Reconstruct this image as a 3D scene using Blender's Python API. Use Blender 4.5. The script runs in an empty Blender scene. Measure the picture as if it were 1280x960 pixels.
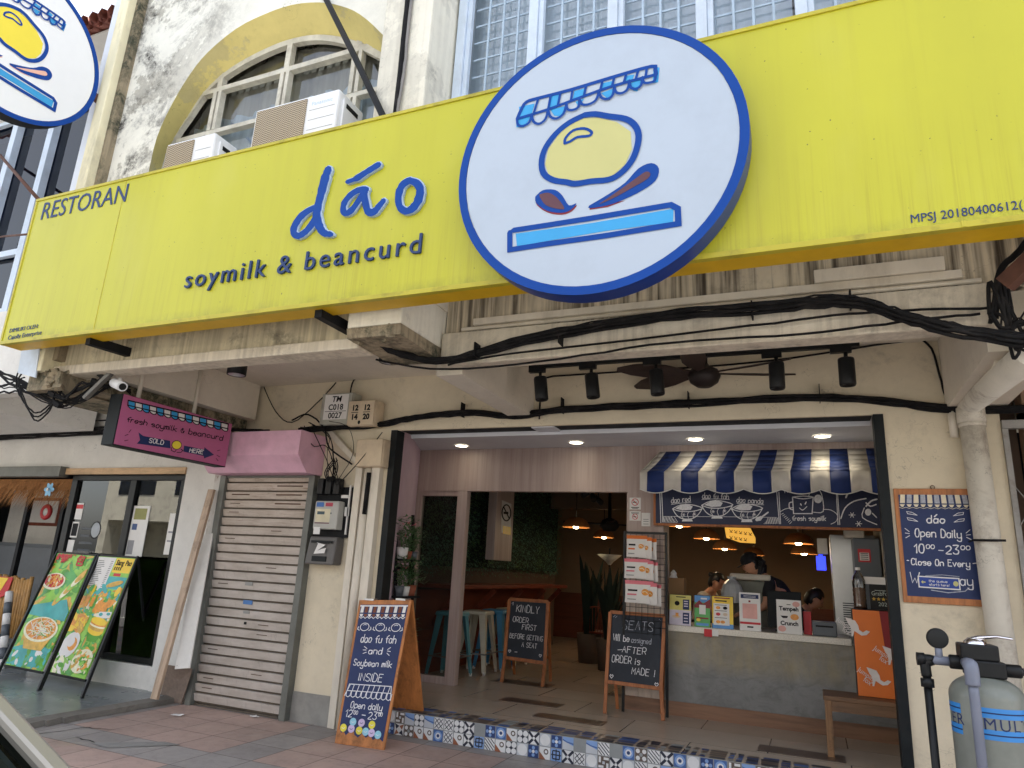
import bpy, math, random
from mathutils import Vector, Matrix
from mathutils.geometry import tessellate_polygon
SC = bpy.context.scene
COL = SC.collection
rnd = random.Random(7)
PI = math.pi

# ------------------------------------------------------------------ camera
YAW, PITCH, ROLL, FPX = -0.413122501, 0.262749607, -0.0543159823, 861.914854
EYE = Vector((0, 0, 1.5))
_fw = Vector((math.sin(YAW)*math.cos(PITCH), math.cos(YAW)*math.cos(PITCH), math.sin(PITCH)))
_r0 = Vector((math.cos(YAW), -math.sin(YAW), 0))
_d0 = _fw.cross(_r0)
_rt = math.cos(ROLL)*_r0 + math.sin(ROLL)*_d0
_dn = -math.sin(ROLL)*_r0 + math.cos(ROLL)*_d0
cam = bpy.data.objects.new('camera', bpy.data.cameras.new('camera'))
COL.objects.link(cam)
cam.matrix_world = Matrix(((_rt.x, -_dn.x, -_fw.x, EYE.x), (_rt.y, -_dn.y, -_fw.y, EYE.y),
                           (_rt.z, -_dn.z, -_fw.z, EYE.z), (0, 0, 0, 1)))
cam.data.sensor_width = 36
cam.data.lens = FPX/1280*36
cam.data.clip_start = 0.05
cam.data.clip_end = 500
SC.camera = cam

# ------------------------------------------------------------------ sky, sun, exposure
SUN_EL, SUN_AZ = 70.5, 20          # degrees; the sun stands behind the shophouses, to the right
W = bpy.data.worlds.new('World'); SC.world = W; W.use_nodes = True
nt = W.node_tree
sky = nt.nodes.new('ShaderNodeTexSky'); sky.sky_type = 'NISHITA'; sky.sun_disc = False
sky.sun_elevation = math.radians(SUN_EL); sky.sun_rotation = math.radians(SUN_AZ)
sky.dust_density = 2.2; sky.air_density = 1.0; sky.ozone_density = 0.6
bg = nt.nodes['Background']; bg.inputs['Strength'].default_value = 0.11
hz = nt.nodes.new('ShaderNodeHueSaturation'); hz.inputs['Saturation'].default_value = .42      # hazy tropical sky
nt.links.new(sky.outputs[0], hz.inputs['Color']); nt.links.new(hz.outputs[0], bg.inputs['Color'])
sl = bpy.data.lights.new('sun', 'SUN'); sl.energy = 5.0; sl.angle = math.radians(0.5); sl.color = (1, .95, .87)
so = bpy.data.objects.new('sun', sl); COL.objects.link(so)
_sd = Vector((math.sin(math.radians(SUN_AZ))*math.cos(math.radians(SUN_EL)),
              math.cos(math.radians(SUN_AZ))*math.cos(math.radians(SUN_EL)), math.sin(math.radians(SUN_EL))))
so.rotation_euler = _sd.to_track_quat('Z', 'Y').to_euler(); so.location = (0, 0, 30)
SC.view_settings.view_transform = 'Standard'; SC.view_settings.look = 'None'
SC.view_settings.gamma = 1; SC.view_settings.exposure = 2.2
SC.render.engine = 'CYCLES'

# ------------------------------------------------------------------ pixel -> point on a real plane
def ray(px, py):
    return _rt*(px-640) + _dn*(py-480) + _fw*FPX
def at(px, py, X=None, Y=None, Z=None):
    d = ray(px, py)
    if Y is not None: t = (Y-EYE.y)/d.y
    elif X is not None: t = (X-EYE.x)/d.x
    else: t = (Z-EYE.z)/d.z
    return EYE + d*t

# ------------------------------------------------------------------ mesh builder
class MB:
    def __init__(s):
        s.v = []; s.f = []; s.m = []; s.s = []
    def add(s, vs, fs, mi=0, sm=False):
        b = len(s.v); s.v += [Vector(v) for v in vs]
        for f in fs:
            s.f.append([b+i for i in f]); s.m.append(mi); s.s.append(sm)
        return s
    def box(s, x0, x1, y0, y1, z0, z1, mi=0):
        return s.hexa([(x0,y0,z0),(x1,y0,z0),(x1,y1,z0),(x0,y1,z0),(x0,y0,z1),(x1,y0,z1),(x1,y1,z1),(x0,y1,z1)], mi)
    def hexa(s, p, mi=0):
        return s.add(p, [(3,2,1,0),(4,5,6,7),(0,1,5,4),(1,2,6,5),(2,3,7,6),(3,0,4,7)], mi)
    def obox(s, c, size, rot=(0,0,0), mi=0):
        from mathutils import Euler
        R = Euler(rot).to_matrix(); h = Vector(size)*.5; c = Vector(c)
        p = [c+R@Vector((a*h.x, b*h.y, d*h.z)) for d in (-1,1) for a,b in ((-1,-1),(1,-1),(1,1),(-1,1))]
        return s.hexa(p, mi)
    def bar(s, p0, p1, w, h, mi=0, up=(0,0,1)):
        p0 = Vector(p0); p1 = Vector(p1); d = (p1-p0).normalized(); up = Vector(up)
        if abs(d.dot(up)) > .98: up = Vector((0,1,0))
        a = d.cross(up).normalized()*w/2; b = a.cross(d).normalized()*h/2
        return s.hexa([p0-a-b, p0+a-b, p1+a-b, p1-a-b, p0-a+b, p0+a+b, p1+a+b, p1-a+b], mi)
    def tube(s, pts, r, n=8, mi=0, caps=True, sm=True, flat=1):
        pts = [Vector(p) for p in pts]; N = len(pts)
        rs = r if isinstance(r, (list, tuple)) else [r]*N
        T = []
        for i in range(N):
            a = pts[max(i-1, 0)]; b = pts[min(i+1, N-1)]
            t = (b-a); T.append(t.normalized() if t.length > 1e-9 else Vector((0,0,1)))
        u = Vector((0,0,1)) if abs(T[0].z) < .9 else Vector((0,1,0))
        u = (u - T[0]*u.dot(T[0])).normalized(); vs = []
        for i in range(N):
            u = u - T[i]*u.dot(T[i]); u.normalize(); w = T[i].cross(u)
            for k in range(n):
                a = 2*PI*k/n; vs.append(pts[i] + (u*math.cos(a)*flat + w*math.sin(a))*rs[i])
        fs = [(i*n+k, i*n+(k+1) % n, (i+1)*n+(k+1) % n, (i+1)*n+k) for i in range(N-1) for k in range(n)]
        s.add(vs, fs, mi, sm)
        if caps:
            b = len(s.v)-N*n
            s.f.append([b+k for k in range(n)][::-1]); s.m.append(mi); s.s.append(False)
            s.f.append([b+(N-1)*n+k for k in range(n)]); s.m.append(mi); s.s.append(False)
        return s
    def lathe(s, prof, c, n=20, mi=0, sm=True, axis='z', mats=None):
        c = Vector(c); vs = []
        for r, z in prof:
            for k in range(n):
                a = 2*PI*k/n
                if axis == 'z': p = Vector((r*math.cos(a), r*math.sin(a), z))
                elif axis == 'y': p = Vector((r*math.cos(a), z, r*math.sin(a)))
                else: p = Vector((z, r*math.cos(a), r*math.sin(a)))
                vs.append(c+p)
        fs = []; b = len(s.v); s.v += vs
        for i in range(len(prof)-1):
            for k in range(n):
                f = (i*n+k, i*n+(k+1) % n, (i+1)*n+(k+1) % n, (i+1)*n+k)
                if axis == 'y': f = f[::-1]
                s.f.append([b+q for q in f]); s.m.append(mats[i] if mats else mi); s.s.append(sm)
        return s
    def poly(s, pts, mi=0):
        """flat polygon of any outline"""
        pts = [Vector(p) for p in pts]
        if len(pts) <= 4: return s.add(pts, [tuple(range(len(pts)))], mi)
        tr = tessellate_polygon([pts]); nn = Vector()
        for i in range(len(pts)): nn += (pts[i]).cross(pts[(i+1) % len(pts)])
        fs = []
        for a, b, c in tr:
            k = (pts[b]-pts[a]).cross(pts[c]-pts[a])
            fs.append((a, b, c) if k.dot(nn) > 0 else (a, c, b))
        return s.add(pts, fs, mi)
    def prism(s, pts, depth, mi=0, mside=None):
        """outline pts (counter-clockwise seen from the front) pushed back by the vector depth"""
        pts = [Vector(p) for p in pts]; d = Vector(depth); n = len(pts)
        nn = Vector()
        for i in range(n): nn += pts[i].cross(pts[(i+1) % n])
        if nn.dot(d) > 0: pts = pts[::-1]
        s.poly(pts, mi); s.poly([p+d for p in pts][::-1], mi if mside is None else mside)
        return s.add(pts+[p+d for p in pts], [(i, i+n, (i+1) % n+n, (i+1) % n) for i in range(n)], mi if mside is None else mside)
    def build(s, name, mats, parent=None, local=False, bevel=0, loc=None, seg=2):
        if not isinstance(mats, (list, tuple)): mats = [mats]
        me = bpy.data.meshes.new(name)
        o = bpy.data.objects.new(name, me); COL.objects.link(o)
        off = Vector((0,0,0))
        if not local:
            if parent is not None:
                q = parent
                while q is not None: off += Vector(q.location); q = q.parent
            else:
                xs = [v.x for v in s.v]; ys = [v.y for v in s.v]; zs = [v.z for v in s.v]
                off = Vector(loc) if loc else Vector(((min(xs)+max(xs))/2, (min(ys)+max(ys))/2, min(zs)))
                o.location = off
        elif loc: o.location = loc
        me.from_pydata([tuple(v-off) for v in s.v], [], s.f)
        for m in mats: me.materials.append(m)
        for i, p in enumerate(me.polygons):
            p.material_index = s.m[i]; p.use_smooth = s.s[i]
        me.update()
        if parent is not None: o.parent = parent
        if bevel:
            b = o.modifiers.new('bevel', 'BEVEL'); b.width = bevel; b.segments = seg; b.limit_method = 'ANGLE'
            b.angle_limit = math.radians(40)
        return o

def tag(o, label=None, cat=None, group=None, kind=None):
    if label: o['label'] = label
    if cat: o['category'] = cat
    if group: o['group'] = group
    if kind: o['kind'] = kind
    return o
def thing(name, label, cat, loc=(0,0,0), rz=0, group=None):
    o = bpy.data.objects.new(name, None); COL.objects.link(o); o.empty_display_size = .1
    o.location = loc; o.rotation_euler = (0, 0, rz)
    return tag(o, label, cat, group)
def dup(root, loc=None, rz=None, label=None, group=None):
    r = root.copy(); COL.objects.link(r)
    if loc is not None: r.location = loc
    if rz is not None: r.rotation_euler = (0, 0, rz)
    if label: r['label'] = label
    if group: r['group'] = group
    for ch in list(root.children):
        c = ch.copy(); COL.objects.link(c); c.parent = r
        for g in list(ch.children):
            d = g.copy(); COL.objects.link(d); d.parent = c
    return r

# ------------------------------------------------------------------ drawing on flat surfaces
class Fr:
    """a flat frame: origin, u to the right, v up; n points at the viewer"""
    def __init__(s, o, u, v):
        s.o = Vector(o); s.u = Vector(u).normalized(); s.v = Vector(v).normalized(); s.n = s.u.cross(s.v)
    def p(s, x, y, z=0): return s.o + s.u*x + s.v*y + s.n*z
    def quad(s, mb, x0, x1, y0, y1, z, mi=0):
        return mb.add([s.p(x0,y0,z), s.p(x1,y0,z), s.p(x1,y1,z), s.p(x0,y1,z)], [(0,1,2,3)], mi)
    def poly(s, mb, pts, z, mi=0):
        a = sum(pts[i][0]*pts[(i+1) % len(pts)][1]-pts[(i+1) % len(pts)][0]*pts[i][1] for i in range(len(pts)))
        if a < 0: pts = pts[::-1]
        return mb.poly([s.p(x, y, z) for x, y in pts], mi)
    def ell(s, mb, cx, cy, rx, ry, z, mi=0, n=20, rot=0):
        c, q = math.cos(rot), math.sin(rot)
        return s.poly(mb, [(cx+rx*math.cos(a)*c-ry*math.sin(a)*q, cy+rx*math.cos(a)*q+ry*math.sin(a)*c) for a in [2*PI*k/n for k in range(n)]], z, mi)
    def stroke(s, mb, pts, w, z, mi=0, caps=True, thick=0, ms=None):
        """a painted line: pts in frame units, w width (number or list)"""
        P = [Vector((p[0], p[1])) for p in pts]
        Q = [P[0]]
        for p in P[1:]:
            if (p-Q[-1]).length > 1e-6: Q.append(p)
        P = Q; n = len(P)
        if n < 2: return
        ws = w if isinstance(w, (list, tuple)) else [w]*n
        if len(ws) != n: ws = [ws[min(int(i*len(ws)/n), len(ws)-1)] for i in range(n)]
        L = []; R = []
        for i in range(n):
            a = (P[i]-P[i-1]).normalized() if i > 0 else (P[1]-P[0]).normalized()
            b = (P[i+1]-P[i]).normalized() if i < n-1 else a
            t = a+b
            t = t.normalized() if t.length > .2 else a
            k = min(1.6, 1/max(.4, t.dot(b)))
            m = Vector((-t.y, t.x))*ws[i]*.5*k
            L.append(P[i]+m); R.append(P[i]-m)
        if caps:
            t = (P[0]-P[1]).normalized()*ws[0]*.45; h = (L[0]-R[0])*.22
            L.insert(0, P[0]+t+h); R.insert(0, P[0]+t-h)
            t = (P[-1]-P[-2]).normalized()*ws[-1]*.45; h = (L[-1]-R[-1])*.22
            L.append(P[-1]+t+h); R.append(P[-1]+t-h)
        n = len(L)
        vs = [s.p(q.x, q.y, z+i*4e-5) for i, q in enumerate(R)]+[s.p(q.x, q.y, z+i*4e-5) for i, q in enumerate(L)]
        mb.add(vs, [(i, i+1, n+i+1, n+i) for i in range(n-1)], mi)
        if thick:
            v2 = [s.p(q.x, q.y, z-thick) for q in R]+[s.p(q.x, q.y, z-thick) for q in L]
            fs = [(i, 2*n+i, 2*n+i+1, i+1) for i in range(n-1)]+[(n+i, n+i+1, 3*n+i+1, 3*n+i) for i in range(n-1)]
            fs += [(0, n, 3*n, 2*n), (n-1, 3*n-1, 4*n-1, 2*n-1)]
            mb.add(vs+v2, fs, mi if ms is None else ms)
class Px(Fr):
    """a real plane addressed by where the photo shows it: x = px, y = -py; z lifts towards the street"""
    def __init__(s, Y=None, X=None):
        s.Y = Y; s.X = X; s.n = Vector((0,-1,0)) if Y is not None else Vector((1,0,0))
    def p(s, x, y, z=0): return at(x, -y, X=s.X, Y=s.Y)+s.n*z
class Qd(Fr):
    """a flat board given by its corners bl, br, tr, tl; x and y run 0..1"""
    def __init__(s, bl, br, tr, tl):
        s.c = [Vector(q) for q in (bl, br, tr, tl)]; s.n = (s.c[1]-s.c[0]).cross(s.c[3]-s.c[0]).normalized()
        s.c[2] -= s.n*(s.c[2]-s.c[0]).dot(s.n)
    def p(s, x, y, z=0):
        a, b, c, d = s.c
        return (a*(1-x)+b*x)*(1-y)+(d*(1-x)+c*x)*y+s.n*z
class Sc(Fr):
    """another frame with x and y rescaled to metres-like units (sx, sy per unit)"""
    def __init__(s, f, w, h, clip=None): s.f = f; s.w = w; s.h = h; s.n = f.n; s.clip = clip
    def p(s, x, y, z=0):
        x, y = x/s.w, y/s.h
        if s.clip: x = min(1-s.clip, max(s.clip, x)); y = min(1-s.clip*.4, max(s.clip*.4, y))
        return s.f.p(x, y, z)
def smooth(pts, k=4):
    P = [Vector(p) for p in pts]
    if len(P) < 3: return P
    out = []
    for i in range(len(P)-1):
        a = P[max(i-1, 0)]; b = P[i]; c = P[i+1]; d = P[min(i+2, len(P)-1)]
        for j in range(k):
            t = j/k
            out.append(.5*((2*b)+(c-a)*t+(2*a-5*b+4*c-d)*t*t+(3*b-a-3*c+d)*t**3))
    return out+[P[-1]]

HAND = {
 'a':'46371705133345 4743','b':'0a03 0617374644331304','c':'46371705133344','d':'46371705133345 4a43','e':'054546371705133344',
 'f':'4a3a291823 0737','g':'46371705133345 4741301001','h':'0a03 0517374643','i':'0703 0908','j':'27211001 2928',
 'k':'0a03 4705 1543','l':'0a0413','m':'0703 06172723 26374743','n':'0703 0617374643','o':'170513334546371727',
 'p':'0700 06173746441304','q':'46371705133345 4740','r':'0703 05172737','s':'4637170635443313','t':'1a142333 0838',
 'u':'0704133344 4743','v':'072347','w':'0713263347','x':'0743 4703','y':'0704133344 4741301001','z':'07470343',
 'A':'032a43 1636','B':'030a2a3938270 '.strip()+'7 2746443303','C':'493a1a0805133344','D':'030a2a48453303','E':'4a0a0343 0737',
 'F':'4a0a03 0737','G':'493a1a080513334626','H':'0a03 4a43 0747','I':'0a03','J':'3a341304','K':'0a03 4a06 1743','L':'0a0343',
 'M':'030a264a43','N':'030a434a','O':'1a0805133345483a1a','P':'030a3a483606','Q':'1a0805133345483a1a 2543','R':'030a3a483606 2643',
 'S':'493a1a08173644331304','T':'0a4a 2a23','U':'0a041333444a','V':'0a234a','W':'0a1326334a','Y':'0a264a 2623','Z':'0a4a0343',
 '0':'1a0805133345483a1a','1':'082a23','2':'091a3a48360343','3':'0a4a274644331304','-':'0646','&':'43181929280705133346',
 '!':'1a15 1413','.':'0304','~':'0627','8':'273a1a072644331306 27'}
HAND['B'] = '030a2a3827 2746443303'
NARROW = {'i':2.2,'l':2.6,'I':2,'!':3,'.':2,'j':3.4,'t':4.6,'f':4.8,'r':4.6,'1':4,'-':5.5,' ':4}
CURVY = set('abcdefghijklmnopqrstuy&0238CDGJOPQRSU')
def hand(mb, fr, text, x, y, h, w, z, mi=0, width=None, slant=.06, jit=.25, rot=0, sx=1, align='l'):
    """hand lettering; h is the capital height (7 grid units); width squeezes the line to a given length"""
    k = h/7; rr = random.Random(sum(ord(c)*(i+3) for i, c in enumerate(text)))
    adv = [NARROW.get(c.lower() if c == 'á' else c, 5.6) for c in text]
    L = (sum(adv)-1.4)*k*sx
    if width: sx *= width/L; L = width
    if align == 'c': x = x-L/2
    cx = 0; ca, sa = math.cos(rot), math.sin(rot)
    for c, a in zip(text, adv):
        g = HAND.get('a' if c == 'á' else c)
        if g:
            st = g.split()
            if c == 'á': st = st+['193b']
            dy = rr.uniform(-jit, jit); sc = 1+rr.uniform(-.05, .07)
            for q in st:
                P = []
                for i in range(0, len(q)-1, 2):
                    gx = int(q[i], 16)+rr.uniform(-jit, jit)*.5; gy = (int(q[i+1], 16)-3)*sc+dy+rr.uniform(-jit, jit)*.5
                    ux = (cx+gx+gy*slant*1.2)*k*sx; uy = gy*k
                    P.append((x+ux*ca-uy*sa, y+ux*sa+uy*ca))
                if c in CURVY and len(P) > 2: P = [(p.x, p.y) for p in smooth([Vector((p[0], p[1], 0)) for p in P], 3)]
                fr.stroke(mb, P, [w*rr.uniform(.75, 1.2) for _ in P], z+rr.uniform(0, .0006), mi)
        cx += a
    return L

def txt(mb, fr, s, x, y, size, z, mi=0, ext=0.0, align='LEFT', offset=0.0, shear=0, space=1, width=None, warp=None):
    """printed lettering with the built-in font"""
    cu = bpy.data.curves.new('t', 'FONT'); cu.body = s; cu.size = size; cu.extrude = ext; cu.align_x = align
    cu.offset = offset; cu.shear = shear; cu.space_character = space; cu.resolution_u = 3
    o = bpy.data.objects.new('t', cu)
    me = bpy.data.meshes.new_from_object(o)
    xs = [v.co.x for v in me.vertices] or [0, 1]
    k = width/(max(xs)-min(xs)) if width else 1
    x0 = min(xs) if (width and align == 'LEFT') else 0
    vs = []
    for v in me.vertices:
        px, py, pz = x+(v.co.x-x0)*k, y+v.co.y, z+v.co.z
        vs.append(warp(px, py, pz) if warp else fr.p(px, py, pz))
    mb.add(vs, [tuple(p.vertices) for p in me.polygons], mi)
    bpy.data.objects.remove(o); bpy.data.meshes.remove(me); bpy.data.curves.remove(cu)
# ------------------------------------------------------------------ materials
class NT:
    def __init__(s, name):
        s.mat = bpy.data.materials.new(name); s.mat.use_nodes = True
        s.t = s.mat.node_tree; s.b = s.t.nodes['Principled BSDF']
        s.co = s.t.nodes.new('ShaderNodeTexCoord').outputs['Object']
    def n(s, kind, **kw):
        q = s.t.nodes.new(kind)
        for k, v in kw.items():
            if k in q.inputs.keys(): q.inputs[k].default_value = v
            else: setattr(q, k, v)
        return q
    def link(s, a, b): s.t.links.new(a, b)
    def mapping(s, scale=(1,1,1), rot=(0,0,0), loc=(0,0,0)):
        m = s.n('ShaderNodeMapping'); m.inputs['Scale'].default_value = scale; m.inputs['Rotation'].default_value = rot
        m.inputs['Location'].default_value = loc
        s.link(s.co, m.inputs['Vector']); return m.outputs[0]
    def noise(s, scale=5, detail=6, rough=.6, sc=(1,1,1), loc=(0,0,0), dist=0):
        q = s.n('ShaderNodeTexNoise'); q.inputs['Scale'].default_value = scale; q.inputs['Detail'].default_value = detail
        q.inputs['Roughness'].default_value = rough; q.inputs['Distortion'].default_value = dist
        s.link(s.mapping(sc, loc=loc), q.inputs['Vector']); return q.outputs['Fac']
    def ramp(s, fac, stops):
        r = s.n('ShaderNodeValToRGB'); e = r.color_ramp.elements
        while len(e) < len(stops): e.new(.5)
        for k, (p, c) in enumerate(stops):
            e[k].position = p; e[k].color = (*c, 1) if len(c) == 3 else c
        s.link(fac, r.inputs[0]); return r.outputs[0]
    def step(s, fac, a, b):
        m = s.n('ShaderNodeMapRange'); m.inputs[1].default_value = a; m.inputs[2].default_value = b
        s.link(fac, m.inputs[0]); return m.outputs[0]
    def mix(s, fac, a, b, mode='MIX'):
        m = s.n('ShaderNodeMix'); m.data_type = 'RGBA'; m.blend_type = mode
        for v, i in ((fac, 0), (a, 6), (b, 7)):
            if isinstance(v, (int, float)): m.inputs[i].default_value = v
            elif isinstance(v, tuple): m.inputs[i].default_value = (*v, 1)
            else: s.link(v, m.inputs[i])
        return m.outputs[2]
    def math(s, op, a, b=0.0):
        m = s.n('ShaderNodeMath'); m.operation = op
        for v, i in ((a, 0), (b, 1)):
            if isinstance(v, (int, float)): m.inputs[i].default_value = v
            else: s.link(v, m.inputs[i])
        return m.outputs[0]
    def xyz(s, vec=None):
        q = s.n('ShaderNodeSeparateXYZ'); s.link(vec or s.co, q.inputs[0]); return q.outputs
    def bump(s, h, strength=.2, dist=.01):
        q = s.n('ShaderNodeBump'); q.inputs['Strength'].default_value = strength; q.inputs['Distance'].default_value = dist
        s.link(h, q.inputs['Height']); s.link(q.outputs[0], s.b.inputs['Normal'])
    def done(s, col, rough=.7, metal=0, spec=None):
        i = s.b.inputs
        if isinstance(col, tuple): i['Base Color'].default_value = (*col, 1)
        else: s.link(col, i['Base Color'])
        if isinstance(rough, (int, float)): i['Roughness'].default_value = rough
        else: s.link(rough, i['Roughness'])
        i['Metallic'].default_value = metal
        if spec is not None: i['Specular IOR Level'].default_value = spec
        return s.mat

def lin(r, g, b):
    f = lambda c: (c/255/12.92 if c/255 <= .04045 else ((c/255+.055)/1.055)**2.4)
    return (f(r), f(g), f(b))
def k_(c, f): return tuple(min(1, x*f) for x in c)

def M_(name, col, rough=.6, metal=0, var=.18, scale=6, bump=0, bscale=40, grime=0, gcol=(.06,.05,.04), gscale=2.5, spec=None, stretch=(1,1,1)):
    """paint, plastic, metal: base colour with uneven tone, optional grime spots and fine bump"""
    q = NT(name)
    a = q.noise(scale, 5, .6, stretch)
    c = q.ramp(a, [(.25, k_(col, 1-var)), (.75, k_(col, 1+var))])
    if grime:
        g = q.noise(gscale, 8, .7, stretch, loc=(3.1, 1.7, 5.2))
        c = q.mix(q.math('MULTIPLY', q.step(g, .5, .72), grime), c, gcol)
    if bump: q.bump(q.noise(bscale, 4, .6, stretch), bump, .004)
    return q.done(c, rough, metal, spec)

def emis(name, col, st):
    q = NT(name); q.b.inputs['Emission Color'].default_value = (*col, 1); q.b.inputs['Emission Strength'].default_value = st
    return q.done(col, .5)

def glass_mat(name, tint=(.9,.95,.93), rough=.0, alpha=.18, fk=1.3):
    q = NT(name); t = q.t
    tr = q.n('ShaderNodeBsdfTransparent'); tr.inputs[0].default_value = (*tint, 1)
    gl = q.n('ShaderNodeBsdfGlossy'); gl.inputs['Roughness'].default_value = rough
    fr = q.n('ShaderNodeFresnel'); fr.inputs[0].default_value = 1.5
    m = q.n('ShaderNodeMixShader')
    f = q.math('ADD', q.math('MULTIPLY', fr.outputs[0], fk), alpha-.05)
    q.link(f, m.inputs[0]); q.link(tr.outputs[0], m.inputs[1]); q.link(gl.outputs[0], m.inputs[2])
    q.link(m.outputs[0], t.nodes['Material Output'].inputs[0]); t.nodes.remove(q.b)
    return q.mat

def plaster(name, col, streak=.0, mould=.0, scol=(.10,.075,.05), mcol=(.05,.045,.04), patch=0, pcol=(.3,.29,.26), rough=.9, mth=.56, west=None):
    """old painted render: rain streaks, black mould, bare patches"""
    q = NT(name)
    ws = q.math('ADD', q.step(q.xyz()[0], west[0], west[1]), .06) if west else 1.0
    c = q.ramp(q.noise(1.3, 8, .65), [(.3, k_(col, .84)), (.7, k_(col, 1.06))])
    c = q.mix(q.math('MULTIPLY', q.step(q.noise(14, 8, .75), .5, .8), .25), c, k_(col, .6))
    if patch:
        pf = q.step(q.noise(1.1, 9, .68, loc=(4.4, 2, 7)), .535, .555)
        c = q.mix(q.math('MULTIPLY', q.math('MULTIPLY', pf, patch), ws), c, q.ramp(q.noise(9, 6, .7), [(.3, k_(pcol, .7)), (.7, k_(pcol, 1.2))]))
    if streak:
        a = q.noise(3.2, 5, .6, (1.2, 1.2, .16)); b = q.noise(17, 4, .6, (1.3, 1.3, .035), loc=(9, 0, 0))
        f = q.math('MULTIPLY', q.step(a, .36, .54), q.step(b, .38, .56))
        f = q.math('ADD', q.math('MULTIPLY', f, .85), q.math('MULTIPLY', q.math('MULTIPLY', q.step(b, .55, .66), q.step(q.noise(2.1, 3, .5, (1, 1, .3), loc=(5, 0, 0)), .4, .6)), .6))
        c = q.mix(q.math('MULTIPLY', f, streak), c, scol)
    if mould:
        a = q.noise(1.9, 10, .74, loc=(1.3, 5, 2.2), dist=.5); b = q.noise(13, 8, .8, loc=(0, 3, 0), dist=.3)
        f = q.math('MULTIPLY', q.step(a, mth-.05, mth+.09), q.step(b, .38, .56))
        c = q.mix(q.math('MULTIPLY', q.math('MULTIPLY', f, mould), ws), c, mcol)
    n1 = q.noise(1.7, 5, .62, loc=(7, 1, 3)); ck = q.math('LESS_THAN', q.math('ABSOLUTE', q.math('SUBTRACT', n1, .5)), .0013)
    c = q.mix(q.math('MULTIPLY', q.math('MULTIPLY', ck, q.step(q.noise(.9, 3, .5, loc=(2, 8, 1)), .50, .56)), .5), c, k_(col, .35))
    sc = q.step(q.noise(6, 9, .8, loc=(11, 4, 6)), .60, .68); c = q.mix(q.math('MULTIPLY', sc, .3), c, k_(col, .55))
    q.bump(q.noise(22, 8, .7), .25, .01)
    return q.done(c, rough)

def wood(name, col, axis='z', scale=18, rough=.55, dark=.5, rings=.10, worn=0):
    q = NT(name)
    sc = {'x': (rings, 1, 1), 'y': (1, rings, 1), 'z': (1, 1, rings)}[axis]
    a = q.noise(scale, 8, .65, sc, dist=.4); b = q.noise(scale*5, 3, .6, sc)
    c = q.ramp(a, [(.28, k_(col, dark)), (.5, col), (.75, k_(col, 1.25))])
    c = q.mix(q.math('MULTIPLY', q.step(b, .45, .75), .3), c, k_(col, .45))
    if worn: c = q.mix(q.math('MULTIPLY', q.step(q.noise(5, 9, .75, loc=(2, 2, 2)), .52, .66), worn), c, (.03,.018,.01))
    q.bump(b, .15, .002)
    return q.done(c, rough)

def tilefloor(name, cols, tw, th, mortar=(.05,.045,.04), rough=.55, msize=.004, rot=0, off=.0, var=.15, bands=None):
    q = NT(name)
    m = q.mapping((1/tw, 1/th, 1), (0, 0, rot))
    br = q.n('ShaderNodeTexBrick'); br.offset = off; br.squash = 1
    br.inputs['Scale'].default_value = 1; br.inputs['Mortar Size'].default_value = msize; br.inputs['Brick Width'].default_value = 1
    br.inputs['Row Height'].default_value = 1; br.inputs['Bias'].default_value = 0
    br.inputs['Color1'].default_value = (*cols[0], 1); br.inputs['Color2'].default_value = (*cols[1], 1); br.inputs['Mortar'].default_value = (*mortar, 1)
    q.link(m, br.inputs['Vector'])
    c = br.outputs['Color']
    g = q.noise(.9, 9, .7); c = q.mix(q.math('MULTIPLY', q.step(g, .42, .72), .45), c, k_(cols[0], .45))
    g = q.noise(9, 8, .8); c = q.mix(q.math('MULTIPLY', q.step(g, .5, .8), .3), c, k_(cols[0], 1.35))
    g = q.noise(30, 5, .8, loc=(3, 3, 0)); c = q.mix(q.math('MULTIPLY', q.step(g, .58, .7), .35), c, (.03,.03,.028))
    q.bump(br.outputs['Fac'], -.25, .004)
    rg = q.ramp(q.noise(2.5, 6, .6), [(.3, (rough*.75,)*3), (.7, (min(1, rough*1.3),)*3)])
    return q.done(c, rg)

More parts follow.
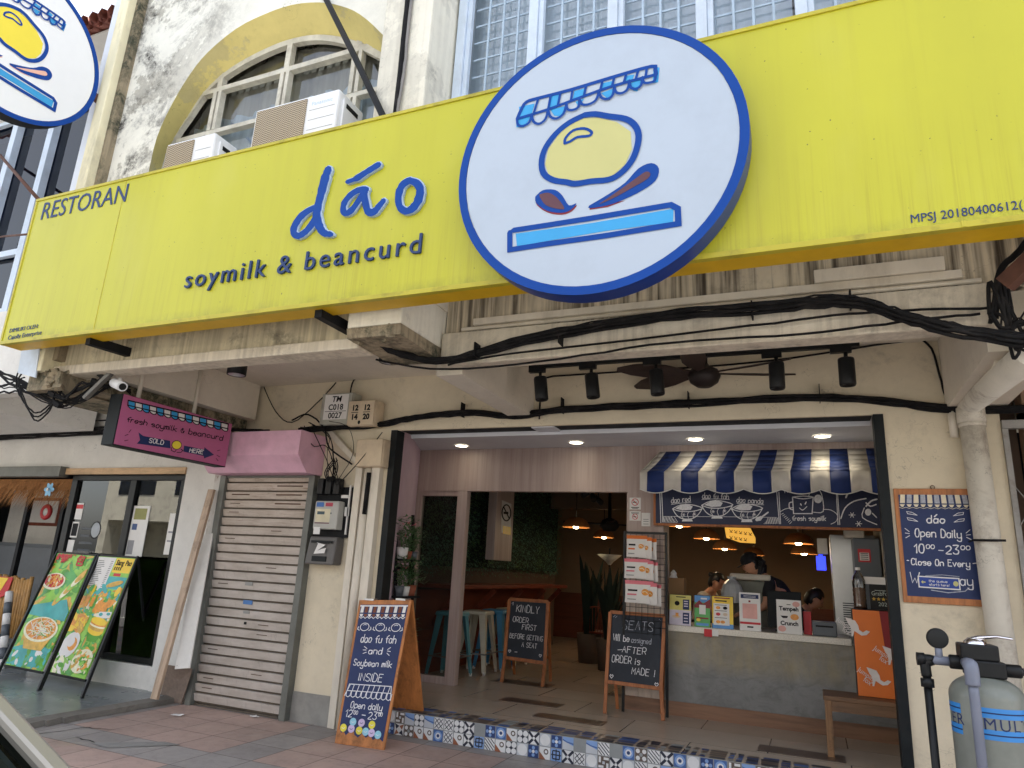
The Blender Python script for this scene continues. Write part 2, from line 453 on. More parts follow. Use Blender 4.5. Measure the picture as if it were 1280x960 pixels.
def paver_mat():
    """five-foot-way tiles: rows of pink and grey 0.3 m tiles with borders of the other colour"""
    q = NT('pink and grey paving')
    x, y, z = q.xyz()
    a = q.math('FLOOR', q.math('MULTIPLY', q.math('ADD', x, 60.0), 1/.4)); b = q.math('FLOOR', q.math('MULTIPLY', q.math('ADD', y, 60.0), 1/.4))
    wa = q.math('LESS_THAN', q.math('MODULO', q.math('ADD', a, 1.0), 5.0), .5)
    wb = q.math('LESS_THAN', q.math('MODULO', q.math('ADD', b, 1.0), 4.0), .5)
    f = q.math('MAXIMUM', wa, wb)
    wn = q.n('ShaderNodeTexWhiteNoise'); wn.noise_dimensions = '2D'
    cb = q.n('ShaderNodeCombineXYZ'); q.link(a, cb.inputs[0]); q.link(b, cb.inputs[1]); q.link(cb.outputs[0], wn.inputs['Vector'])
    c = q.mix(f, lin(194, 166, 153), lin(166, 160, 155))
    c = q.mix(q.math('MULTIPLY', wn.outputs['Value'], .3), c, (.14,.12,.11))
    fx = q.math('FRACT', q.math('MULTIPLY', q.math('ADD', x, 60.0), 1/.4)); fy = q.math('FRACT', q.math('MULTIPLY', q.math('ADD', y, 60.0), 1/.4))
    ex = q.math('MINIMUM', q.math('MINIMUM', fx, q.math('SUBTRACT', 1.0, fx)), q.math('MINIMUM', fy, q.math('SUBTRACT', 1.0, fy)))
    g = q.noise(1.1, 9, .7); c = q.mix(q.math('MULTIPLY', q.step(g, .42, .7), .35), c, (.11,.10,.095))
    g = q.noise(16, 8, .8); c = q.mix(q.math('MULTIPLY', q.step(g, .5, .75), .35), c, (.07,.06,.055))
    g = q.noise(7, 8, .8, loc=(5, 5, 0)); c = q.mix(q.math('MULTIPLY', q.step(g, .55, .75), .25), c, (.5,.47,.44))
    joint = q.math('LESS_THAN', ex, .010)
    c = q.mix(q.math('MULTIPLY', joint, .8), c, (.035,.03,.028))
    q.bump(q.math('ADD', q.math('MULTIPLY', joint, -1.0), q.math('MULTIPLY', q.noise(30, 6, .7), .4)), .3, .004)
    return q.done(c, q.ramp(q.noise(3, 6, .7), [(.3, (.35,)*3), (.7, (.75,)*3)]))

def yellow_sign_mat():
    q = NT('yellow sign sheet')
    base = lin(194, 191, 42)
    a = q.noise(1.2, 6, .6, (1, 1, .5))
    c = q.ramp(a, [(.3, k_(base, .93)), (.7, k_(base, 1.04))])
    z = q.xyz()[2]                                   # object space: 0 at the foot of the sign
    st = q.noise(16, 5, .75, (1.5, 1.5, .035)); st2 = q.noise(60, 3, .7, (1.3, 1.3, .02), loc=(4, 0, 0))
    low = q.step(z, .75, .0); 
    f = q.math('MULTIPLY', q.math('MULTIPLY', q.step(st, .45, .68), q.step(st2, .4, .6)), low)
    c = q.mix(q.math('MULTIPLY', f, .55), c, lin(150, 130, 30))
    f2 = q.math('MULTIPLY', q.step(st, .38, .24), q.step(z, .6, .05))
    c = q.mix(q.math('MULTIPLY', f2, .35), c, lin(206, 198, 84))
    edge = q.math('MULTIPLY', q.step(z, .10, .0), q.step(q.noise(6, 8, .8, (1, 1, .6)), .42, .62))
    c = q.mix(q.math('MULTIPLY', edge, .5), c, (.10,.085,.02))
    lg = q.noise(5, 5, .7, (1.4, 1.4, .05), loc=(8, 2, 1)); c = q.mix(q.math('MULTIPLY', q.step(lg, .5, .8), .30), c, lin(170, 160, 40))
    lg = q.noise(1.6, 4, .6, (1, 1, .5), loc=(1, 2, 9)); c = q.mix(q.math('MULTIPLY', q.step(lg, .52, .75), .25), c, lin(206, 202, 96))
    sp = q.noise(42, 2, .5, loc=(1, 7, 3)); c = q.mix(q.math('MULTIPLY', q.step(sp, .745, .765), .8), c, (.05,.045,.02))
    q.bump(q.noise(3.5, 3, .5), .08, .02)
    return q.done(c, .38)

def rusty_shutter_mat():
    q = NT('shutter slat paint')
    c = q.ramp(q.noise(3, 6, .6, (1, 1, 3)), [(.3, lin(176, 166, 156)), (.7, lin(206, 198, 190))])
    z = q.xyz()[2]
    f = q.math('MULTIPLY', q.step(q.noise(9, 6, .7, (.5, 1, 6)), .5, .68), q.step(z, 1.2, 2.3))
    c = q.mix(q.math('MULTIPLY', f, .75), c, lin(92, 62, 38))
    c = q.mix(q.math('MULTIPLY', q.step(z, 1.2, 2.3), .35), c, lin(176, 150, 122))
    c = q.mix(q.math('MULTIPLY', q.step(q.noise(25, 6, .8, (1, 1, .3)), .55, .75), .4), c, lin(105, 95, 85))
    return q.done(c, .5, .0)

def concrete_mat(name, col=(.27,.26,.24), top=None):
    q = NT(name)
    a = q.noise(1.6, 9, .68, dist=.6); b = q.noise(4, 9, .75, (1, 1, 1.8), dist=1.6)
    c = q.ramp(a, [(.3, k_(col, .72)), (.55, col), (.75, k_(col, 1.3))])
    c = q.mix(q.math('MULTIPLY', q.step(b, .46, .64), .55), c, k_(col, .5))
    c = q.mix(q.math('MULTIPLY', q.step(q.noise(40, 6, .7), .62, .7), .5), c, k_(col, .4))
    if top:
        z = q.xyz()[2]; f = q.math('MULTIPLY', q.step(z, top-.13, top), q.step(q.noise(5, 6, .7, (1, 1, .3)), .3, .65))
        c = q.mix(q.math('MULTIPLY', f, .5), c, lin(186, 168, 122))
    q.bump(b, .12, .006)
    return q.done(c, .7)

def laminate_mat():
    q = NT('pale wood laminate')
    a = q.noise(3.2, 4, .6, (1, 1, .03)); b = q.noise(40, 5, .7, (1, 1, .025), loc=(2, 0, 1))
    c = q.ramp(a, [(.3, lin(166, 146, 138)), (.5, lin(188, 170, 162)), (.7, lin(202, 188, 182))])
    c = q.mix(q.math('MULTIPLY', q.step(b, .42, .7), .4), c, lin(140, 110, 98))
    return q.done(c, .5)

def floor_tile_mat():
    """glossy pale floor tiles inside, staggered, with dark narrow inserts"""
    q = NT('beige floor tiles')
    m = q.mapping((1/1.2, 1/.6, 1), loc=(.18, .1, 0))
    br = q.n('ShaderNodeTexBrick'); br.offset = .5
    for k, v in (('Scale', 1), ('Mortar Size', .004), ('Brick Width', 1), ('Row Height', 1), ('Bias', 0)): br.inputs[k].default_value = v
    br.inputs['Color1'].default_value = (*lin(186, 172, 156), 1); br.inputs['Color2'].default_value = (*lin(176, 162, 146), 1)
    br.inputs['Mortar'].default_value = (*lin(84, 72, 62), 1); q.link(m, br.inputs['Vector'])
    c = q.mix(q.math('MULTIPLY', q.step(q.noise(3, 8, .7), .45, .7), .12), br.outputs['Color'], lin(130, 116, 100))
    return q.done(c, .26)

def mesh_grille_mat():
    """condenser grille: fine diamond mesh over dark tan fins"""
    q = NT('condenser grille')
    x, y, z = q.xyz()
    a = q.math('SINE', q.math('MULTIPLY', q.math('ADD', z, q.math('MULTIPLY', q.math('SINE', q.math('MULTIPLY', x, 190.0)), .006)), 330.0))
    c = q.mix(q.step(a, -.5, .7), lin(104, 88, 66), lin(196, 182, 156))
    q.bump(a, .4, .004)
    return q.done(c, .6)

# colours
CREAM = lin(226, 214, 188)
mat = {}
def D(key, m): mat[key] = m; return m
D('cream', plaster('cream wall paint', lin(228, 216, 190), mould=.35, mth=.62))
D('ceil', plaster('ceiling paint', lin(226, 218, 202), mould=.15, mth=.66))
D('recess_ceil', M_('recess ceiling paint', lin(214, 216, 222), .8, var=.05))
D('fascia', plaster('stained fascia', lin(222, 210, 186), streak=1.0, mould=.5, mth=.6, scol=(.06,.045,.032)))
D('fascia_left', plaster('weathered fascia', lin(224, 212, 180), streak=.4, mould=.65, mth=.57))
D('lip', plaster('fascia rim paint', lin(224, 214, 194), mould=.4, streak=.25))
D('peel', plaster('peeling white render', lin(242, 240, 228), mould=.95, mth=.5, patch=.75, pcol=lin(176, 172, 160), west=(-2.0, -3.3)))
D('column', plaster('mouldy column render', lin(240, 236, 220), mould=.75, mth=.62, patch=.2, streak=.12))
D('moss', plaster('mossy broken concrete', lin(170, 156, 130), mould=1, mth=.45, mcol=(.05,.055,.035), streak=.6))
D('arch', plaster('ochre arch paint', lin(232, 217, 142), mould=.25, mth=.62, patch=.3, pcol=lin(170, 165, 150)))
D('white', plaster('white wall paint', lin(228, 226, 220), mould=.4, mth=.68))
D('peelwhite', plaster('flaking white pier', lin(222, 220, 214), mould=.9, mth=.5, mcol=lin(120, 95, 75)))
D('yellow', yellow_sign_mat())
D('yellow_edge', M_('yellow sign frame', lin(190, 178, 48), .4, var=.1, grime=.5, gcol=(.08,.06,.01), gscale=6))
D('yellow_under', M_('yellow sign underside', lin(214, 172, 14), .45, var=.12))
D('navy_ink', M_('navy lettering', lin(22, 52, 104), .5, var=.05))
D('blue', M_('cobalt blue acrylic', lin(0, 66, 152), .5, var=.06, spec=.25))
D('blue_side', M_('silver blue letter edge', lin(170, 190, 220), .25, var=.1))
D('cyan', M_('sky blue paint', lin(52, 160, 220), .4, var=.05))
D('disc_lit', M_('lit white sign face', lin(244, 246, 248), .3, var=.02))  # lit copy of the sign white, light put into the colour
D('disc', M_('shaded white acrylic sign face', lin(184, 196, 210), .28, var=.03, scale=1.5, grime=.12, gcol=lin(120,126,132), gscale=2))  # shaded copy of the sign white, bluish sky shade put into the colour
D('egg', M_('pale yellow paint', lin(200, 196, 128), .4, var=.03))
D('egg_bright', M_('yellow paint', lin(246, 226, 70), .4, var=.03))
D('maroon', M_('maroon paint', lin(92, 52, 62), .4, var=.05))
D('salmon', M_('salmon paint', lin(240, 190, 170), .4, var=.05))
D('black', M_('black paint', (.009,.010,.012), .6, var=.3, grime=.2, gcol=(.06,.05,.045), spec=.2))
D('frame', M_('dark frame paint', lin(22, 28, 31), .55, var=.25, grime=.2, gcol=(.07,.06,.055), spec=.25))
D('blackgloss', M_('black plastic', (.010,.011,.012), .4, var=.3, spec=.3))
D('cable', M_('cable sheath', (.011,.011,.012), .75, var=.5, scale=12, grime=.25, gcol=(.09,.08,.075), gscale=8, spec=.15))
D('cable_grey', M_('grey cable sheath', (.22,.21,.2), .6, var=.3))
D('conduit', M_('white conduit', lin(222, 214, 198), .5, var=.12, grime=.35, gcol=lin(120, 105, 85), gscale=4, stretch=(1,1,.3)))
D('steel', M_('painted steel', lin(120, 122, 118), .5, .2, var=.2, grime=.4, gcol=lin(90, 60, 40)))
D('rust', M_('rusty steel', lin(96, 62, 48), .8, var=.4, grime=.5, gcol=lin(52, 28, 18), gscale=9))
D('alu', M_('aluminium', (.62,.63,.65), .35, .9, var=.08))
D('bluewhite', M_('bluish white frame paint', lin(206, 220, 236), .5, var=.08, grime=.25, gcol=(.25,.25,.25)))
D('grille', M_('pale blue grille', lin(176, 196, 214), .5, var=.12))
D('oldframe', M_('old window frame', lin(206, 202, 188), .7, var=.2, grime=.5, gcol=lin(120, 108, 90), gscale=5))
D('winblind', M_('pale blue curtain', lin(220, 228, 238), .9, var=.12, scale=9, stretch=(1, 1, .08)))
D('curtain', M_('grey curtain', lin(190, 198, 202), .9, var=.35, scale=9, stretch=(1, 1, .08)))
D('curtain2', M_('tan curtain', lin(176, 168, 150), .9, var=.3, scale=7, stretch=(1, 1, .08)))
D('glass', glass_mat('window glass', (.85,.9,.92), .0, .12))
D('blueglass', glass_mat('blue tinted glass', (.10,.17,.30), .0, .10, .7))
D('clearglass', glass_mat('clear panel glass', (.75,.8,.78), .0, .05, .5))
D('shopglass', glass_mat('shop glass', (.6,.63,.65), .0, .09))
D('darkglass', glass_mat('car glass', (.12,.14,.14), .0, .05, .06))
D('acwhite', M_('condenser white paint', lin(236, 238, 240), .4, var=.05, grime=.12, gcol=lin(150, 140, 120)))
D('acgrille', mesh_grille_mat())
D('pink', M_('pink painted board', lin(230, 184, 204), .55, var=.1, grime=.3, gcol=lin(150, 100, 116), bump=.25, bscale=3))
D('pinkwall', M_('pink wall paint', lin(204, 180, 192), .8, var=.08))
D('magenta', M_('magenta sign face', lin(188, 102, 144), .45, var=.06))
D('shutter', rusty_shutter_mat())
D('shutter_shade', M_('shutter groove shade', lin(92, 82, 70), .7, var=.3))  # darker colour stands for the shade in the gaps between slats
D('shutterframe', M_('grey shutter rail', lin(112, 114, 108), .55, .1, var=.2, grime=.3))
D('navy', M_('navy chalkboard', lin(20, 42, 92), .55, var=.14, grime=.12, gcol=lin(60, 80, 120), gscale=5))
D('navy2', M_('navy menu board', lin(34, 42, 74), .55, var=.1))
D('slate', M_('black chalkboard', lin(40, 46, 56), .7, var=.25, scale=3, grime=.25, gcol=lin(84, 88, 94), gscale=3))
D('chalk', M_('white chalk', lin(232, 232, 236), .9, var=.22, scale=60))
D('chalkpale', M_('cream chalk', lin(232, 222, 196), .9, var=.1, scale=40))
D('chalkgrey', M_('worn chalk', lin(176, 180, 190), .9, var=.3, scale=80))
D('boardwood', wood('orange wood', lin(186, 120, 70), 'z', 20, worn=.4))
D('easelwood', wood('easel wood', lin(170, 104, 58), 'z', 22, worn=.2))
D('benchwood', wood('bench wood', lin(118, 88, 62), 'x', 20, worn=.5))
D('ply', wood('weathered ply', lin(190, 122, 66), 'z', 9, worn=.6))
D('timber', wood('bare timber', lin(186, 162, 138), 'z', 16, worn=.4))
D('timberx', wood('raw timber strip', lin(202, 168, 128), 'x', 16, worn=.2))
D('redwood', wood('red bar wood', lin(124, 54, 30), 'y', 12))
D('skirt', wood('brown skirting', lin(142, 106, 82), 'x', 10))
D('laminate', laminate_mat())
D('plank', wood('whitewashed plank', lin(214, 198, 186), 'z', 14, dark=.8))
D('concrete', concrete_mat('polished cement', (.30,.29,.27), None))
D('counter', concrete_mat('cement counter front', (.25,.25,.245), .72))
D('kerbstone', concrete_mat('rough kerb', (.20,.185,.16)))
D('terrazzo', M_('terrazzo top', lin(226, 220, 206), .35, var=.22, scale=90))
D('paver', paver_mat())
D('greytile', tilefloor('grey slate tiles', (lin(128, 134, 136), lin(112, 118, 120)), .6, .6, rough=.3))
D('whitetile', M_('white plinth tiles', lin(222, 220, 214), .3, var=.08, grime=.2))
D('floortile', floor_tile_mat())
D('inlay', M_('dark floor inlay', lin(82, 64, 54), .3, var=.15))
D('asphalt', M_('asphalt', (.11,.108,.105), .9, var=.3, scale=30, bump=.4, bscale=120))
D('roadpaint', M_('road paint', lin(225, 222, 210), .7, var=.1, grime=.4))
D('rooftile', M_('clay roof tile', lin(150, 92, 78), .85, var=.35, scale=7, grime=.5, gcol=(.08,.06,.05)))
D('leaf', M_('leaf green', (.085,.18,.065), .6, var=.5, scale=30))
D('leafdark', M_('dark artificial leaf', (.08,.19,.12), .6, var=.6, scale=25))
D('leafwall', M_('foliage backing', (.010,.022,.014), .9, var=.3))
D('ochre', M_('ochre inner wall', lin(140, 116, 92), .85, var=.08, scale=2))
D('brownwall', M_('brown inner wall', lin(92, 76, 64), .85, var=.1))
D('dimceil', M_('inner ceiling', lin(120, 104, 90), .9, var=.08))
D('rattan', M_('rattan weave', lin(170, 110, 56), .7, var=.35, scale=60, stretch=(1,1,3)))
D('stainless', M_('stainless steel', (.52,.52,.5), .38, .85, var=.1, scale=3))
D('fridge', M_('grey fridge', lin(92, 98, 104), .45, var=.1))
D('skin', M_('skin', lin(214, 160, 128), .55, var=.06))
D('hair', M_('black hair', (.012,.010,.010), .45, var=.4, scale=20, stretch=(1,1,.1)))
D('shirt_black', M_('black cotton', (.016,.016,.02), .9, var=.3))
D('shirt_white', M_('off white cotton', lin(214, 204, 190), .9, var=.1))
D('shirt_grey', M_('grey cotton', lin(150, 148, 148), .9, var=.12))
D('teal', M_('teal powder coat', lin(96, 158, 172), .4, .1, var=.1))
D('bluestool', M_('blue powder coat', lin(86, 156, 200), .4, .1, var=.1))
D('creamstool', M_('cream powder coat', lin(206, 200, 182), .4, .1, var=.1))
D('tank', M_('grp tank shell', lin(128, 132, 124), .3, .0, var=.22, scale=5, grime=.25, gcol=lin(110, 118, 112), gscale=9))
D('bandblue', M_('blue band', lin(58, 140, 214), .4, var=.08))
D('pvcgrey', M_('blue grey pvc pipe', lin(122, 128, 144), .4, var=.1, grime=.15, gcol=lin(120, 110, 100)))
D('chrome', M_('chrome', (.85,.85,.9), .08, 1, var=.02))
D('pvcwhite', plaster('old drainpipe paint', lin(216, 210, 196), mould=.6, mth=.55, mcol=lin(120, 100, 84)))
D('gate', M_('grey gate paint', lin(148, 146, 142), .6, .2, var=.2, grime=.6, gcol=lin(90, 66, 50), gscale=6))
D('paper', M_('white paper', lin(232, 230, 226), .8, var=.05))
D('red', M_('red print', lin(200, 40, 48), .5, var=.06))
D('redpink', M_('pink print', lin(222, 120, 132), .5, var=.06))
D('orange', M_('orange print', lin(222, 116, 40), .5, var=.06))
D('darkred', M_('dark red print', lin(132, 26, 32), .5, var=.06))
D('lime', M_('light green print', lin(142, 200, 80), .4, var=.3, scale=5))
D('green', M_('green print', lin(84, 168, 84), .4, var=.4, scale=6))
D('aqua', M_('aqua print', lin(60, 170, 170), .4, var=.3, scale=6))
D('poster_yellow', M_('yellow print', lin(244, 206, 48), .4, var=.1))
D('foodorange', M_('orange food print', lin(236, 150, 50), .4, var=.35, scale=22))
D('foodcream', M_('cream food print', lin(238, 232, 200), .4, var=.2, scale=26))
D('blueboard', M_('blue notice board', lin(70, 92, 140), .6, var=.1))
D('bamboo', M_('bamboo', lin(186, 142, 82), .6, var=.3, scale=12))
D('straw', M_('thatch straw', lin(176, 124, 74), .9, var=.4, scale=30))
D('terracotta', M_('terracotta pot', lin(150, 84, 60), .8, var=.15))
D('silverpaint', M_('grey beige car paint', lin(140, 137, 129), .3, .3, var=.04))
D('rubber', M_('rubber', (.02,.02,.02), .8, var=.2))
D('cardboard', M_('cardboard', lin(150, 116, 80), .85, var=.1))
D('fabric_dk', M_('navy awning stripe', lin(20, 46, 106), .7, var=.12, scale=9))
D('fabric_lt', M_('white awning stripe', lin(208, 203, 194), .7, var=.1, scale=9))
D('lamp_on', emis('downlight glow', (1, .90, .68), 3))
D('bulb_on', emis('warm bulb', (1, .82, .5), 12))
D('blue_led', emis('blue led', (.03, .05, 1), .5))
D('sign_glow', emis('amber lit sign', (1, .52, .08), .16))
# ================================================================== SETTING
def structure(mb, name, mats): return tag(mb.build(name, mats), kind='structure')
structure(MB().box(-260, 260, -260, 260, -.5, -.15), 'ground', mat['asphalt'])
structure(MB().box(-120, 120, -9, 1.45, -.149, -.12), 'road', mat['asphalt'])
p = MB()
for i in range(-20, 20): p.box(i*5.2, i*5.2+.1, -1.0, 1.3, -.1195, -.115)
structure(p, 'parking_bay_marking', mat['roadpaint'])
structure(MB().box(-120, 120, 1.62, 5.97, -.148, 0), 'pavement', mat['paver'])
structure(MB().box(-120, 120, 1.46, 1.619, -.148, .012), 'kerb', mat['kerbstone'])
structure(MB().box(-40, -6.24, 4.3, 5.95, .002, .055), 'raised_tile_floor', mat['greytile'])
k = MB()
rr = random.Random(3)
ys = [4.12+(5.93-4.12)*i/12 for i in range(13)]
for a, b in zip(ys[:-1], ys[1:]):
    x0, x1, q0, q1 = -6.236+rr.uniform(-.02, .02), -6.236, -6.10+rr.uniform(-.025, .015), -6.10+rr.uniform(-.025, .015)
    k.hexa([(-6.238,a,.003),(q0,a,.003),(q1,b,.003),(-6.238,b,.003),(-6.238,a,.06),(q0-.015,a,.045),(q1-.015,b,.048),(-6.238,b,.06)])
k.box(-40, -6.10, 4.12, 4.298, .0035, .052)
structure(k, 'step_edge', mat['kerbstone'])
c = MB()
rr = random.Random(12)
for (x, y, l, a) in ((-5.86,4.4,.5,1.35),(-5.70,4.62,.35,.35),(-5.35,4.30,.5,-.12)):
    P = [(x+l*(t/9-.5)*math.cos(a)+rr.uniform(-.012,.012), y+l*(t/9-.5)*math.sin(a)+rr.uniform(-.012,.012)) for t in range(10)]
    Fr((0,0,0),(1,0,0),(0,1,0)).stroke(c, P, [.003,.008,.014,.008,.012,.006,.01,.006,.004,.002], .0032)
structure(c, 'pavement_crack', mat['black'])
structure(MB().add([(-5.35,4.27,.004),(-4.93,4.62,.004),(-4.75,4.62,.004),(-5.12,4.24,.004)], [(0,1,2,3)]), 'pavement_patch', mat['concrete'])

# ================================================================== OUR SHOPHOUSE
YW, YR, YA, YI = 5.85, 4.3, 3.9, 7.5
H = thing('shophouse', 'weathered cream two storey shophouse behind the long yellow sign, housing the open soymilk shop', 'shophouse', (-2.6, 5.85, 0))
g = MB()
g.box(-4.70, -3.86, YW, YW+.2, 0, 2.80); g.box(-6.0, -4.70, YW, YW+.2, 2.36, 2.80)
g.box(-6.4, 1.3, YW+.001, YW+.034, 2.80, 3.42); g.box(.55, 1.3, YW, YW+.2, 0, 2.80)
g.build('ground_wall', mat['cream'], H)
g = MB(); g.box(-4.70, -3.87, YW-.012, YW-.001, .0, .26); g.build('wall_plinth', M_('grey plinth paint', lin(150, 148, 142), .8, var=.2, grime=.4), H)
g = MB().box(-6.10, -5.98, YW-.05, YW+.25, .0, 3.4); g.build('pier', mat['peelwhite'], H)
# five-foot-way soffit, beams
g = MB(); g.box(-6.40, -2.45, 4.05, YW+.1, 3.36, 3.46); g.box(-2.45, 1.35, 4.41, YW+.1, 3.36, 3.46); g.build('soffit', mat['ceil'], H)
g = MB(); g.box(-2.55, -2.33, YR+.08, YW-.001, 2.885, 3.359); g.build('cross_beam', mat['ceil'], H)
g = MB(); g.box(-6.40, -5.64, 4.04, YW-.052, 2.96, 3.358); g.build('party_beam', mat['ceil'], H)
g = MB(); g.box(.97, 1.34, YR+.12, YW-.001, 2.82, 3.358); g.build('end_beam', mat['ceil'], H)
# right bay fascia
g = MB(); g.box(-2.45, 1.34, YR, YR+.12, 3.17, 4.42); g.build('fascia', mat['fascia'], H)
g = MB(); g.box(-2.449, .97, YR-.06, YR+.1, 2.92, 3.169); 
g.build('fascia_rim', mat['lip'], H, bevel=.012)
# trunking on the fascia
g = MB(); g.box(-2.2, .86, YR-.055, YR-.002, 3.215, 3.265); g.tube([(-2.3,YR-.03,3.195),(-1.2,YR-.03,3.20),(.95,YR-.03,3.195)], .016, 8)
g.box(.1, .78, YR-.07, YR-.003, 3.268, 3.35); g.build('trunking', mat['conduit'], H, bevel=.004)
# left bay fascia + arch wall
OUT = [at(px, py, Y=YA) for px, py in ((185,218),(196,172),(215,130),(238,92),(260,65),(295,36),(330,18),(365,6),(400,3),(428,8),(450,18),(475,40),(492,64))]
INN = [at(px, py, Y=4.16) for px, py in ((206,206),(222,172),(240,146),(258,120),(282,98),(312,79),(345,63),(372,54),(400,50),(428,53),(455,61),(478,72),(496,86))]
OUT = smooth([Vector((-5.60, YA, 3.3)), Vector((-5.58, YA, 4.4))]+OUT+[Vector((-2.8, YA, 5.0)), Vector((-2.79, YA, 3.3))], 3)
INN = smooth([Vector((-5.57, 4.16, 3.3)), Vector((-5.57, 4.16, 4.4))]+INN+[Vector((-2.93, 4.16, 4.9)), Vector((-2.92, 4.16, 3.3))], 3)
n = len(OUT)
TOP = 8.6
g = MB()
vs = [Vector(v) for v in OUT]
outer = []
for v in OUT:
    d = Vector((v.x+4.22, 0, v.z-4.6))
    if v.z < 4.65: outer.append(Vector((-6.2 if v.x < -4 else -2.62, YA, v.z)))
    else:
        t = min((1.98 if d.x < 0 else 1.6)/max(abs(d.x), 1e-3), (TOP-4.6)/max(d.z, 1e-3))
        outer.append(Vector((-4.22+d.x*t, YA, 4.6+d.z*t)))
g.add(vs+outer, [(i, n+i, n+i+1, i+1) for i in range(n-1)])
# corners of the field that the fan misses
for a, b in zip(outer[:-1], outer[1:]):
    if abs(a.x-b.x) > .02 and abs(a.z-b.z) > .02:
        cx = -6.2 if a.x < -4 else -2.62
        g.add([a, b, Vector((cx, YA, TOP))], [(0,1,2)])
g.build('arch_wall', mat['peel'], H)
g = MB(); g.add(OUT+INN, [(i, i+1, n+i+1, n+i) for i in range(n-1)], 0, True); g.build('arch_reveal', mat['arch'], H)
g = MB(); g.box(-6.42, -2.9, YA, YA+.1, 3.05, 3.9); g.build('left_fascia', mat['fascia_left'], H)
g = MB(); g.box(-6.42, -2.9, YA-.05, YA+.14, 2.965, 3.05); g.build('left_fascia_rim', mat['lip'], H, bevel=.01)
# ledge the condensers stand on (behind the sign)
g = MB().box(-5.6, -2.8, 3.66, YA+.3, 3.95, 4.05); g.build('ledge', mat['fascia_left'], H)
# pilasters
g = MB(); g.box(-2.9, -2.46, 3.70, 4.36, 3.06, TOP); g.build('pilaster', mat['column'], H, bevel=.012)
g = MB(); g.hexa([(-2.9,3.72,2.99),(-2.46,3.71,2.985),(-2.46,4.34,2.965),(-2.9,4.3,2.97),(-2.9,3.70,3.059),(-2.46,3.70,3.059),(-2.46,4.35,3.059),(-2.9,4.35,3.059)])
rr = random.Random(5)
for i in range(14):
    x = rr.uniform(-2.88, -2.5); g.obox((x, rr.uniform(3.72, 3.8), rr.uniform(2.98, 3.06)), (rr.uniform(.03,.07), rr.uniform(.02,.05), rr.uniform(.02,.05)), (rr.uniform(-.5,.5), rr.uniform(-.5,.5), rr.uniform(-.5,.5)))
g.build('broken_pilaster_foot', mat['moss'], H)
g = MB(); g.box(-6.325, -6.19, 3.74, 4.5, 2.98, TOP); g.build('pilaster', M_('cream pilaster', lin(238, 230, 196), .8, var=.1, grime=.5, gcol=(.12,.11,.09), gscale=3, stretch=(1,1,.4)), H, bevel=.008)
g = MB(); g.box(-6.189, -6.13, 3.82, 3.899, 3.1, TOP); g.build('mouldy_groove', mat['moss'], H)
g = MB()
rr = random.Random(11)
g.box(-6.42, -6.0, 3.80, 4.7, 2.82, 2.979)
for i in range(14):
    g.obox((rr.uniform(-6.4,-6.0), rr.uniform(3.78,3.86), rr.uniform(2.82,3.0)), (rr.uniform(.04,.09), rr.uniform(.03,.06), rr.uniform(.03,.06)), (rr.uniform(-.5,.5), rr.uniform(-.5,.5), rr.uniform(-.5,.5)))
g.box(-6.7, -5.75, 4.03, 5.79, 2.84, 2.955)
g.build('broken_pilaster_foot', mat['moss'], H)
# arched window
g = MB()
Yf = 4.14
def bar_(a, b, w, y=Yf, d=.05):
    p0 = at(*a, Y=y); p1 = at(*b, Y=y); g.bar(p0, p1, d, w, up=(0,0,1) if abs(p0.x-p1.x) > abs(p0.z-p1.z) else (1,0,0))
for a, b, w in (((212,192),(500,96),.0),): pass
zt = at(365, 88, Y=Yf).z; zt2 = at(452, 119, Y=Yf).z
g.box(-5.56, -2.93, Yf-.03, Yf+.03, zt-.025, zt+.025); g.box(-5.56, -2.93, Yf-.03, Yf+.03, zt2-.022, zt2+.022)
for px, py in ((275,120),(360,90),(449,75)):
    x = at(px, py, Y=Yf).x
    g.box(x-.055, x-.012, Yf-.035, Yf+.028, 3.6, zt2-.0225); g.box(x+.012, x+.05, Yf-.035, Yf+.028, 3.6, zt2-.0225)
    g.box(x-.055, x-.012, Yf-.035, Yf+.028, zt2+.0225, zt-.0255); g.box(x+.012, x+.05, Yf-.035, Yf+.028, zt2+.0225, zt-.0255)
    zz = max(v.z for v in INN if abs(v.x-x) < .25); g.box(x-.03, x+.03, Yf-.03, Yf+.03, zt+.0255, zz)
I2 = [Vector((v.x+(-4.25-v.x)*.035, Yf-.01, v.z-.045)) for v in INN]
for a, b in zip(INN[:-1], INN[1:]): g.bar(Vector((a.x, Yf, a.z-.01)), Vector((b.x, Yf, b.z-.01)), .06, .055, up=(0,1,0))
wf = g.build('arched_window', mat['oldframe'], H)
g = MB(); g.poly([Vector((v.x, 4.19, v.z)) for v in INN][::-1]); g.build('pane', mat['glass'], wf)
g = MB()
xs = [-5.55+i*.045 for i in range(60)]
g.add([(x, 4.40+.03*math.sin(i*1.3)+.015*math.sin(i*.47)-.12, z) for z in (3.5, 5.66) for i, x in enumerate(xs)], [(i, i+1, 61+i-1+1-1, 60+i) for i in range(59)] if False else [(i, i+1, 60+i+1, 60+i) for i in range(59)], 0, True)
g.build('curtain', mat['curtain'], wf)
g = MB()
g.add([(x, 4.33+.03*math.sin(i*.9), z) for z in (5.5, 6.3) for i, x in enumerate(xs)], [(i, i+1, 60+i+1, 60+i) for i in range(59)], 0, True)
for i in range(26):   # pelmet fringe at the head
    x = -5.3+i*.09; g.add([(x,4.27,6.05),(x+.085,4.27,6.05),(x+.07,4.27,5.93),(x+.015,4.27,5.93)], [(0,1,2,3)])
g.build('pelmet', mat['curtain2'], wf)
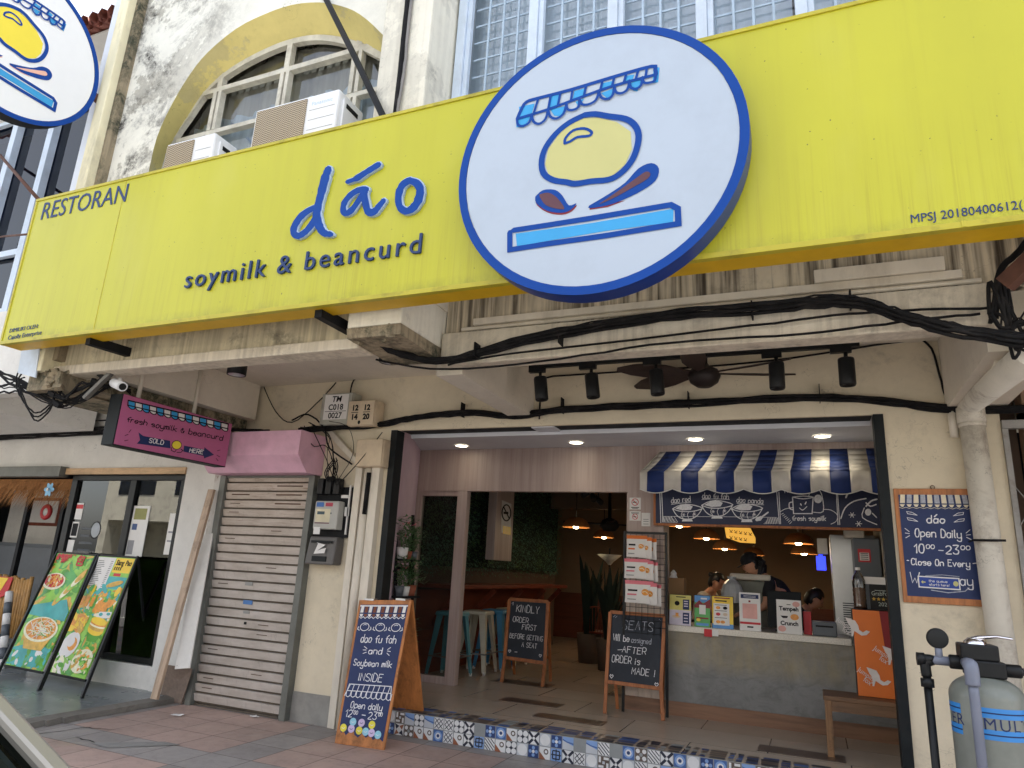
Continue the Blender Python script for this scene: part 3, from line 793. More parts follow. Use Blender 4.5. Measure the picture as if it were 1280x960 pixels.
# right bay upper windows: five casements with grilles
Yg = 4.06
rows = []
for k in range(7):
    x0 = -2.44+.632*k; x1 = x0+.632
    g = MB()
    g.box(x0, x0+.075, Yg, Yg+.08, 4.1, 7.0); g.box(x0+.075, x1, Yg+.01, Yg+.07, 6.6, 6.7); g.box(x0+.075, x1, Yg+.01, Yg+.07, 4.1, 4.2)
    g.box(x0+.076, x0+.115, Yg+.02, Yg+.07, 4.2, 6.6)
    w = g.build('casement_window', mat['bluewhite'], H, bevel=.004)
    gg = MB()
    for j in range(1, 4): gg.box(x0+.115+j*.129-.008, x0+.115+j*.129+.008, Yg+.085, Yg+.098, 4.2, 6.6)
    for j in range(14): z = 4.32+j*.165; gg.box(x0+.116, x1-.001, Yg+.0985, Yg+.11, z-.007, z+.007)
    gg.build('grille', mat['grille'], w)
    MB().add([(x0+.08,Yg+.15,4.2),(x1,Yg+.15,4.2),(x1,Yg+.15,6.6),(x0+.08,Yg+.15,6.6)], [(0,1,2,3)]).build('pane', mat['glass'], w)
    gg = MB(); m = 14
    px_ = [x0+.02+i*.6/(m-1) for i in range(m)]
    gg.add([(x, Yg+.24+.02*math.sin(i*1.9+k), z) for z in (4.1, 6.8) for i, x in enumerate(px_)], [(i, i+1, m+i+1, m+i) for i in range(m-1)], 0, True)
    gg.build('curtain', mat['winblind'], w)
g = MB(); g.box(-2.45, 2.0, Yg, 4.5, 7.0, TOP); g.build('upper_wall', mat['peel'], H)
# body of the building: floor slab, sides, back, roof
g = MB()
g.box(-6.42, 1.34, 6.06, 16, 3.47, 3.6); g.box(-6.56, -6.42, 6.06, 16, 0, TOP); g.box(-6.56, -6.43, 4.52, 6.059, 3.47, TOP); g.box(1.31, 1.44, 6.06, 16, 0, TOP)
g.box(-6.42, 1.31, 15.9, 16, 0, TOP); g.box(-2.5, 1.3, 5.4, 5.5, 3.61, 7.2); g.box(-6.4, -2.5, 5.4, 5.5, 3.61, 7.2)
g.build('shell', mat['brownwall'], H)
g = MB(); g.box(-6.7, 1.6, 3.5, 16.2, TOP, TOP+.2); g.build('roof_slab', mat['fascia'], H)
# shop opening: dark frame and roller slot
for a_, b_ in ((-3.86, -3.79), (.485, .555)): MB().box(a_, b_, YW-.02, YW+.12, .0, 2.80).build('opening_post', mat['frame'], H)
g = MB(); g.box(-3.79, .485, YW+.036, YW+.249, 2.806, 2.86); g.build('roller_slot_shade', mat['black'], H)  # solid black panel, its colour stands for the shade inside the open slot
g = MB(); g.box(-3.79, .485, YW+.25, YW+.275, 2.765, 2.93); g.box(-2.36, -2.14, YW+.036, YW+.249, 2.79, 2.805); g.build('lintel_trim', mat['recess_ceil'], H)
g = MB(); g.box(-4.62, .9, YW+.276, YI+.12, 2.90, 2.96); g.build('recess_ceiling', mat['recess_ceil'], H)
g = MB(); g.hexa([(-4.4,YW+.2,.2),(-3.86,YW+.2,.2),(-4.50,YI,.2),(-4.6,YI,.2),(-4.4,YW+.2,2.899),(-3.86,YW+.2,2.899),(-4.50,YI,2.899),(-4.6,YI,2.899)])
g.build('recess_wall', mat['pinkwall'], H)
g = MB(); g.box(.62, .8, YW+.2, 8.6, .2, 2.899); g.build('recess_wall', mat['cream'], H)
# shop floor and patterned step
g = MB(); g.box(-6.4, 1.3, YW+.21, 15.9, .01, .2); g.box(-3.79, .485, YW+.10, YW+.209, .01, .2); g.build('shop_floor', mat['floortile'], H)
for Q in (((624,875),(696,885),(706,881),(634,871)), ((665,895),(750,908),(760,903),(676,891)), ((945,938),(1056,954),(1058,946),(951,931)), ((619,851),(683,861),(691,857),(626,847)), ((760,869),(800,875),(802,871),(766,866))):
    g = MB(); P = [at(x, y, Z=.2) for x, y in Q]
    dx = P[1].x-P[0].x; y0, y1 = (P[0].y+P[1].y)/2, (P[2].y+P[3].y)/2; x0, x1 = (P[0].x+P[3].x)/2, (P[1].x+P[2].x)/2
    g.box(x0, x1, y0, y1, .2005, .2035); g.build('floor_inlay', mat['inlay'], H)
# header, column, glazed side panel in pale laminate
g = MB(); g.box(-4.55, .62, YI, YI+.1, 2.39, 2.899); g.box(-1.84, -1.44, YI+.001, YI+.3, .36, 2.389); g.build('shopfront_panel', mat['laminate'], H)
g = MB()
for i in range(3): g.box(-1.835+i*.132, -1.706+i*.132, YI-.014, YI, .33, 1.62)
g.build('plank_cladding', mat['plank'], H, bevel=.003)
g = MB(); g.box(-1.85, -1.435, YI-.025, YI-.0145, .2, .33); g.box(-1.434, .62, YI-.036, YI-.0215, .2, .33); g.build('skirting', mat['skirt'], H)
g = MB(); g.box(-4.52, -4.43, YI+.01, YI+.09, .2, 2.389); g.box(-3.93, -3.80, YI+.0, YI+.1, .2, 2.389); g.box(-4.43, -3.93, YI+.015, YI+.085, .2, .28); g.box(-4.43, -3.93, YI+.015, YI+.085, 2.33, 2.389)
fp = g.build('side_light', mat['laminate'], H, bevel=.004)
MB().box(-4.43, -3.93, YI+.045, YI+.055, .28, 2.33).build('pane', mat['clearglass'], fp)
# counter
g = MB(); g.box(-1.434, .62, YI-.02, YI+.1, .2, .985); g.build('counter_front', mat['counter'], H)
g = MB(); g.box(-1.434, .29, YI-.05, YI+.75, .986, 1.045); g.build('counter_top', mat['terrazzo'], H, bevel=.006)
# room inside
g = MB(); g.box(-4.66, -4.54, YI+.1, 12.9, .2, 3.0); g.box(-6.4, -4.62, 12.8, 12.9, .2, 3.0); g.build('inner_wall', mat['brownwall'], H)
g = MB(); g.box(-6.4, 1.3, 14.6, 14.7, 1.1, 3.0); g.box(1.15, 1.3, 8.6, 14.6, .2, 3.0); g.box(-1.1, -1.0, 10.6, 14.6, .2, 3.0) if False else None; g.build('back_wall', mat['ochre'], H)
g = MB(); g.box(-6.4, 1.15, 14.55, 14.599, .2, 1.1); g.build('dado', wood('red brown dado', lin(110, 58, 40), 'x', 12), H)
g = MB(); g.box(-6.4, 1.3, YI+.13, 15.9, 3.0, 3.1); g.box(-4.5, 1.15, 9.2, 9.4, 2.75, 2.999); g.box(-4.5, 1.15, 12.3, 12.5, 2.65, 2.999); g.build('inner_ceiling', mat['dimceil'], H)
# patterned cement tiles on the step
TC = [lin(226,226,226), lin(34,40,58), lin(70,104,164), lin(132,164,212), lin(150,92,64), lin(146,150,150), lin(40,64,116), lin(98,84,76), lin(196,200,206)]
TM = [M_('cement tile colour', c, .45, var=.1, grime=.2, gcol=(.1,.09,.08)) for c in TC]
tl = MB()
def tile(fr, x, y, s, kind, rr):
    q = lambda pts, m, z=.0012: fr.poly(tl, [(x+a*s, y+b*s) for a, b in pts], z, m)
    st = lambda pts, w, m, z=.0016: fr.stroke(tl, [(x+a*s, y+b*s) for a, b in pts], w*s, z, m, caps=False)
    el = lambda cx, cy, r, m, z=.0018, n=10: fr.ell(tl, x+cx*s, y+cy*s, r*s, r*s, z, m, n)
    full = lambda m: fr.quad(tl, x+.004, x+s-.004, y+.004, y+s-.004, .0006, m)
    if kind == 0: full(0); [st([(a, b), (.5, .5)], .2, 1, .0016+i*2e-4) for i, (a, b) in enumerate(((.04,.04),(.96,.04),(.96,.96),(.04,.96)))]; el(.5,.5,.12,0,.0028)
    elif kind == 1: full(0); [st([(.06, t), (t, .06)], .07, 1) for t in (.35,.6,.9)]; [st([(t, .94), (.94, t)], .07, 1) for t in (.3,.6)]
    elif kind == 2: full(2); el(.5,.5,.4,3,.0014,14); el(.5,.5,.26,0,.0018); el(.5,.5,.14,6,.0022)
    elif kind == 3: full(1); [el(a, b, .23, 0, .0014, 12) for a in (.26,.74) for b in (.26,.74)]
    elif kind == 4: full(0); q([(.03,.03),(.5,.2),(.2,.5)], 4); q([(.97,.97),(.5,.8),(.8,.5)], 4); q([(.97,.03),(.8,.5),(.5,.2)], 1); q([(.03,.97),(.2,.5),(.5,.8)], 1)
    elif kind == 5: full(5)
    elif kind == 6: full(6); [el(.5+.27*math.cos(a), .5+.27*math.sin(a), .14, 3, .0014+a*1e-4, 8) for a in (0,1.57,3.14,4.71)]; el(.5,.5,.13,0,.0024)
    elif kind == 7: full(3); q([(.03,.03),(.97,.03),(.97,.35),(.03,.7)], 8); st([(.03,.75),(.4,.6),(.97,.5)], .1, 2)
    elif kind == 8: full(0); [st(p_, .06, 1, .0016+i*2e-4) for i, p_ in enumerate((((.1,.1),(.9,.9)),((.1,.9),(.9,.1)),((.1,.5),(.5,.1)),((.5,.9),(.9,.5)),((.1,.5),(.5,.9)),((.5,.1),(.9,.5))))]
    elif kind == 9: full(3); [st(p_, .1, 1, .0016+i*2e-4) for i, p_ in enumerate((((.5,.08),(.5,.92)),((.08,.5),(.92,.5)),((.2,.2),(.8,.2)),((.8,.2),(.8,.8)),((.8,.8),(.2,.8)),((.2,.8),(.2,.2))))]
    elif kind == 10: full(7); [q([(a,b),(a+.18,b),(a+.18,b+.42),(a,b+.42)], 0) for a, b in ((.1,.5),(.72,.08))]; [q([(a,b),(a+.42,b),(a+.42,b+.18),(a,b+.18)], 0) for a, b in ((.08,.12),(.5,.72))]; q([(.4,.4),(.6,.4),(.6,.6),(.4,.6)], 8)
    elif kind == 11: full(8); el(.5,.5,.44,0,.0014,14)
    elif kind == 12: full(0); q([(.03,.03),(.6,.03),(.03,.6)], 4); el(.62,.62,.22,7,.0014,10); el(.62,.62,.12,0,.0018)
    else: full(7); [el(a, b, .17, 0, .0014, 8) for a in (.25,.75) for b in (.25,.75)]; el(.5,.5,.15,5,.002,6)
rr = random.Random(21)
s_ = .1005
f1 = Fr((-3.79, YW+.099, 0), (1,0,0), (0,0,1)); nx = int(4.27/s_)
for i in range(nx+1):
    for j, y in enumerate((.2-.001-s_*1, .2-.002-s_*2+.002)):
        if y < -.2: continue
        if i*s_+s_ > 4.275: continue
        tile(f1, i*s_, y, s_, rr.choice(range(14)), rr)
f2 = Fr((-3.79, YW+.10, .2), (1,0,0), (0,1,0))
tl.box(-3.79, .485, YW+.0995, YW+.1005, .003, .2, 5)
step_ = tl.build('patterned_step', TM, H)
tl = MB()
for i in range(nx):
    w = rr.uniform(.10, .2)
rr = random.Random(4)
x = -3.78
# top of the step: broken pieces of dark patterned tile
while x < .45:
    w = rr.uniform(.05, .17)
    for yy in (0, .07, .14, .21):
        d = rr.uniform(.045, .075)
        f2.poly(tl, [(x+3.79+rr.uniform(0,.02), yy+rr.uniform(.004,.01)), (x+3.79+w-.01, yy+rr.uniform(.004,.012)), (x+3.79+w-.012, yy+d), (x+3.79+rr.uniform(0,.03), yy+d-.006)], .0035, rr.choice((1,1,7,6,6,5,2,7)))
    x += w
tl.build('step_top_mosaic', TM, H)
# ================================================================== LEFT NEIGHBOUR
NB = thing('shophouse', 'white shophouse at far left with blue tinted upper windows and a glazed noodle shop below', 'shophouse', (-10.5, 5.85, 0))
g = MB(); g.box(-16, -6.57, YW, YW+.2, 2.40, 3.2); g.box(-6.57, -6.105, YW-.03, YW+.2, .0, 3.2); g.box(-16, -13, YW, YW+.2, 0, 2.4)
g.build('ground_wall', mat['white'], NB)
g = MB(); g.box(-16, -6.41, 4.3, YW+.1, 3.2, 3.3); g.box(-16, -6.5, 4.2, 4.35, 2.95, 3.55); g.box(-9.6, -9.2, 4.36, YW, 3.0, 3.199); g.build('soffit', mat['white'], NB)
g = MB(); g.hexa([(-16,5.0,3.0),(-8.9,5.0,3.0),(-8.2,5.75,2.9),(-16,5.75,2.9),(-16,5.0,3.199),(-8.9,5.0,3.199),(-8.2,5.75,3.199),(-16,5.75,3.199)]); g.build('bulkhead', mat['white'], NB)
for x in (-16, -13, -10): pass
g = MB(); g.box(-16, -6.475, 4.25, 4.4, 3.56, 3.9); g.box(-16, -6.475, 4.25, 16, 6.55, 6.95); g.box(-16, -15.9, 4.4, 16, 3.3, 6.55); g.box(-16, -7.1, 15.9, 16, 0, 6.55); g.box(-16, -6.6, 5.6, 5.7, 3.6, 6.55)
g.build('upper_wall', mat['white'], NB)
g = MB(); g.box(-6.47, -6.327, 3.78, 4.5, 2.98, 7.9); g.build('edge_pier', M_('pale blue white pier', lin(216, 222, 232), .7, var=.06, grime=.2, gcol=(.3,.3,.3)), NB)
# blue glazing with white mullions
g = MB()
for k in range(11): x = -7.95-k*.72; g.box(x-.05, x+.05, 4.28, 4.36, 3.9, 6.55)
for z in (3.9, 4.62, 6.5): g.box(-16, -6.48, 4.30, 4.35, z, z+.07)
w = g.build('upper_window', mat['bluewhite'], NB)
MB().add([(-16,4.37,3.9),(-6.48,4.37,3.9),(-6.48,4.37,6.55),(-16,4.37,6.55)], [(0,1,2,3)]).build('pane', mat['blueglass'], w)
MB().box(-16, -6.48, 4.6, 4.62, 3.9, 6.6).build('blind', M_('dark blue blind', lin(36, 52, 84), .8, var=.25), w)
# clay tile eaves
g = MB(); rr = random.Random(8)
for r in range(9):
    for k in range(66):
        x = -16+k*.15; y0 = 3.85+r*.17; z0 = 6.98+r*.085
        if x > -6.55: continue
        g.tube([(x, y0-.03, z0+.035+rr.uniform(-.006,.006)), (x, y0+.19, z0+.125)], .078, 6, caps=False)
        g.tube([(x+.075, y0, z0), (x+.075, y0+.18, z0+.085)], .05, 5, caps=False)
g.build('roof', mat['rooftile'], NB)
g = MB(); g.box(-16, -6.6, 5.4, 16, 7.7, 7.9); g.box(-16, -6.48, 3.95, 5.5, 6.951, 6.97); g.build('roof_slab', mat['white'], NB)
g = MB(); g.box(-16, -15.9, 6.06, 16, 0, 3.3); g.box(-16, -6.6, 11, 11.1, 0, 3.3); g.box(-16, -6.6, 6.06, 15.9, 3.31, 3.4); g.box(-16, -6.6, 6.06, 11, .0, .05); g.build('shell', mat['fridge'], NB)
# glazed front right half
gx0, gx1 = -8.52, -6.575
g = MB()
for x in (gx0, -7.47, gx1-.065): g.box(x-.04, x+.06, YW+.02, YW+.1, .30, 2.30)
g.box(gx0+.0601, gx1-.1051, YW+.025, YW+.095, .30, .36); g.box(gx0-.04, gx1, YW+.02, YW+.1, 2.301, 2.36)
w = g.build('glass_front', mat['blackgloss'], NB, bevel=.003)
MB().box(gx0+.06, gx1-.07, YW+.058, YW+.064, .36, 2.30).build('pane', mat['shopglass'], w)
SM = [mat['paper'], mat['paper'], mat['red'], mat['black'], M_('grey print', lin(150,150,154), .6), M_('olive print', lin(150,150,90), .6), mat['blueboard']]
for (x0, x1, z0, z1, m, deco) in ((-8.42,-8.30,1.82,2.02,1,[(-8.42,-8.30,1.95,2.0,2)]),(-8.43,-8.31,1.6,1.79,0,[(-8.42,-8.32,1.62,1.77,3)]),(-8.44,-8.33,1.42,1.57,0,[]),(-8.42,-8.34,1.3,1.4,0,[]),(-7.42,-7.14,1.42,2.0,0,[(-7.4,-7.3,1.44,1.6,4),(-7.38,-7.18,1.84,1.97,5),(-7.38,-7.3,1.72,1.79,6)]),(-6.80,-6.66,1.46,1.92,0,[(-6.78,-6.70,1.7,1.72,4),(-6.78,-6.70,1.6,1.62,4)])):
    g = MB(); g.box(x0, x1, YW+.052, YW+.0575, z0, z1, m)
    for d in deco: g.box(d[0], d[1], YW+.0512, YW+.0519, d[2], d[3], d[4])
    g.build('window_sticker', SM, w)
gfr = Fr((-8.42, YW+.056, 1.5), (1,0,0), (0,0,1)); g = MB()
gfr.ell(g, .42, .20, .09, .105, 0, 0, 20); gfr.ell(g, .42, .20, .075, .09, .0004, 1, 20)
for i in range(4): gfr.quad(g, .17, .17+(.2,.16,.24,.22)[i], .2-i*.085, .225-i*.085, .0002, 2)
g.build('window_lettering', [mat['black'], M_('frosted decal', lin(170,176,180), .7), M_('dim decal', lin(90,94,98), .7)], w)
GN = M_('grey notice', lin(120,126,122), .7)
for a_, b_, m_ in ((-8.2,-7.66,mat['blueboard']),(-7.38,-6.60,mat['blueboard']),(-8.55,-8.22,GN)): MB().box(a_, b_, YW+.3, YW+.32, 1.02, 1.72).build('notice_board', m_, w)
g = MB(); g.box(-8.6, gx1, YW+.0, YW+.2, .0, .29); g.build('tiled_plinth', mat['whitetile'], NB)
g = MB(); g.box(-8.62, -6.571, YW-.05, YW-.001, 2.365, 2.44); g.build('timber_header', mat['timberx'], NB)
g = MB(); g.box(-16, -8.63, YW-.12, YW-.001, 2.33, 2.46); g.build('shutter_header', mat['shutterframe'], NB, bevel=.006)
# open bar half: thatch, dark counter, wall inside
g = MB(); rr = random.Random(2)
for i in range(1600):
    x = rr.uniform(-12.5, -8.55); z = rr.uniform(2.2, 2.32); y = YW+rr.uniform(.05, .3); l = rr.uniform(.14, .34)
    dx = rr.uniform(-.05, .07); g.add([(x,y,z),(x+.01,y,z),(x+dx,y-.12+rr.uniform(-.03,.03),z-l)], [(0,1,2)])
g.box(-12.5, -8.57, YW+.14, YW+.3, 2.20, 2.33); g.build('thatch_valance', mat['straw'], NB)
g = MB(); g.box(-12.5, -8.6, 7.0, 7.1, .06, 1.45); g.box(-12.5, -8.6, 7.101, 7.3, .06, 1.5); g.build('bar_front', mat['fridge'], NB)
g = MB(); g.box(-12.5, -8.6, 7.6, 7.62, 1.4, 2.5); g.build('inner_wall', mat['white'], NB)
for x in (-9.62, -8.9, -10.6): MB().box(x-.03, x+.03, YW+.2, YW+.26, .1, 2.2).build('bar_post', mat['black'], NB)

# ================================================================== RIGHT NEIGHBOUR
RB = thing('shophouse', 'grimy shophouse at the right edge with a closed lattice gate', 'shophouse', (5, 5.85, 0))
g = MB(); g.box(1.45, 1.48, YW+.02, YW+.2, 0, 2.8); g.box(1.45, 9, YW+.02, YW+.2, 2.72, 3.4); g.box(5, 9, YW+.02, YW+.2, 0, 2.72); g.build('ground_wall', plaster('brown stained wall', lin(170, 140, 116), mould=.5), RB)
g = MB(); g.box(1.45, 9, 4.2, YW, 3.36, 3.46); g.box(1.45, 9, 4.3, 16, 7.6, 7.8); g.box(8.9, 9, 4.3, 16, 0, 7.6); g.box(1.45, 8.9, 9.8, 9.9, 0, 3.36); g.box(1.36, 8.9, 6.1, 16, 3.47, 3.55); g.build('shell', mat['ceil'], RB)
g = MB(); g.box(1.35, 9, 4.28, 4.42, 3.0, 7.6); g.box(1.38, 1.8, 4.0, 4.279, 2.7, 7.6); g.build('front_wall', mat['fascia'], RB)
# lattice gate
g = MB(); Yq = YW-.03
g.box(1.30, 5.0, Yq-.01, Yq+.04, 2.66, 2.72); g.box(1.30, 1.335, Yq, Yq+.04, .02, 2.659)
for k in range(1, 22): x = 1.33+k*.17; g.box(x-.008, x+.008, Yq+.002, Yq+.03, .05, 2.659)
for k in range(0, 22):
    for z in range(4):
        z0 = .12+z*.62; x = 1.33+k*.17
        g.bar((x,Yq-.004,z0),(x+.17,Yq-.004,z0+.28),.018,.004); g.bar((x+.17,Yq+.036,z0),(x,Yq+.036,z0+.28),.018,.004)
gt = g.build('lattice_gate', mat['gate'], RB)
g = MB()
for k in range(24): x = 1.5+k*.15; g.box(x, x+.11, YW+.3, YW+.32, .05, 2.7, k % 2)
g.build('shutter_slat', [mat['rust'], M_('dark timber slat', lin(90, 70, 60), .7)], RB)
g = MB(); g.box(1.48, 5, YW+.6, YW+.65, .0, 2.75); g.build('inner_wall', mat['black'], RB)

# ================================================================== OPPOSITE ROW (seen only in reflections, and it throws the street's light back)
cols = [lin(232,226,206), lin(214,206,190), lin(236,232,226), lin(206,214,218), lin(230,214,190)]
for b in range(5):
    x0 = -34+b*12.5; m = plaster('opposite wall paint', cols[b], mould=.5)
    o = thing('shophouse', ['cream', 'beige', 'white', 'pale grey', 'peach'][b]+' two storey shophouse across the street behind the viewer', 'shophouse', (x0+6.2, -13.5, -.12))
    g = MB(); g.box(x0, x0+12.4, -22, -13.5, 2.9, 8.2); g.box(x0, x0+.5, -22, -13.5, -.14, 2.9); g.box(x0+11.9, x0+12.4, -22, -13.5, -.14, 2.9); g.box(x0, x0+12.4, -22, -16, -.13, 2.9); g.build('wall', m, o)
    for k in range(3):
        cx = x0+2.2+k*4
        g = MB(); g.prism([(cx-1.3,-13.47,4.2),(cx+1.3,-13.47,4.2),(cx+1.3,-13.47,5.6)]+[(cx+1.3*math.cos(a), -13.47, 5.6+1.3*math.sin(a)) for a in [PI*i/10 for i in range(1, 10)]]+[(cx-1.3,-13.47,5.6)], (0,-.02,0))
        w = g.build('window', mat['blueglass'], o)
        g = MB(); g.box(cx-.04, cx+.04, -13.46, -13.42, 4.2, 6.9); g.box(cx-1.3, cx+1.3, -13.46, -13.43, 5.5, 5.6); g.build('frame', mat['bluewhite'], w)
    g = MB(); g.box(x0-.1, x0+12.5, -22.2, -13.2, 8.2, 8.4); g.build('roof', mat['rooftile'], o)
# ================================================================== THE LONG YELLOW SIGN
YS = 3.47
zb, zt_ = 3.147, 4.545
SG = thing('shop_sign', 'long yellow soymilk and beancurd shop sign across the front above the walkway', 'sign', (-2.3, 3.56, zb))
g = MB()
x0, x1 = -6.375, 1.75
g.add([(x0,YS,zb),(x1,YS,zb),(x1,YS,zt_),(x0,YS,zt_)], [(0,1,2,3)], 0)
g.add([(x0,YS,zb),(x0,3.65,zb),(x1,3.65,zb),(x1,YS,zb)], [(0,1,2,3)], 1)
g.add([(x0,YS,zt_),(x1,YS,zt_),(x1,3.65,zt_),(x0,3.65,zt_)], [(0,1,2,3)], 1)
g.add([(x0,YS,zb),(x0,YS,zt_),(x0,3.65,zt_),(x0,3.65,zb)], [(0,1,2,3)], 1); g.add([(x1,YS,zb),(x1,3.65,zb),(x1,3.65,zt_),(x1,YS,zt_)], [(0,1,2,3)], 1)
g.add([(x0,3.65,zb),(x0,3.65,zt_),(x1,3.65,zt_),(x1,3.65,zb)], [(0,1,2,3)], 1)
g.build('panel', [mat['yellow'], mat['yellow_under']], SG)
g = MB(); g.box(x0, x1, YS-.012, YS+.03, zb-.003, zb+.028); g.box(x0, x1, YS-.010, YS+.03, zt_-.022, zt_+.003); g.box(x0-.002, x0+.022, YS-.008, YS+.03, zb+.028, zt_-.022)
xs_ = at(135, 330, Y=YS).x
g.box(xs_-.004, xs_+.004, YS-.003, YS+.001, zb+.03, zt_-.024); g.box(.72, .74, YS-.016, YS-.0121, zb-.002, zb+.03)
g.build('edge_trim', mat['yellow_edge'], SG, bevel=.003)
def sline(s, a, b, capt, size_k=.727, **kw):
    """a line of print on the sign: a = left foot, b = right foot, capt = pixel of a capital's top"""
    A = at(*a, Y=YS); B = at(*b, Y=YS); h = at(*capt, Y=YS).z-A.z
    g = MB(); f = Fr(A, (B-A).normalized(), (0,0,1)); f.v = Vector((0,0,1)); f.n = Vector((0,-1,0))
    txt(g, f, s, 0, 0, h/size_k, kw.pop('lift', .003), width=(B-A).length, **kw); return g
sline('RESTORAN', (51,275), (157,252), (55,253), ext=.002).build('lettering', mat['navy_ink'], SG)
g = sline('soymilk & beancurd', (232,361), (527,317), (233,339), ext=.008, lift=.010, space=1.22); g.build('raised_lettering', mat['navy_ink'], SG)
sline('MPSJ 20180400612(', (1139,279), (1279,261), (1139,268), ext=.001).build('lettering', mat['navy_ink'], SG)
g = sline('DIMILIKI OLEH:', (12,416), (48,410), (12,411), ext=.001); g.v += sline('Cajolly Enterprise', (10,425), (58,417), (10,419), ext=.001).v if False else []
g.build('small_print', mat['navy_ink'], SG)
sline('Cajolly Enterprise', (10,425), (52,418), (10,419.5), ext=.001).build('small_print', mat['navy_ink'], SG)
# brush lettering dao, raised acrylic
g = MB(); pf = Px(Y=YS)
def b4(pts): return [(300+x/4, -(180+y/4)) for x, y in pts]
def brush(pts, w, z):
    P = [(p.x, p.y) for p in smooth([Vector((a, b, 0)) for a, b in b4(pts)], 4)]
    ws = [w[min(int(i*len(w)/len(P)), len(w)-1)]*rnd.uniform(.9, 1.1) for i in range(len(P))]
    pf.stroke(g, [(x+.7, y+.6) for x, y in P], [q+1.3 for q in ws], z-.014, 1, True, z-.015, 1)
    pf.stroke(g, P, ws, z-.011, 0)
brush([(452,135),(437,175),(415,260),(400,320),(394,370),(408,420),(430,452),(466,460)], [9,10.5,9.5,9.5,10,10,9.5,7], .036)
brush([(395,322),(350,342),(310,375),(282,420),(279,452),(296,466),(322,458),(355,428),(396,372)], [7,8,8,8,8,8,7.5,7.5,8], .034)
brush([(546,198),(590,182),(640,150),(702,112)], [5,7,7,6.5], .035)
brush([(640,235),(600,240),(560,265),(530,305),(527,345),(546,354),(575,330),(610,280),(636,245)], [8,7.5,7,7,7.5,7,7,7,8], .034)
brush([(626,240),(635,290),(650,345),(680,347),(706,318),(728,292)], [8,8.5,9,8.5,7.5,6.5], .036)
brush([(852,192),(818,218),(801,270),(807,320),(836,344),(872,330),(900,290),(910,240),(892,206),(856,192)], [9,8.5,8.5,8.5,9,9.5,10,10,9.5,8.5], .035)
g.build('brush_lettering', [mat['blue'], mat['blue_side']], SG)
# brackets and stays
for (a, b) in (((110,425),(168,443)), ((398,390),(446,417))):
    g = MB(); p0 = at(*a, Z=3.13); p1 = at(*b, Z=3.13); g.bar(p0, p1, .06, .075)
    g.box(p1.x-.035, p1.x+.035, p1.y-.05, p1.y+.0, 3.10, 3.30)
    g.build('bracket', mat['black'], SG)
g = MB(); g.tube([(-2.70,3.6,4.54), tuple(at(480,148,Y=3.62)), tuple(at(443,70,Y=3.76)), tuple(at(398,-20,Y=3.9))], .026, 8)
g.build('stay_rod', mat['black'], SG)
g = MB(); g.tube([(-6.37,3.52,4.53), tuple(at(0,194,Y=4.27))], .018, 8); g.build('stay_rod', mat['rust'], SG); g = MB(); g.tube([(-6.38,3.6,4.28), tuple(at(0,296,Y=4.27))], .012, 6)
g.build('stay_rod', mat['rust'], SG)

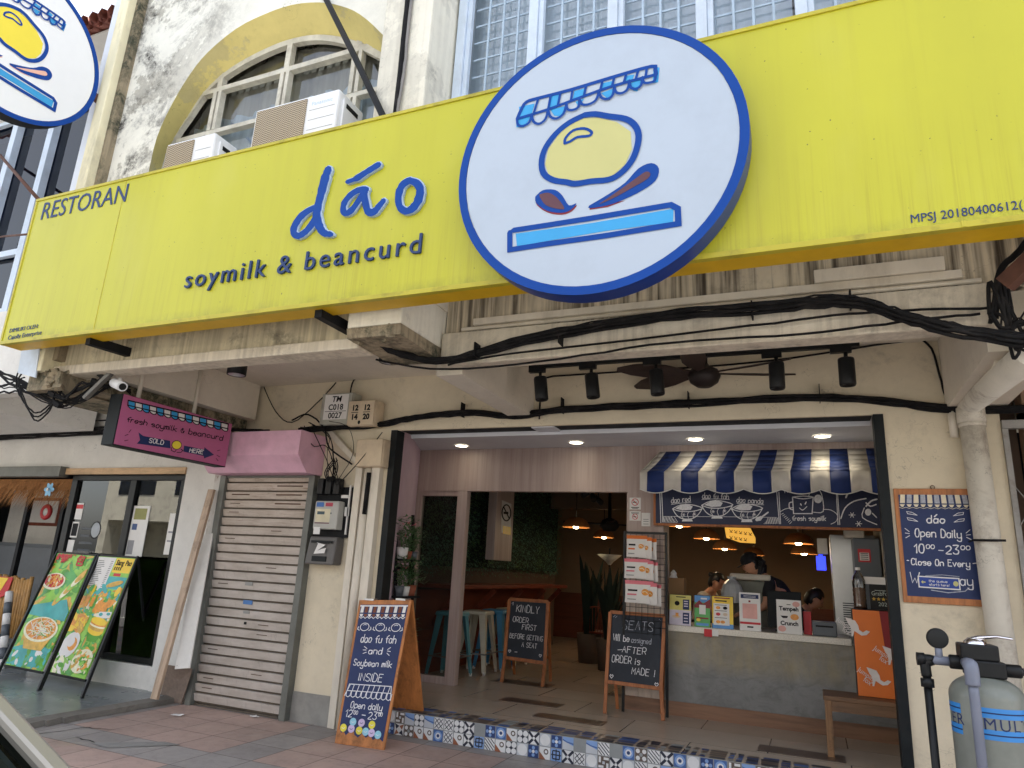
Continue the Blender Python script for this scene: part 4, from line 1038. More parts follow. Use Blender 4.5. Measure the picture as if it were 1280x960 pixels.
# ================================================================== ROUND LOGO SIGNS
def c4(pts): return [(630+x/3.69, -(70+y/3.69)) for x, y in pts]
DC, DR = Vector((-1.036, 3.33, 3.812)), .8555
def toN(pts):
    out = []
    for x, y in c4(pts):
        q = at(x, -y, Y=3.33); out.append(((q.x-DC.x)/DR, (q.z-DC.z)/DR))
    return out
BL, CY, EG, MA, RD = 0, 1, 2, 3, 4
def logo(g, fr, R, bright=False):
    S = lambda P: [(x*R, y*R) for x, y in toN(P)]
    def st(P, w, z=.004, sm=True, mi=BL):
        q = S(P)
        if sm: q = [(p.x, p.y) for p in smooth([Vector((a, b, 0)) for a, b in q], 3)]
        fr.stroke(g, q, w*R*.00205, z, mi)
    fl = lambda P, z, mi: fr.poly(g, [(p.x, p.y) for p in smooth([Vector((a, b, 0)) for a, b in (lambda q: q+[q[0]])(S(P))], 3)][:-1] if len(P) > 6 and mi in (0, 3, 4) else S(P), z, mi)
    for P in ([(70,235),(142,220),(128,272),(72,290)], [(216,188),(264,176),(250,234),(206,250)], [(325,163),(380,148),(370,188),(316,206)], [(455,126),(500,116),(496,145),(446,163)], [(565,92),(602,86),(592,116),(558,122)], [(690,48),(718,55),(712,122),(686,126)],
              [(55,290),(128,277),(92,330),(58,330)], [(214,248),(290,230),(262,280),(232,276)], [(330,212),(372,196),(345,238)], [(448,172),(506,150),(488,206)], [(585,125),(640,106),(615,165),(596,160)]):
        fl(P, .0022, CY)
    st([(62,292),(80,250),(104,214),(160,196),(300,160),(500,100),(680,50),(698,66),(702,88)], 13)
    st([(62,292),(200,250),(320,206),(500,142),(702,88)], 11, .0054)
    for a, b in (((160,198),(140,264)),((218,180),(205,250)),((262,170),(250,232)),((318,155),(310,208)),((380,140),(370,188)),((455,120),(445,163)),((510,100),(500,142)),((565,86),(555,122)),((620,70),(610,106)),((660,58),(655,94))): st([a, b], 9, .0068, False)
    sc = [(62,292),(130,272),(205,250),(290,226),(350,205),(440,166),(510,142),(580,118),(640,102),(702,88)]; bt = [(90,326),(165,316),(245,292),(322,252),(395,226),(480,202),(545,176),(610,156),(672,128)]
    for i in range(9): st([sc[i], ((sc[i][0]+bt[i][0])/2-9, (sc[i][1]+bt[i][1])/2+12), bt[i], ((sc[i+1][0]+bt[i][0])/2+9, (sc[i+1][1]+bt[i][1])/2+10), sc[i+1]], 9, .0082+i*.0002)
    egg = [(370,275),(300,310),(240,360),(195,420),(175,480),(182,540),(225,573),(290,584),(330,592),(400,580),(480,573),(532,548),(580,500),(610,440),(622,370),(604,322),(560,292),(480,280),(420,270),(370,275)]
    fl([(350,290),(262,350),(205,430),(190,500),(210,560),(290,575),(400,572),(500,555),(560,500),(590,430),(585,350),(520,305),(430,285)], .0022, EG)
    st(egg, 21); st([(281,405),(285,380),(320,345),(370,336),(404,352),(394,370),(340,376),(306,396),(281,405)], 10)
    sp = [(145,650),(180,620),(235,618),(270,645),(300,690),(335,680),(310,710),(265,725),(200,715),(150,680)]
    fl([(x+2, y+8) for x, y in sp], .0016, RD); fl(sp, .003, BL); fl([(165,640),(205,632),(245,655),(280,705),(245,706),(195,690),(168,655)], .0045, MA)
    sp = [(395,690),(480,640),(560,585),(620,520),(680,495),(715,520),(700,575),(640,620),(560,660),(480,690),(395,703)]
    fl([(x, y+7) for x, y in sp[:1]+sp[-3:]], .0016, RD); fl(sp, .003, BL); fl([(440,684),(540,615),(610,565),(655,535),(676,545),(660,570),(600,605),(520,650),(450,682)], .0045, MA)
    fl([(55,820),(400,772),(782,705),(780,767),(470,808),(60,878)], .0022, CY)
    st([(28,815),(28,895),(200,868),(470,830),(805,775),(802,705),(770,688),(400,750),(210,780),(45,805)], 19, .004, False)
def round_sign(nm, label, c, u, R, th, mats_art, group=None, face='disc'):
    u = Vector(u); v = Vector((0,0,1)); n = u.cross(v)
    o = thing(nm, label, 'sign', tuple(Vector(c)-Vector((0,0,R))))
    f = Fr(c, u, v); N = 72
    ring = lambda r, z: [f.p(r*math.cos(2*PI*k/N), r*math.sin(2*PI*k/N), z) for k in range(N)]
    g = MB(); g.poly(ring(R*.94, 0), 0); g.build('face', mat[face], o)
    g = MB(); a, b, c_, d = ring(R*.941, .003), ring(R, .003), ring(R, -th), ring(R*.98, -th-.002)
    q = [(k, N+k, N+(k+1) % N, (k+1) % N) for k in range(N)]
    g.add(a+b, q, 0); g.add(b+c_, q, 1, True); g.poly(d[::-1], 2); g.build('rim', [mat['blue'], mats_art[5], mat['black']], o)
    g = MB(); logo(g, f, R); g.build('artwork', mats_art[:5], o)
    return o
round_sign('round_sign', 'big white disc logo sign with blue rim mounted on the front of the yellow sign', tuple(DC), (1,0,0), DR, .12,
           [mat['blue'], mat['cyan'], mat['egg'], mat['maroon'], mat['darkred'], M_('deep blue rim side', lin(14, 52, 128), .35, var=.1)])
RS = round_sign('round_sign', 'white disc logo sign jutting out from the wall on an arm at upper left', (-6.3, 2.945, 5.875), (0,1,0), .765, .13,
           [mat['blue'], mat['cyan'], mat['egg_bright'], mat['salmon'], mat['salmon'], mat['black']], face='disc_lit')
g = MB(); g.bar((-6.36, 3.62, 5.86), (-6.33, 3.88, 5.80), .05, .07); g.box(-6.36, -6.27, 3.86, 3.899, 5.58, 5.93); g.obox((-6.4,3.87,5.66),(.06,.05,.10),(0,.3,0)); g.obox((-6.25,3.88,5.9),(.05,.03,.06),(0,.4,0))
g.build('wall_arm', mat['rust'], RS)

# ================================================================== PINK HANGING SIGN
XP = -5.55
PS = thing('hanging_sign', 'magenta two line sign hanging below the soffit with a navy arrow pointing right', 'sign', (XP-.08, 4.75, 2.36))
A, B, C_, D_ = (at(152,490,X=XP), at(291,531,X=XP), at(281,584,X=XP), at(142,556,X=XP))
ya, yb = (A.y+D_.y)/2, (B.y+C_.y)/2; za, zb_ = (D_.z+C_.z)/2, (A.z+B.z)/2
g = MB(); g.box(XP-.15, XP, ya, yb, za, zb_, 0); g.build('box', mat['frame'], PS, bevel=.004)
g = MB(); g.box(XP+.0005, XP+.004, ya+.012, yb-.008, za+.008, zb_-.004); g.build('face', mat['magenta'], PS)
px = Px(X=XP+.004); g = MB()
def c3(pts): return [(x/4, -(420+y/4)) for x, y in pts]
def pl(P, z, mi): px.poly(g, c3(P), z, mi)
# awning
n_ = 14
for i in range(n_):
    t0, t1 = i/n_, (i+1)/n_
    xa, xb = 640+t0*500, 640+t1*500; y0a, y0b = 322+t0*118, 322+t1*118
    pl([(xa+3,y0a+3),(xb-3,y0b+3),(xb-3,y0b+22),(xa+3,y0a+22)], .0012, 1 if i % 2 else 2)
    P = [(xa+2,y0a+24),(xb-2,y0b+24),(xb-6,y0b+34),((xa+xb)/2,y0b+38),(xa+6,y0a+34)]; pl(P, .0012, 1 if i % 2 else 2)
    q = c3([(xa,y0a+2),(xa-2,y0a+26),(xa+8,y0a+38),((xa+xb)/2,(y0a+y0b)/2+40),(xb-6,y0b+36),(xb,y0b+24)]); px.stroke(g, q, 1.1, .002+i*1e-4, 0)
px.stroke(g, c3([(640,322),(1140,440)]), 1.6, .004, 0); px.stroke(g, c3([(638,346),(1138,464)]), 1.3, .0045, 0); px.stroke(g, c3([(1140,440),(1136,470)]), 1.2, .004, 0)
a0 = math.atan2(-(512-412), 1120-632)
hand(g, px, 'fresh soymilk & beancurd', 633/4, -(420+428/4), 6.4, 1.0, .0015, 0, width=122, rot=a0*.96, slant=.05, jit=.3)
for s_, d in (((655,468),(644,482)),((640,492),(624,498)),((640,520),(622,524)),((1086,574),(1100,570)),((1084,596),(1098,604)),((1080,612),(1090,624))): px.stroke(g, c3([s_, d]), .7, .0015, 0)
pl([(692,482),(716,500),(850,524),(852,562),(700,540),(684,538),(700,520)], .0012, 3)
pl([(920,548),(1020,568),(1022,556),(1070,594),(1020,612),(1018,600),(916,578)], .0012, 3)
hand(g, px, 'SOLD', 744/4, -(420+532/4), 5.2, .95, .002, 1, width=18, rot=a0*.8, jit=.15); hand(g, px, 'HERE', 946/4, -(420+580/4), 5.0, .95, .002, 1, width=17, rot=a0*.8, jit=.15)
px.ell(g, 883/4, -(420+545/4), 6.4, 5.8, .0012, 0, 18); px.ell(g, 883/4, -(420+545/4), 5.6, 5.0, .0018, 4, 18)
for P in ([(856,558),(856,572),(872,580),(880,572)], [(884,582),(904,582),(914,572),(904,566)]): px.stroke(g, c3(P), .9, .0014, 0)
g.build('lettering', [mat['black'], mat['paper'], mat['cyan'], mat['navy'], mat['egg_bright']], PS)
for (a, y) in ((192, ya+.22), (262, ya+.86)):
    g = MB(); g.tube([(XP-.08, y, zb_), (XP-.08, y, 3.36)], .02, 8); g.box(XP-.13, XP-.03, y-.05, y+.05, 3.345, 3.359)
    g.build('hanger_rod', mat['conduit'], PS)

# ================================================================== CHALKBOARDS
def easel(nm, label, bl, br, tr, tl, feet, rear, fw, m_board, m_wood, draw, chalkm, nfr=(1,1)):
    """board with a wooden frame; bl.. are world corners of the framed board; feet/rear are leg ends"""
    c = sum((Vector(q) for q in feet), Vector())/len(feet)
    o = thing(nm, label, 'chalkboard', tuple(c))
    f = Qd(bl, br, tr, tl); w, h = (f.c[1]-f.c[0]).length, (f.c[3]-f.c[0]).length
    g = MB(); P = [f.p(0,0,-.004), f.p(1,0,-.004), f.p(1,1,-.004), f.p(0,1,-.004)]
    g.hexa([P[0]-f.n*.008, P[1]-f.n*.008, P[1], P[0], P[3]-f.n*.008, P[2]-f.n*.008, P[2], P[3]]); bd = g.build('board', m_board, o)
    g = MB(); d = -f.n
    for a, b, w_ in ((0,1,0),(3,2,0),(0,3,1),(1,2,1)):
        A, B = f.c[a].copy(), f.c[b].copy()
        if w_ and feet: 
            A = A+(A-B).normalized()*0
        g.bar(A+f.n*.004-f.n*.01*(0 if w_ else .3), B+f.n*.004-f.n*.01*(0 if w_ else .3), *( (fw, .022) if w_ else (.019, fw)), up=f.n if w_ else f.n.cross(B-A))
    for (a, e) in zip((0, 1), feet): g.bar(f.c[a]+f.n*.003, Vector(e)+f.n*.003, fw, .02, up=f.n)
    g.build('frame', m_wood, o, bevel=.003)
    for (a, e) in zip((3, 2), rear): MB().bar(f.c[a]-f.n*.02, Vector(e), fw*.9, .02, up=f.n).build('rear_leg', m_wood, o, bevel=.003)
    if rear: MB().bar(Vector(rear[0])*.7+f.c[3]*.3, Vector(rear[1])*.7+f.c[2]*.3, .02, fw*.8).build('rear_rail', m_wood, o, bevel=.003)
    g = MB(); draw(g, Sc(f, w, h), w, h); g.build('chalk_writing', chalkm, o)
    return o
def heart(g, f, x, y, s, mi=0): f.stroke(g, [(x, y-s), (x-s*.9, y+.1*s), (x-s*.5, y+.7*s), (x, y+.25*s), (x+s*.5, y+.7*s), (x+s*.9, y+.1*s), (x, y-s)], s*.3, .001, mi)
def d_kindly(g, f, w, h):
    hand(g, f, 'KINDLY', w*.20, h*.79, h*.115, .007, .001, 0, width=w*.58)
    hand(g, f, 'ORDER', w*.13, h*.615, h*.085, .0055, .001, 0, width=w*.40); hand(g, f, 'FIRST', w*.38, h*.50, h*.085, .0055, .001, 0, width=w*.36)
    hand(g, f, 'BEFORE GETTING', w*.08, h*.34, h*.075, .005, .001, 0, width=w*.84); hand(g, f, 'A SEAT', w*.40, h*.215, h*.07, .005, .001, 0, width=w*.38)
    heart(g, f, w*.11, h*.12, .018); heart(g, f, w*.88, h*.11, .018); f.stroke(g, [(w*.24,h*.115),(w*.3,h*.118)], .006, .001); f.stroke(g, [(w*.07,h*.93),(w*.11,h*.95),(w*.10,h*.9)], .005, .001)
easel('chalkboard', 'black easel chalkboard asking to order first, beside the bar stools', at(631,822,Y=8.24), at(681,829,Y=8.28), at(685,752,Y=8.42), at(637,749,Y=8.38),
      [at(627,853,Z=.2), at(678,859,Z=.2)], [at(643,843,Z=.2), at(688,852,Z=.2)], .04, mat['slate'], mat['easelwood'], d_kindly, mat['chalk'])
def d_seats(g, f, w, h):
    hand(g, f, 'SEATS', w*.24, h*.77, h*.125, .006, .001, 1, width=w*.56)
    hand(g, f, 'Will be', w*.08, h*.59, h*.09, .0065, .001, 0, width=w*.30); hand(g, f, 'assigned', w*.42, h*.585, h*.075, .005, .001, 1, width=w*.36)
    hand(g, f, 'AFTER', w*.26, h*.435, h*.085, .006, .001, 0, width=w*.44); f.stroke(g, [(w*.18,h*.46),(w*.26,h*.47)], .006, .001)
    hand(g, f, 'ORDER is', w*.08, h*.285, h*.095, .006, .001, 0, width=w*.52); hand(g, f, 'MADE !', w*.46, h*.15, h*.085, .006, .001, 0, width=w*.42)
    heart(g, f, w*.09, h*.085, .02); heart(g, f, w*.92, h*.05, .02)
    for a in ((.06,.93,.1,.96),(.1,.92,.13,.95),(.9,.95,.93,.93)): f.stroke(g, [(w*a[0],h*a[1]),(w*a[2],h*a[3])], .004, .001, 1)
easel('chalkboard', 'black easel chalkboard about seats, standing before the snack rack by the counter', at(758,852,Y=7.22), at(826,861,Y=7.24), at(831,770,Y=7.37), at(763,765,Y=7.35),
      [at(756,892,Z=.2), at(829,901,Z=.2)], [(-1.9,7.43,.2), (-1.46,7.46,.2)], .035, mat['slate'], mat['easelwood'], d_seats, [mat['chalk'], mat['chalkgrey']])
# the navy A board on the pavement
BLc, BRc, TRc, TLc = at(418,929,Z=.0), at(480,938,Z=.0), at(513,749,Y=5.66), at(449,750,Y=5.63)
AB = thing('sandwich_board', 'navy sandwich board with chalk menu standing on the pavement by the step', 'sandwich board', tuple((BLc+BRc)/2+Vector((.03,.25,0))))
f = Qd(BLc, BRc, TRc, TLc); w, h = (BRc-BLc).length, (TLc-BLc).length
g = MB(); t = f.n*-.02
g.hexa([f.p(0,0)+t, f.p(1,0)+t, f.p(1,0), f.p(0,0), f.p(0,1)+t, f.p(1,1)+t, f.p(1,1), f.p(0,1)]); g.build('front_panel', mat['ply'], AB, bevel=.004)
g = MB(); pts = [(.05,.965),(.05,.10),(.10,.07),(.14,.085),(.2,.06),(.27,.085),(.33,.11),(.37,.07),(.45,.055),(.52,.085),(.6,.06),(.68,.08),(.75,.052),(.83,.075),(.9,.06),(.95,.05),(.95,.965)]
f.poly(g, pts, .002, 0); g.build('painted_face', mat['navy'], AB)
g = MB(); r0, r1 = Vector((TLc.x+.02, 6.12, .0)), Vector((TRc.x-.02, 6.15, 0)); q = Vector((0,.03,0))
g.hexa([r0, r1, r1+q, r0+q, TLc+Vector((.01,.03,-.01)), TRc+Vector((0,.03,-.01)), TRc+Vector((0,.055,-.01)), TLc+Vector((.01,.055,-.01))]); g.build('rear_panel', mat['ply'], AB)
for u in (.2, .8): a = f.p(u, 1, .0); MB().box(a.x-.05, a.x+.05, a.y-.01, a.y+.05, a.z-.004, a.z+.012).build('hinge', mat['alu'], AB)
F = Sc(f, w, h); g = MB()
n_ = 11
for i in range(n_):
    xa, xb = .06+.88*i/n_, .06+.88*(i+1)/n_; m = 1 if i % 2 == 0 else 2
    f.poly(g, [(xa+.012,.952),(xb-.012,.952),(xb-.016,.905),(xa+.004,.905)], .003, m); f.poly(g, [(xa,.895),(xb-.01,.895),(xb-.025,.878),((xa+xb)/2,.872),(xa+.015,.878)], .003, m)
f.stroke(g, [(.05,.955),(.95,.955)], .01, .0035, 0)
for i in range(n_): 
    xa, xb = .06+.88*i/n_, .06+.88*(i+1)/n_; f.stroke(g, [(xa,.875),((xa+xb)/2,.862),(xb,.875)], .006, .0036, 0)
for cx in (.2,.5,.8):
    F.stroke(g, [(w*(cx+.085*math.cos(a)), h*(.80+.028*math.sin(a))) for a in [2*PI*k/16 for k in range(17)]], .006, .003); 
    for s_ in (-1, 1): F.stroke(g, [(w*(cx+s_*.09),h*.775),(w*(cx+s_*.13),h*.782),(w*(cx+s_*.12),h*.80)], .006, .003)
    F.stroke(g, [(w*(cx-.03),h*.812),(w*cx,h*.818),(w*(cx+.03),h*.814)], .005, .003)
hand(g, F, 'dao fu fah', w*.17, h*.69, h*.052, .007, .003, 0, width=w*.68)
hand(g, F, 'and', w*.36, h*.61, h*.045, .007, .003, 0, width=w*.26)
for a in ((.26,.66,.32,.645),(.25,.635,.31,.635),(.26,.61,.32,.62),(.72,.645,.77,.66),(.72,.635,.78,.632),(.72,.62,.77,.605)): F.stroke(g, [(w*a[0],h*a[1]),(w*a[2],h*a[3])], .006, .003)
hand(g, F, 'Soybean milk', w*.11, h*.525, h*.042, .0065, .003, 0, width=w*.74)
hand(g, F, 'INSIDE', w*.26, h*.425, h*.05, .006, .003, 0, width=w*.46)
F.stroke(g, [(w*.02+w*.02,h*.315),(w*.12,h*.395),(w*.92,h*.40),(w*.95,h*.31)], .007, .003); F.stroke(g, [(w*.07,h*.35),(w*.93,h*.355)], .006, .0034)
for i in range(9):
    xa = .05+i*.1; F.stroke(g, [(w*(xa+.05),h*.396),(w*(xa+.02),h*.34),(w*(xa+.02),h*.315),(w*(xa+.06),h*.308),(w*(xa+.10),h*.318),(w*(xa+.11),h*.35)], .006, .0038+i*1e-4)
hand(g, F, 'Open daily', w*.2, h*.24, h*.042, .0065, .003, 0, width=w*.62)
hand(g, F, '12', w*.12, h*.18, h*.045, .0065, .003, 0); hand(g, F, '00', w*.285, h*.20, h*.022, .005, .003, 0); hand(g, F, '-', w*.45, h*.18, h*.045, .0065, .003, 0); hand(g, F, '23', w*.58, h*.18, h*.045, .0065, .003, 0); hand(g, F, '00', w*.77, h*.205, h*.022, .005, .003, 0)
for (x, y, m) in ((.30,.15,3),(.47,.15,4),(.68,.145,5),(.13,.105,5),(.29,.105,4),(.45,.10,5),(.58,.098,3),(.70,.095,4),(.83,.088,3)):
    F.ell(g, w*x, h*y, .031, .031, .0034, m, 16); F.stroke(g, [(w*x-.014,h*y),(w*x,h*y-.006),(w*x+.014,h*y+.002)], .004, .004, 0 if m != 4 else 6)
g.build('chalk_writing', [mat['chalk'], mat['paper'], M_('brown chalk stripe', lin(120, 70, 50), .8), M_('pale blue sticker', lin(150, 206, 224), .6), M_('lilac sticker', lin(206, 188, 222), .6), M_('yellow sticker', lin(226, 214, 70), .6), mat['navy']], AB)
# wall board
q = [at(1131,754,Y=5.835), at(1227,757,Y=5.835), at(1211,611,Y=5.835), at(1117,611,Y=5.835)]
xa, xb, z0, z1 = (q[0].x+q[3].x)/2-.005, (q[1].x+q[2].x)/2+.035, (q[0].z+q[1].z)/2, (q[2].z+q[3].z)/2
WB = thing('chalkboard', 'navy framed opening hours chalkboard hung on the cream wall beside the drainpipe', 'chalkboard', ((xa+xb)/2, 5.84, z0))
g = MB(); g.box(xa, xb, 5.828, 5.848, z0, z1); g.build('frame', mat['boardwood'], WB, bevel=.004)
g = MB(); g.box(xa+.028, xb-.03, 5.8255, 5.8275, z0+.045, z1-.045); g.build('board', mat['navy'], WB)
g = MB(); g.lathe([(.012,0),(.016,.006),(.012,.012)], ((xa+xb)/2, 5.835, z1+.012), 8, axis='y'); g.build('hook', mat['rust'], WB)
w, h = xb-xa, z1-z0; F = Fr((xa, 5.8255, z0), (1,0,0), (0,0,1)); g = MB()
n_ = 10
for i in range(n_):
    s0, s1 = .07+.84*i/n_, .07+.84*(i+1)/n_; sk = .02*(i-4.5)/4.5
    F.poly(g, [(w*(s0+.012),h*.945),(w*(s1-.014),h*.945),(w*(s1-.012+sk*.6),h*.868),(w*(s0+.008+sk*.6),h*.868)], .001, 1 if i % 2 == 0 else 2)
    F.poly(g, [(w*(s0+.006+sk*.7),h*.858),(w*(s1-.012+sk*.7),h*.858),(w*(s1-.03+sk*.7),h*.838),(w*((s0+s1)/2+sk*.7),h*.832),(w*(s0+.02+sk*.7),h*.838)], .001, 1)
    F.stroke(g, [(w*(s0+sk),h*.83),(w*((s0+s1)/2+sk),h*.82),(w*(s1+sk),h*.83)], .003, .0012, 1)
hand(g, F, 'dáo', w*.38, h*.695, h*.062, .008, .001, 0, width=w*.22, jit=.1)
for s_ in (-1, 1):
    for (dy, l) in ((.055,.0),(.0,.0)):
        cx, cy = w*(.49+s_*.28), h*(.715+dy); F.stroke(g, [(cx+s_*-.03,cy-.008),(cx,cy+.012),(cx+s_*.035,cy+.018),(cx+s_*.03,cy+.002),(cx+s_*-.03,cy-.008)], .004, .001, 0)
hand(g, F, 'Open Daily', w*.22, h*.57, h*.068, .007, .001, 0, width=w*.56, jit=.12)
for s_, x in ((-1,.15),(1,.84)):
    for dy, ex in ((.055,.03),(.025,.045),(-.005,.03)): F.stroke(g, [(w*x, h*(.58+dy*.6)), (w*(x+s_*.05), h*(.575+dy*1.4-.01))], .0045, .001, 0)
hand(g, F, '10', w*.19, h*.43, h*.07, .008, .001, 0, width=w*.12, jit=.1); hand(g, F, '00', w*.34, h*.47, h*.032, .006, .001, 0, width=w*.10, jit=.1); hand(g, F, '-', w*.485, h*.43, h*.06, .006, .001, 0); hand(g, F, '23', w*.575, h*.43, h*.07, .008, .001, 0, width=w*.15, jit=.1); hand(g, F, '00', w*.755, h*.47, h*.032, .006, .001, 0, width=w*.11, jit=.1)
hand(g, F, 'Close On Every', w*.14, h*.325, h*.052, .0065, .001, 0, width=w*.70, jit=.15)
F.stroke(g, [(w*.09,h*.36),(w*.11,h*.36)], .006, .001, 0); F.stroke(g, [(w*.88,h*.355),(w*.92,h*.36)], .006, .001, 0)
hand(g, F, 'W', w*.10, h*.17, h*.085, .006, .001, 0, width=w*.12); hand(g, F, 'ay', w*.70, h*.17, h*.085, .0065, .001, 0, width=w*.15)
F.stroke(g, [(w*.3,h*.235),(w*.5,h*.248),(w*.7,h*.24)], .004, .001, 2); F.stroke(g, [(w*.35,h*.115),(w*.55,h*.10),(w*.75,h*.12),(w*.8,h*.15)], .006, .001, 2)
F.poly(g, [(w*.20,h*.132),(w*.70,h*.125),(w*.70,h*.228),(w*.20,h*.232)], .003, 3); F.poly(g, [(w*.215,h*.142),(w*.685,h*.136),(w*.685,h*.218),(w*.215,h*.222)], .0036, 4)
F.poly(g, [(w*.235,h*.18),(w*.26,h*.195),(w*.26,h*.185),(w*.29,h*.185),(w*.29,h*.175),(w*.26,h*.175),(w*.26,h*.165)], .0042, 5); F.ell(g, w*.65, h*.178, .016, .018, .0042, 5, 12)
hand(g, F, 'the queue', w*.33, h*.183, h*.02, .0024, .0042, 3, width=w*.22, jit=.1); hand(g, F, 'starts here!', w*.33, h*.152, h*.02, .0024, .0042, 3, width=w*.24, jit=.1)
g.build('chalk_writing', [mat['chalk'], mat['chalkpale'], mat['chalkgrey'], mat['paper'], M_('blue sticker', lin(20,60,150), .5), mat['egg']], WB)
# ================================================================== SHUTTER DOOR AND WHAT HANGS ON THE WALL
SH = thing('roller_shutter', 'closed cream roller shutter with rust marks under the pink box', 'shutter', (-5.34, 5.80, 0))
g = MB(); X0, X1 = -5.90, -4.765; z = .03; k = 0
zs = []
while z < 2.30: zs.append(z); z += .093
for z in zs:
    g.hexa([(X0,5.808,z+.012),(X1,5.808,z+.012),(X1,5.85,z+.012),(X0,5.85,z+.012),(X0,5.79,z+.086),(X1,5.79,z+.086),(X1,5.85,z+.086),(X0,5.85,z+.086)], 0)
    g.box(X0, X1, 5.822, 5.85, z-.0065, z+.0115, 1)
g.box(X0, X1, 5.815, 5.85, 0.0, .0195, 1)
rr = random.Random(9)
for z in zs:
    for a, b in ((.08,.30),(.62,.92)):
        if z > 1.95 and rr.random() < .75:
            g.box(X0+(X1-X0)*a, X0+(X1-X0)*b, 5.792, 5.80, z+.052, z+.064, 2)
        elif rr.random() < .2: g.box(X0+(X1-X0)*a, X0+(X1-X0)*(a+.12), 5.792, 5.80, z+.052, z+.058, 2)
g.build('curtain', [mat['shutter'], mat['shutter_shade'], M_('rust slot', lin(84,58,40), .8, var=.4)], SH, bevel=.003, seg=1)
SKM = [M_('blue sticker print', lin(70,120,180), .5), M_('faded sticker', lin(150,150,146), .6), mat['black']]
for a_, b_, c_, d_, m_ in ((.48,.60,1.015,1.055,0),(.47,.57,1.20,1.235,1),(.50,.58,.925,.95,1),(.53,.56,.82,.845,2)): MB().box(X0+a_, X0+b_, 5.785, 5.7895, c_, d_).build('sticker', SKM[m_], SH)
g = MB(); g.box(-5.98, X0-.001, 5.76, 5.85, 0, 2.335); g.box(X1+.001, -4.69, 5.76, 5.86, 0, 2.335); g.box(X0, X1, 5.775, 5.85, 2.315, 2.335); g.build('guide_rail', mat['shutterframe'], SH, bevel=.004)

PB = MB()
px0, px1, yb_, yt = -6.0, -4.67, 5.845, 5.44
prof = [(yb_, 2.75), (yt, 2.75), (yt, 2.50), (5.60, 2.34), (yb_, 2.34)]
PB.prism([(px1, y, z) for y, z in prof], (px0-px1, 0, 0))
tag(PB.build('shutter_box', mat['pink'], bevel=.004), 'pink boxed cover over the head of the roller shutter', 'shutter box')

# telephone boxes
def boxpx(nm, label, cat, a, b, Y, depth, mbox, text=None, lid=True, mface=None):
    A, B = at(*a, Y=Y), at(*b, Y=Y); x0, x1, z0, z1 = A.x, B.x, B.z, A.z
    o = thing(nm, label, cat, ((x0+x1)/2, Y+depth, z0))
    MB().box(x0, x1, Y+.02, Y+depth, z0, z1).build('case', mbox, o, bevel=.012)
    if lid: MB().box(x0+.006, x1-.006, Y, Y+.0195, z0+.006, z1-.006).build('lid', mface or mbox, o, bevel=.006)
    return o, Fr((x0, Y, z0), (1,0,0), (0,0,1)), x1-x0, z1-z0
bx = M_('grey green plastic box', lin(176, 176, 164), .6, var=.15, grime=.4, gcol=lin(110,90,70)); bx2 = M_('cream plastic box', lin(214, 196, 168), .6, var=.12, grime=.35, gcol=lin(130,100,75))
o, f, w, h = boxpx('telephone_box', 'grey telephone junction box with a white number label above the shutter', 'junction box', (403,492), (437,530), 5.68, .16, bx)
g = MB(); f.quad(g, w*.12, w*.88, h*.16, h*.94, .002, 0)
txt(g, f, 'TM', w*.5, h*.71, h*.26, .003, 1, align='CENTER', offset=.002, shear=.15); txt(g, f, 'C018', w*.5, h*.46, h*.25, .003, 1, align='CENTER', offset=.002); txt(g, f, '0027', w*.5, h*.2, h*.25, .003, 1, align='CENTER', offset=.002)
f.quad(g, w*.16, w*.84, h*.405, h*.42, .003, 1); g.build('label', [mat['paper'], mat['black']], o)
o, f, w, h = boxpx('telephone_box', 'cream junction box painted with four black numbers', 'junction box', (436,501), (466,531), 5.66, .18, bx2)
g = MB()
for cx, a, b in ((.28,'12','14'),(.72,'12','20')):
    txt(g, f, a, w*cx, h*.60, h*.3, .002, 0, align='CENTER', offset=.004, width=w*.34) if False else txt(g, f, a, w*cx, h*.60, h*.3, .002, 0, align='CENTER', offset=.004)
    txt(g, f, b, w*cx, h*.24, h*.3, .002, 0, align='CENTER', offset=.004); f.quad(g, w*(cx-.13), w*(cx+.13), h*.505, h*.53, .002, 0)
f.ell(g, w*.48, h*.12, .016, .02, .002, 0, 10); g.build('stencil', [mat['black']], o)
o, f, w, h = boxpx('telephone_box', 'small blank cream terminal box below the numbered boxes', 'junction box', (446,549), (476,583), 5.70, .14, bx2)
# meter board: electric meter, grey cover
o = thing('electric_meter', 'electricity meter with fuse holders on a black board beside the shutter', 'meter', (-4.42, 5.82, 1.66))
MB().box(-4.67, -4.24, 5.815, 5.849, 1.72, 2.22).build('backboard', mat['black'], o)
g = MB(); g.box(-4.60, -4.31, 5.71, 5.814, 1.79, 2.07); g.build('meter_body', M_('meter case', lin(176,176,170), .4, var=.1), o, bevel=.012)
f = Fr((-4.60, 5.71, 1.79), (1,0,0), (0,0,1)); g = MB()
for a in ((.02,.2,.07,.2,0),(.04,.13,.145,.175,1),(.02,.2,.055,.065,2),(.02,.11,.22,.265,3),(.13,.22,.225,.262,4),(.20,.215,.15,.165,1)): f.quad(g, *a[:4], .0015+.0005*(a[4] > 0), a[4])
f.quad(g, .02, .10, -.05, .02, .003, 5); g.build('meter_face', [M_('meter label', lin(214,206,176), .5), M_('lcd', lin(40,70,84), .3), M_('maroon label strip', lin(110,60,70), .5), M_('blue label', lin(60,110,180), .5), M_('red label', lin(176,60,80), .5), mat['paper']], o)
g = MB()
for i in range(3): g.box(-4.62+i*.10, -4.55+i*.10, 5.73, 5.814, 2.14, 2.30+.02*(i == 1))
g.build('fuse_holder', mat['blackgloss'], o, bevel=.006)
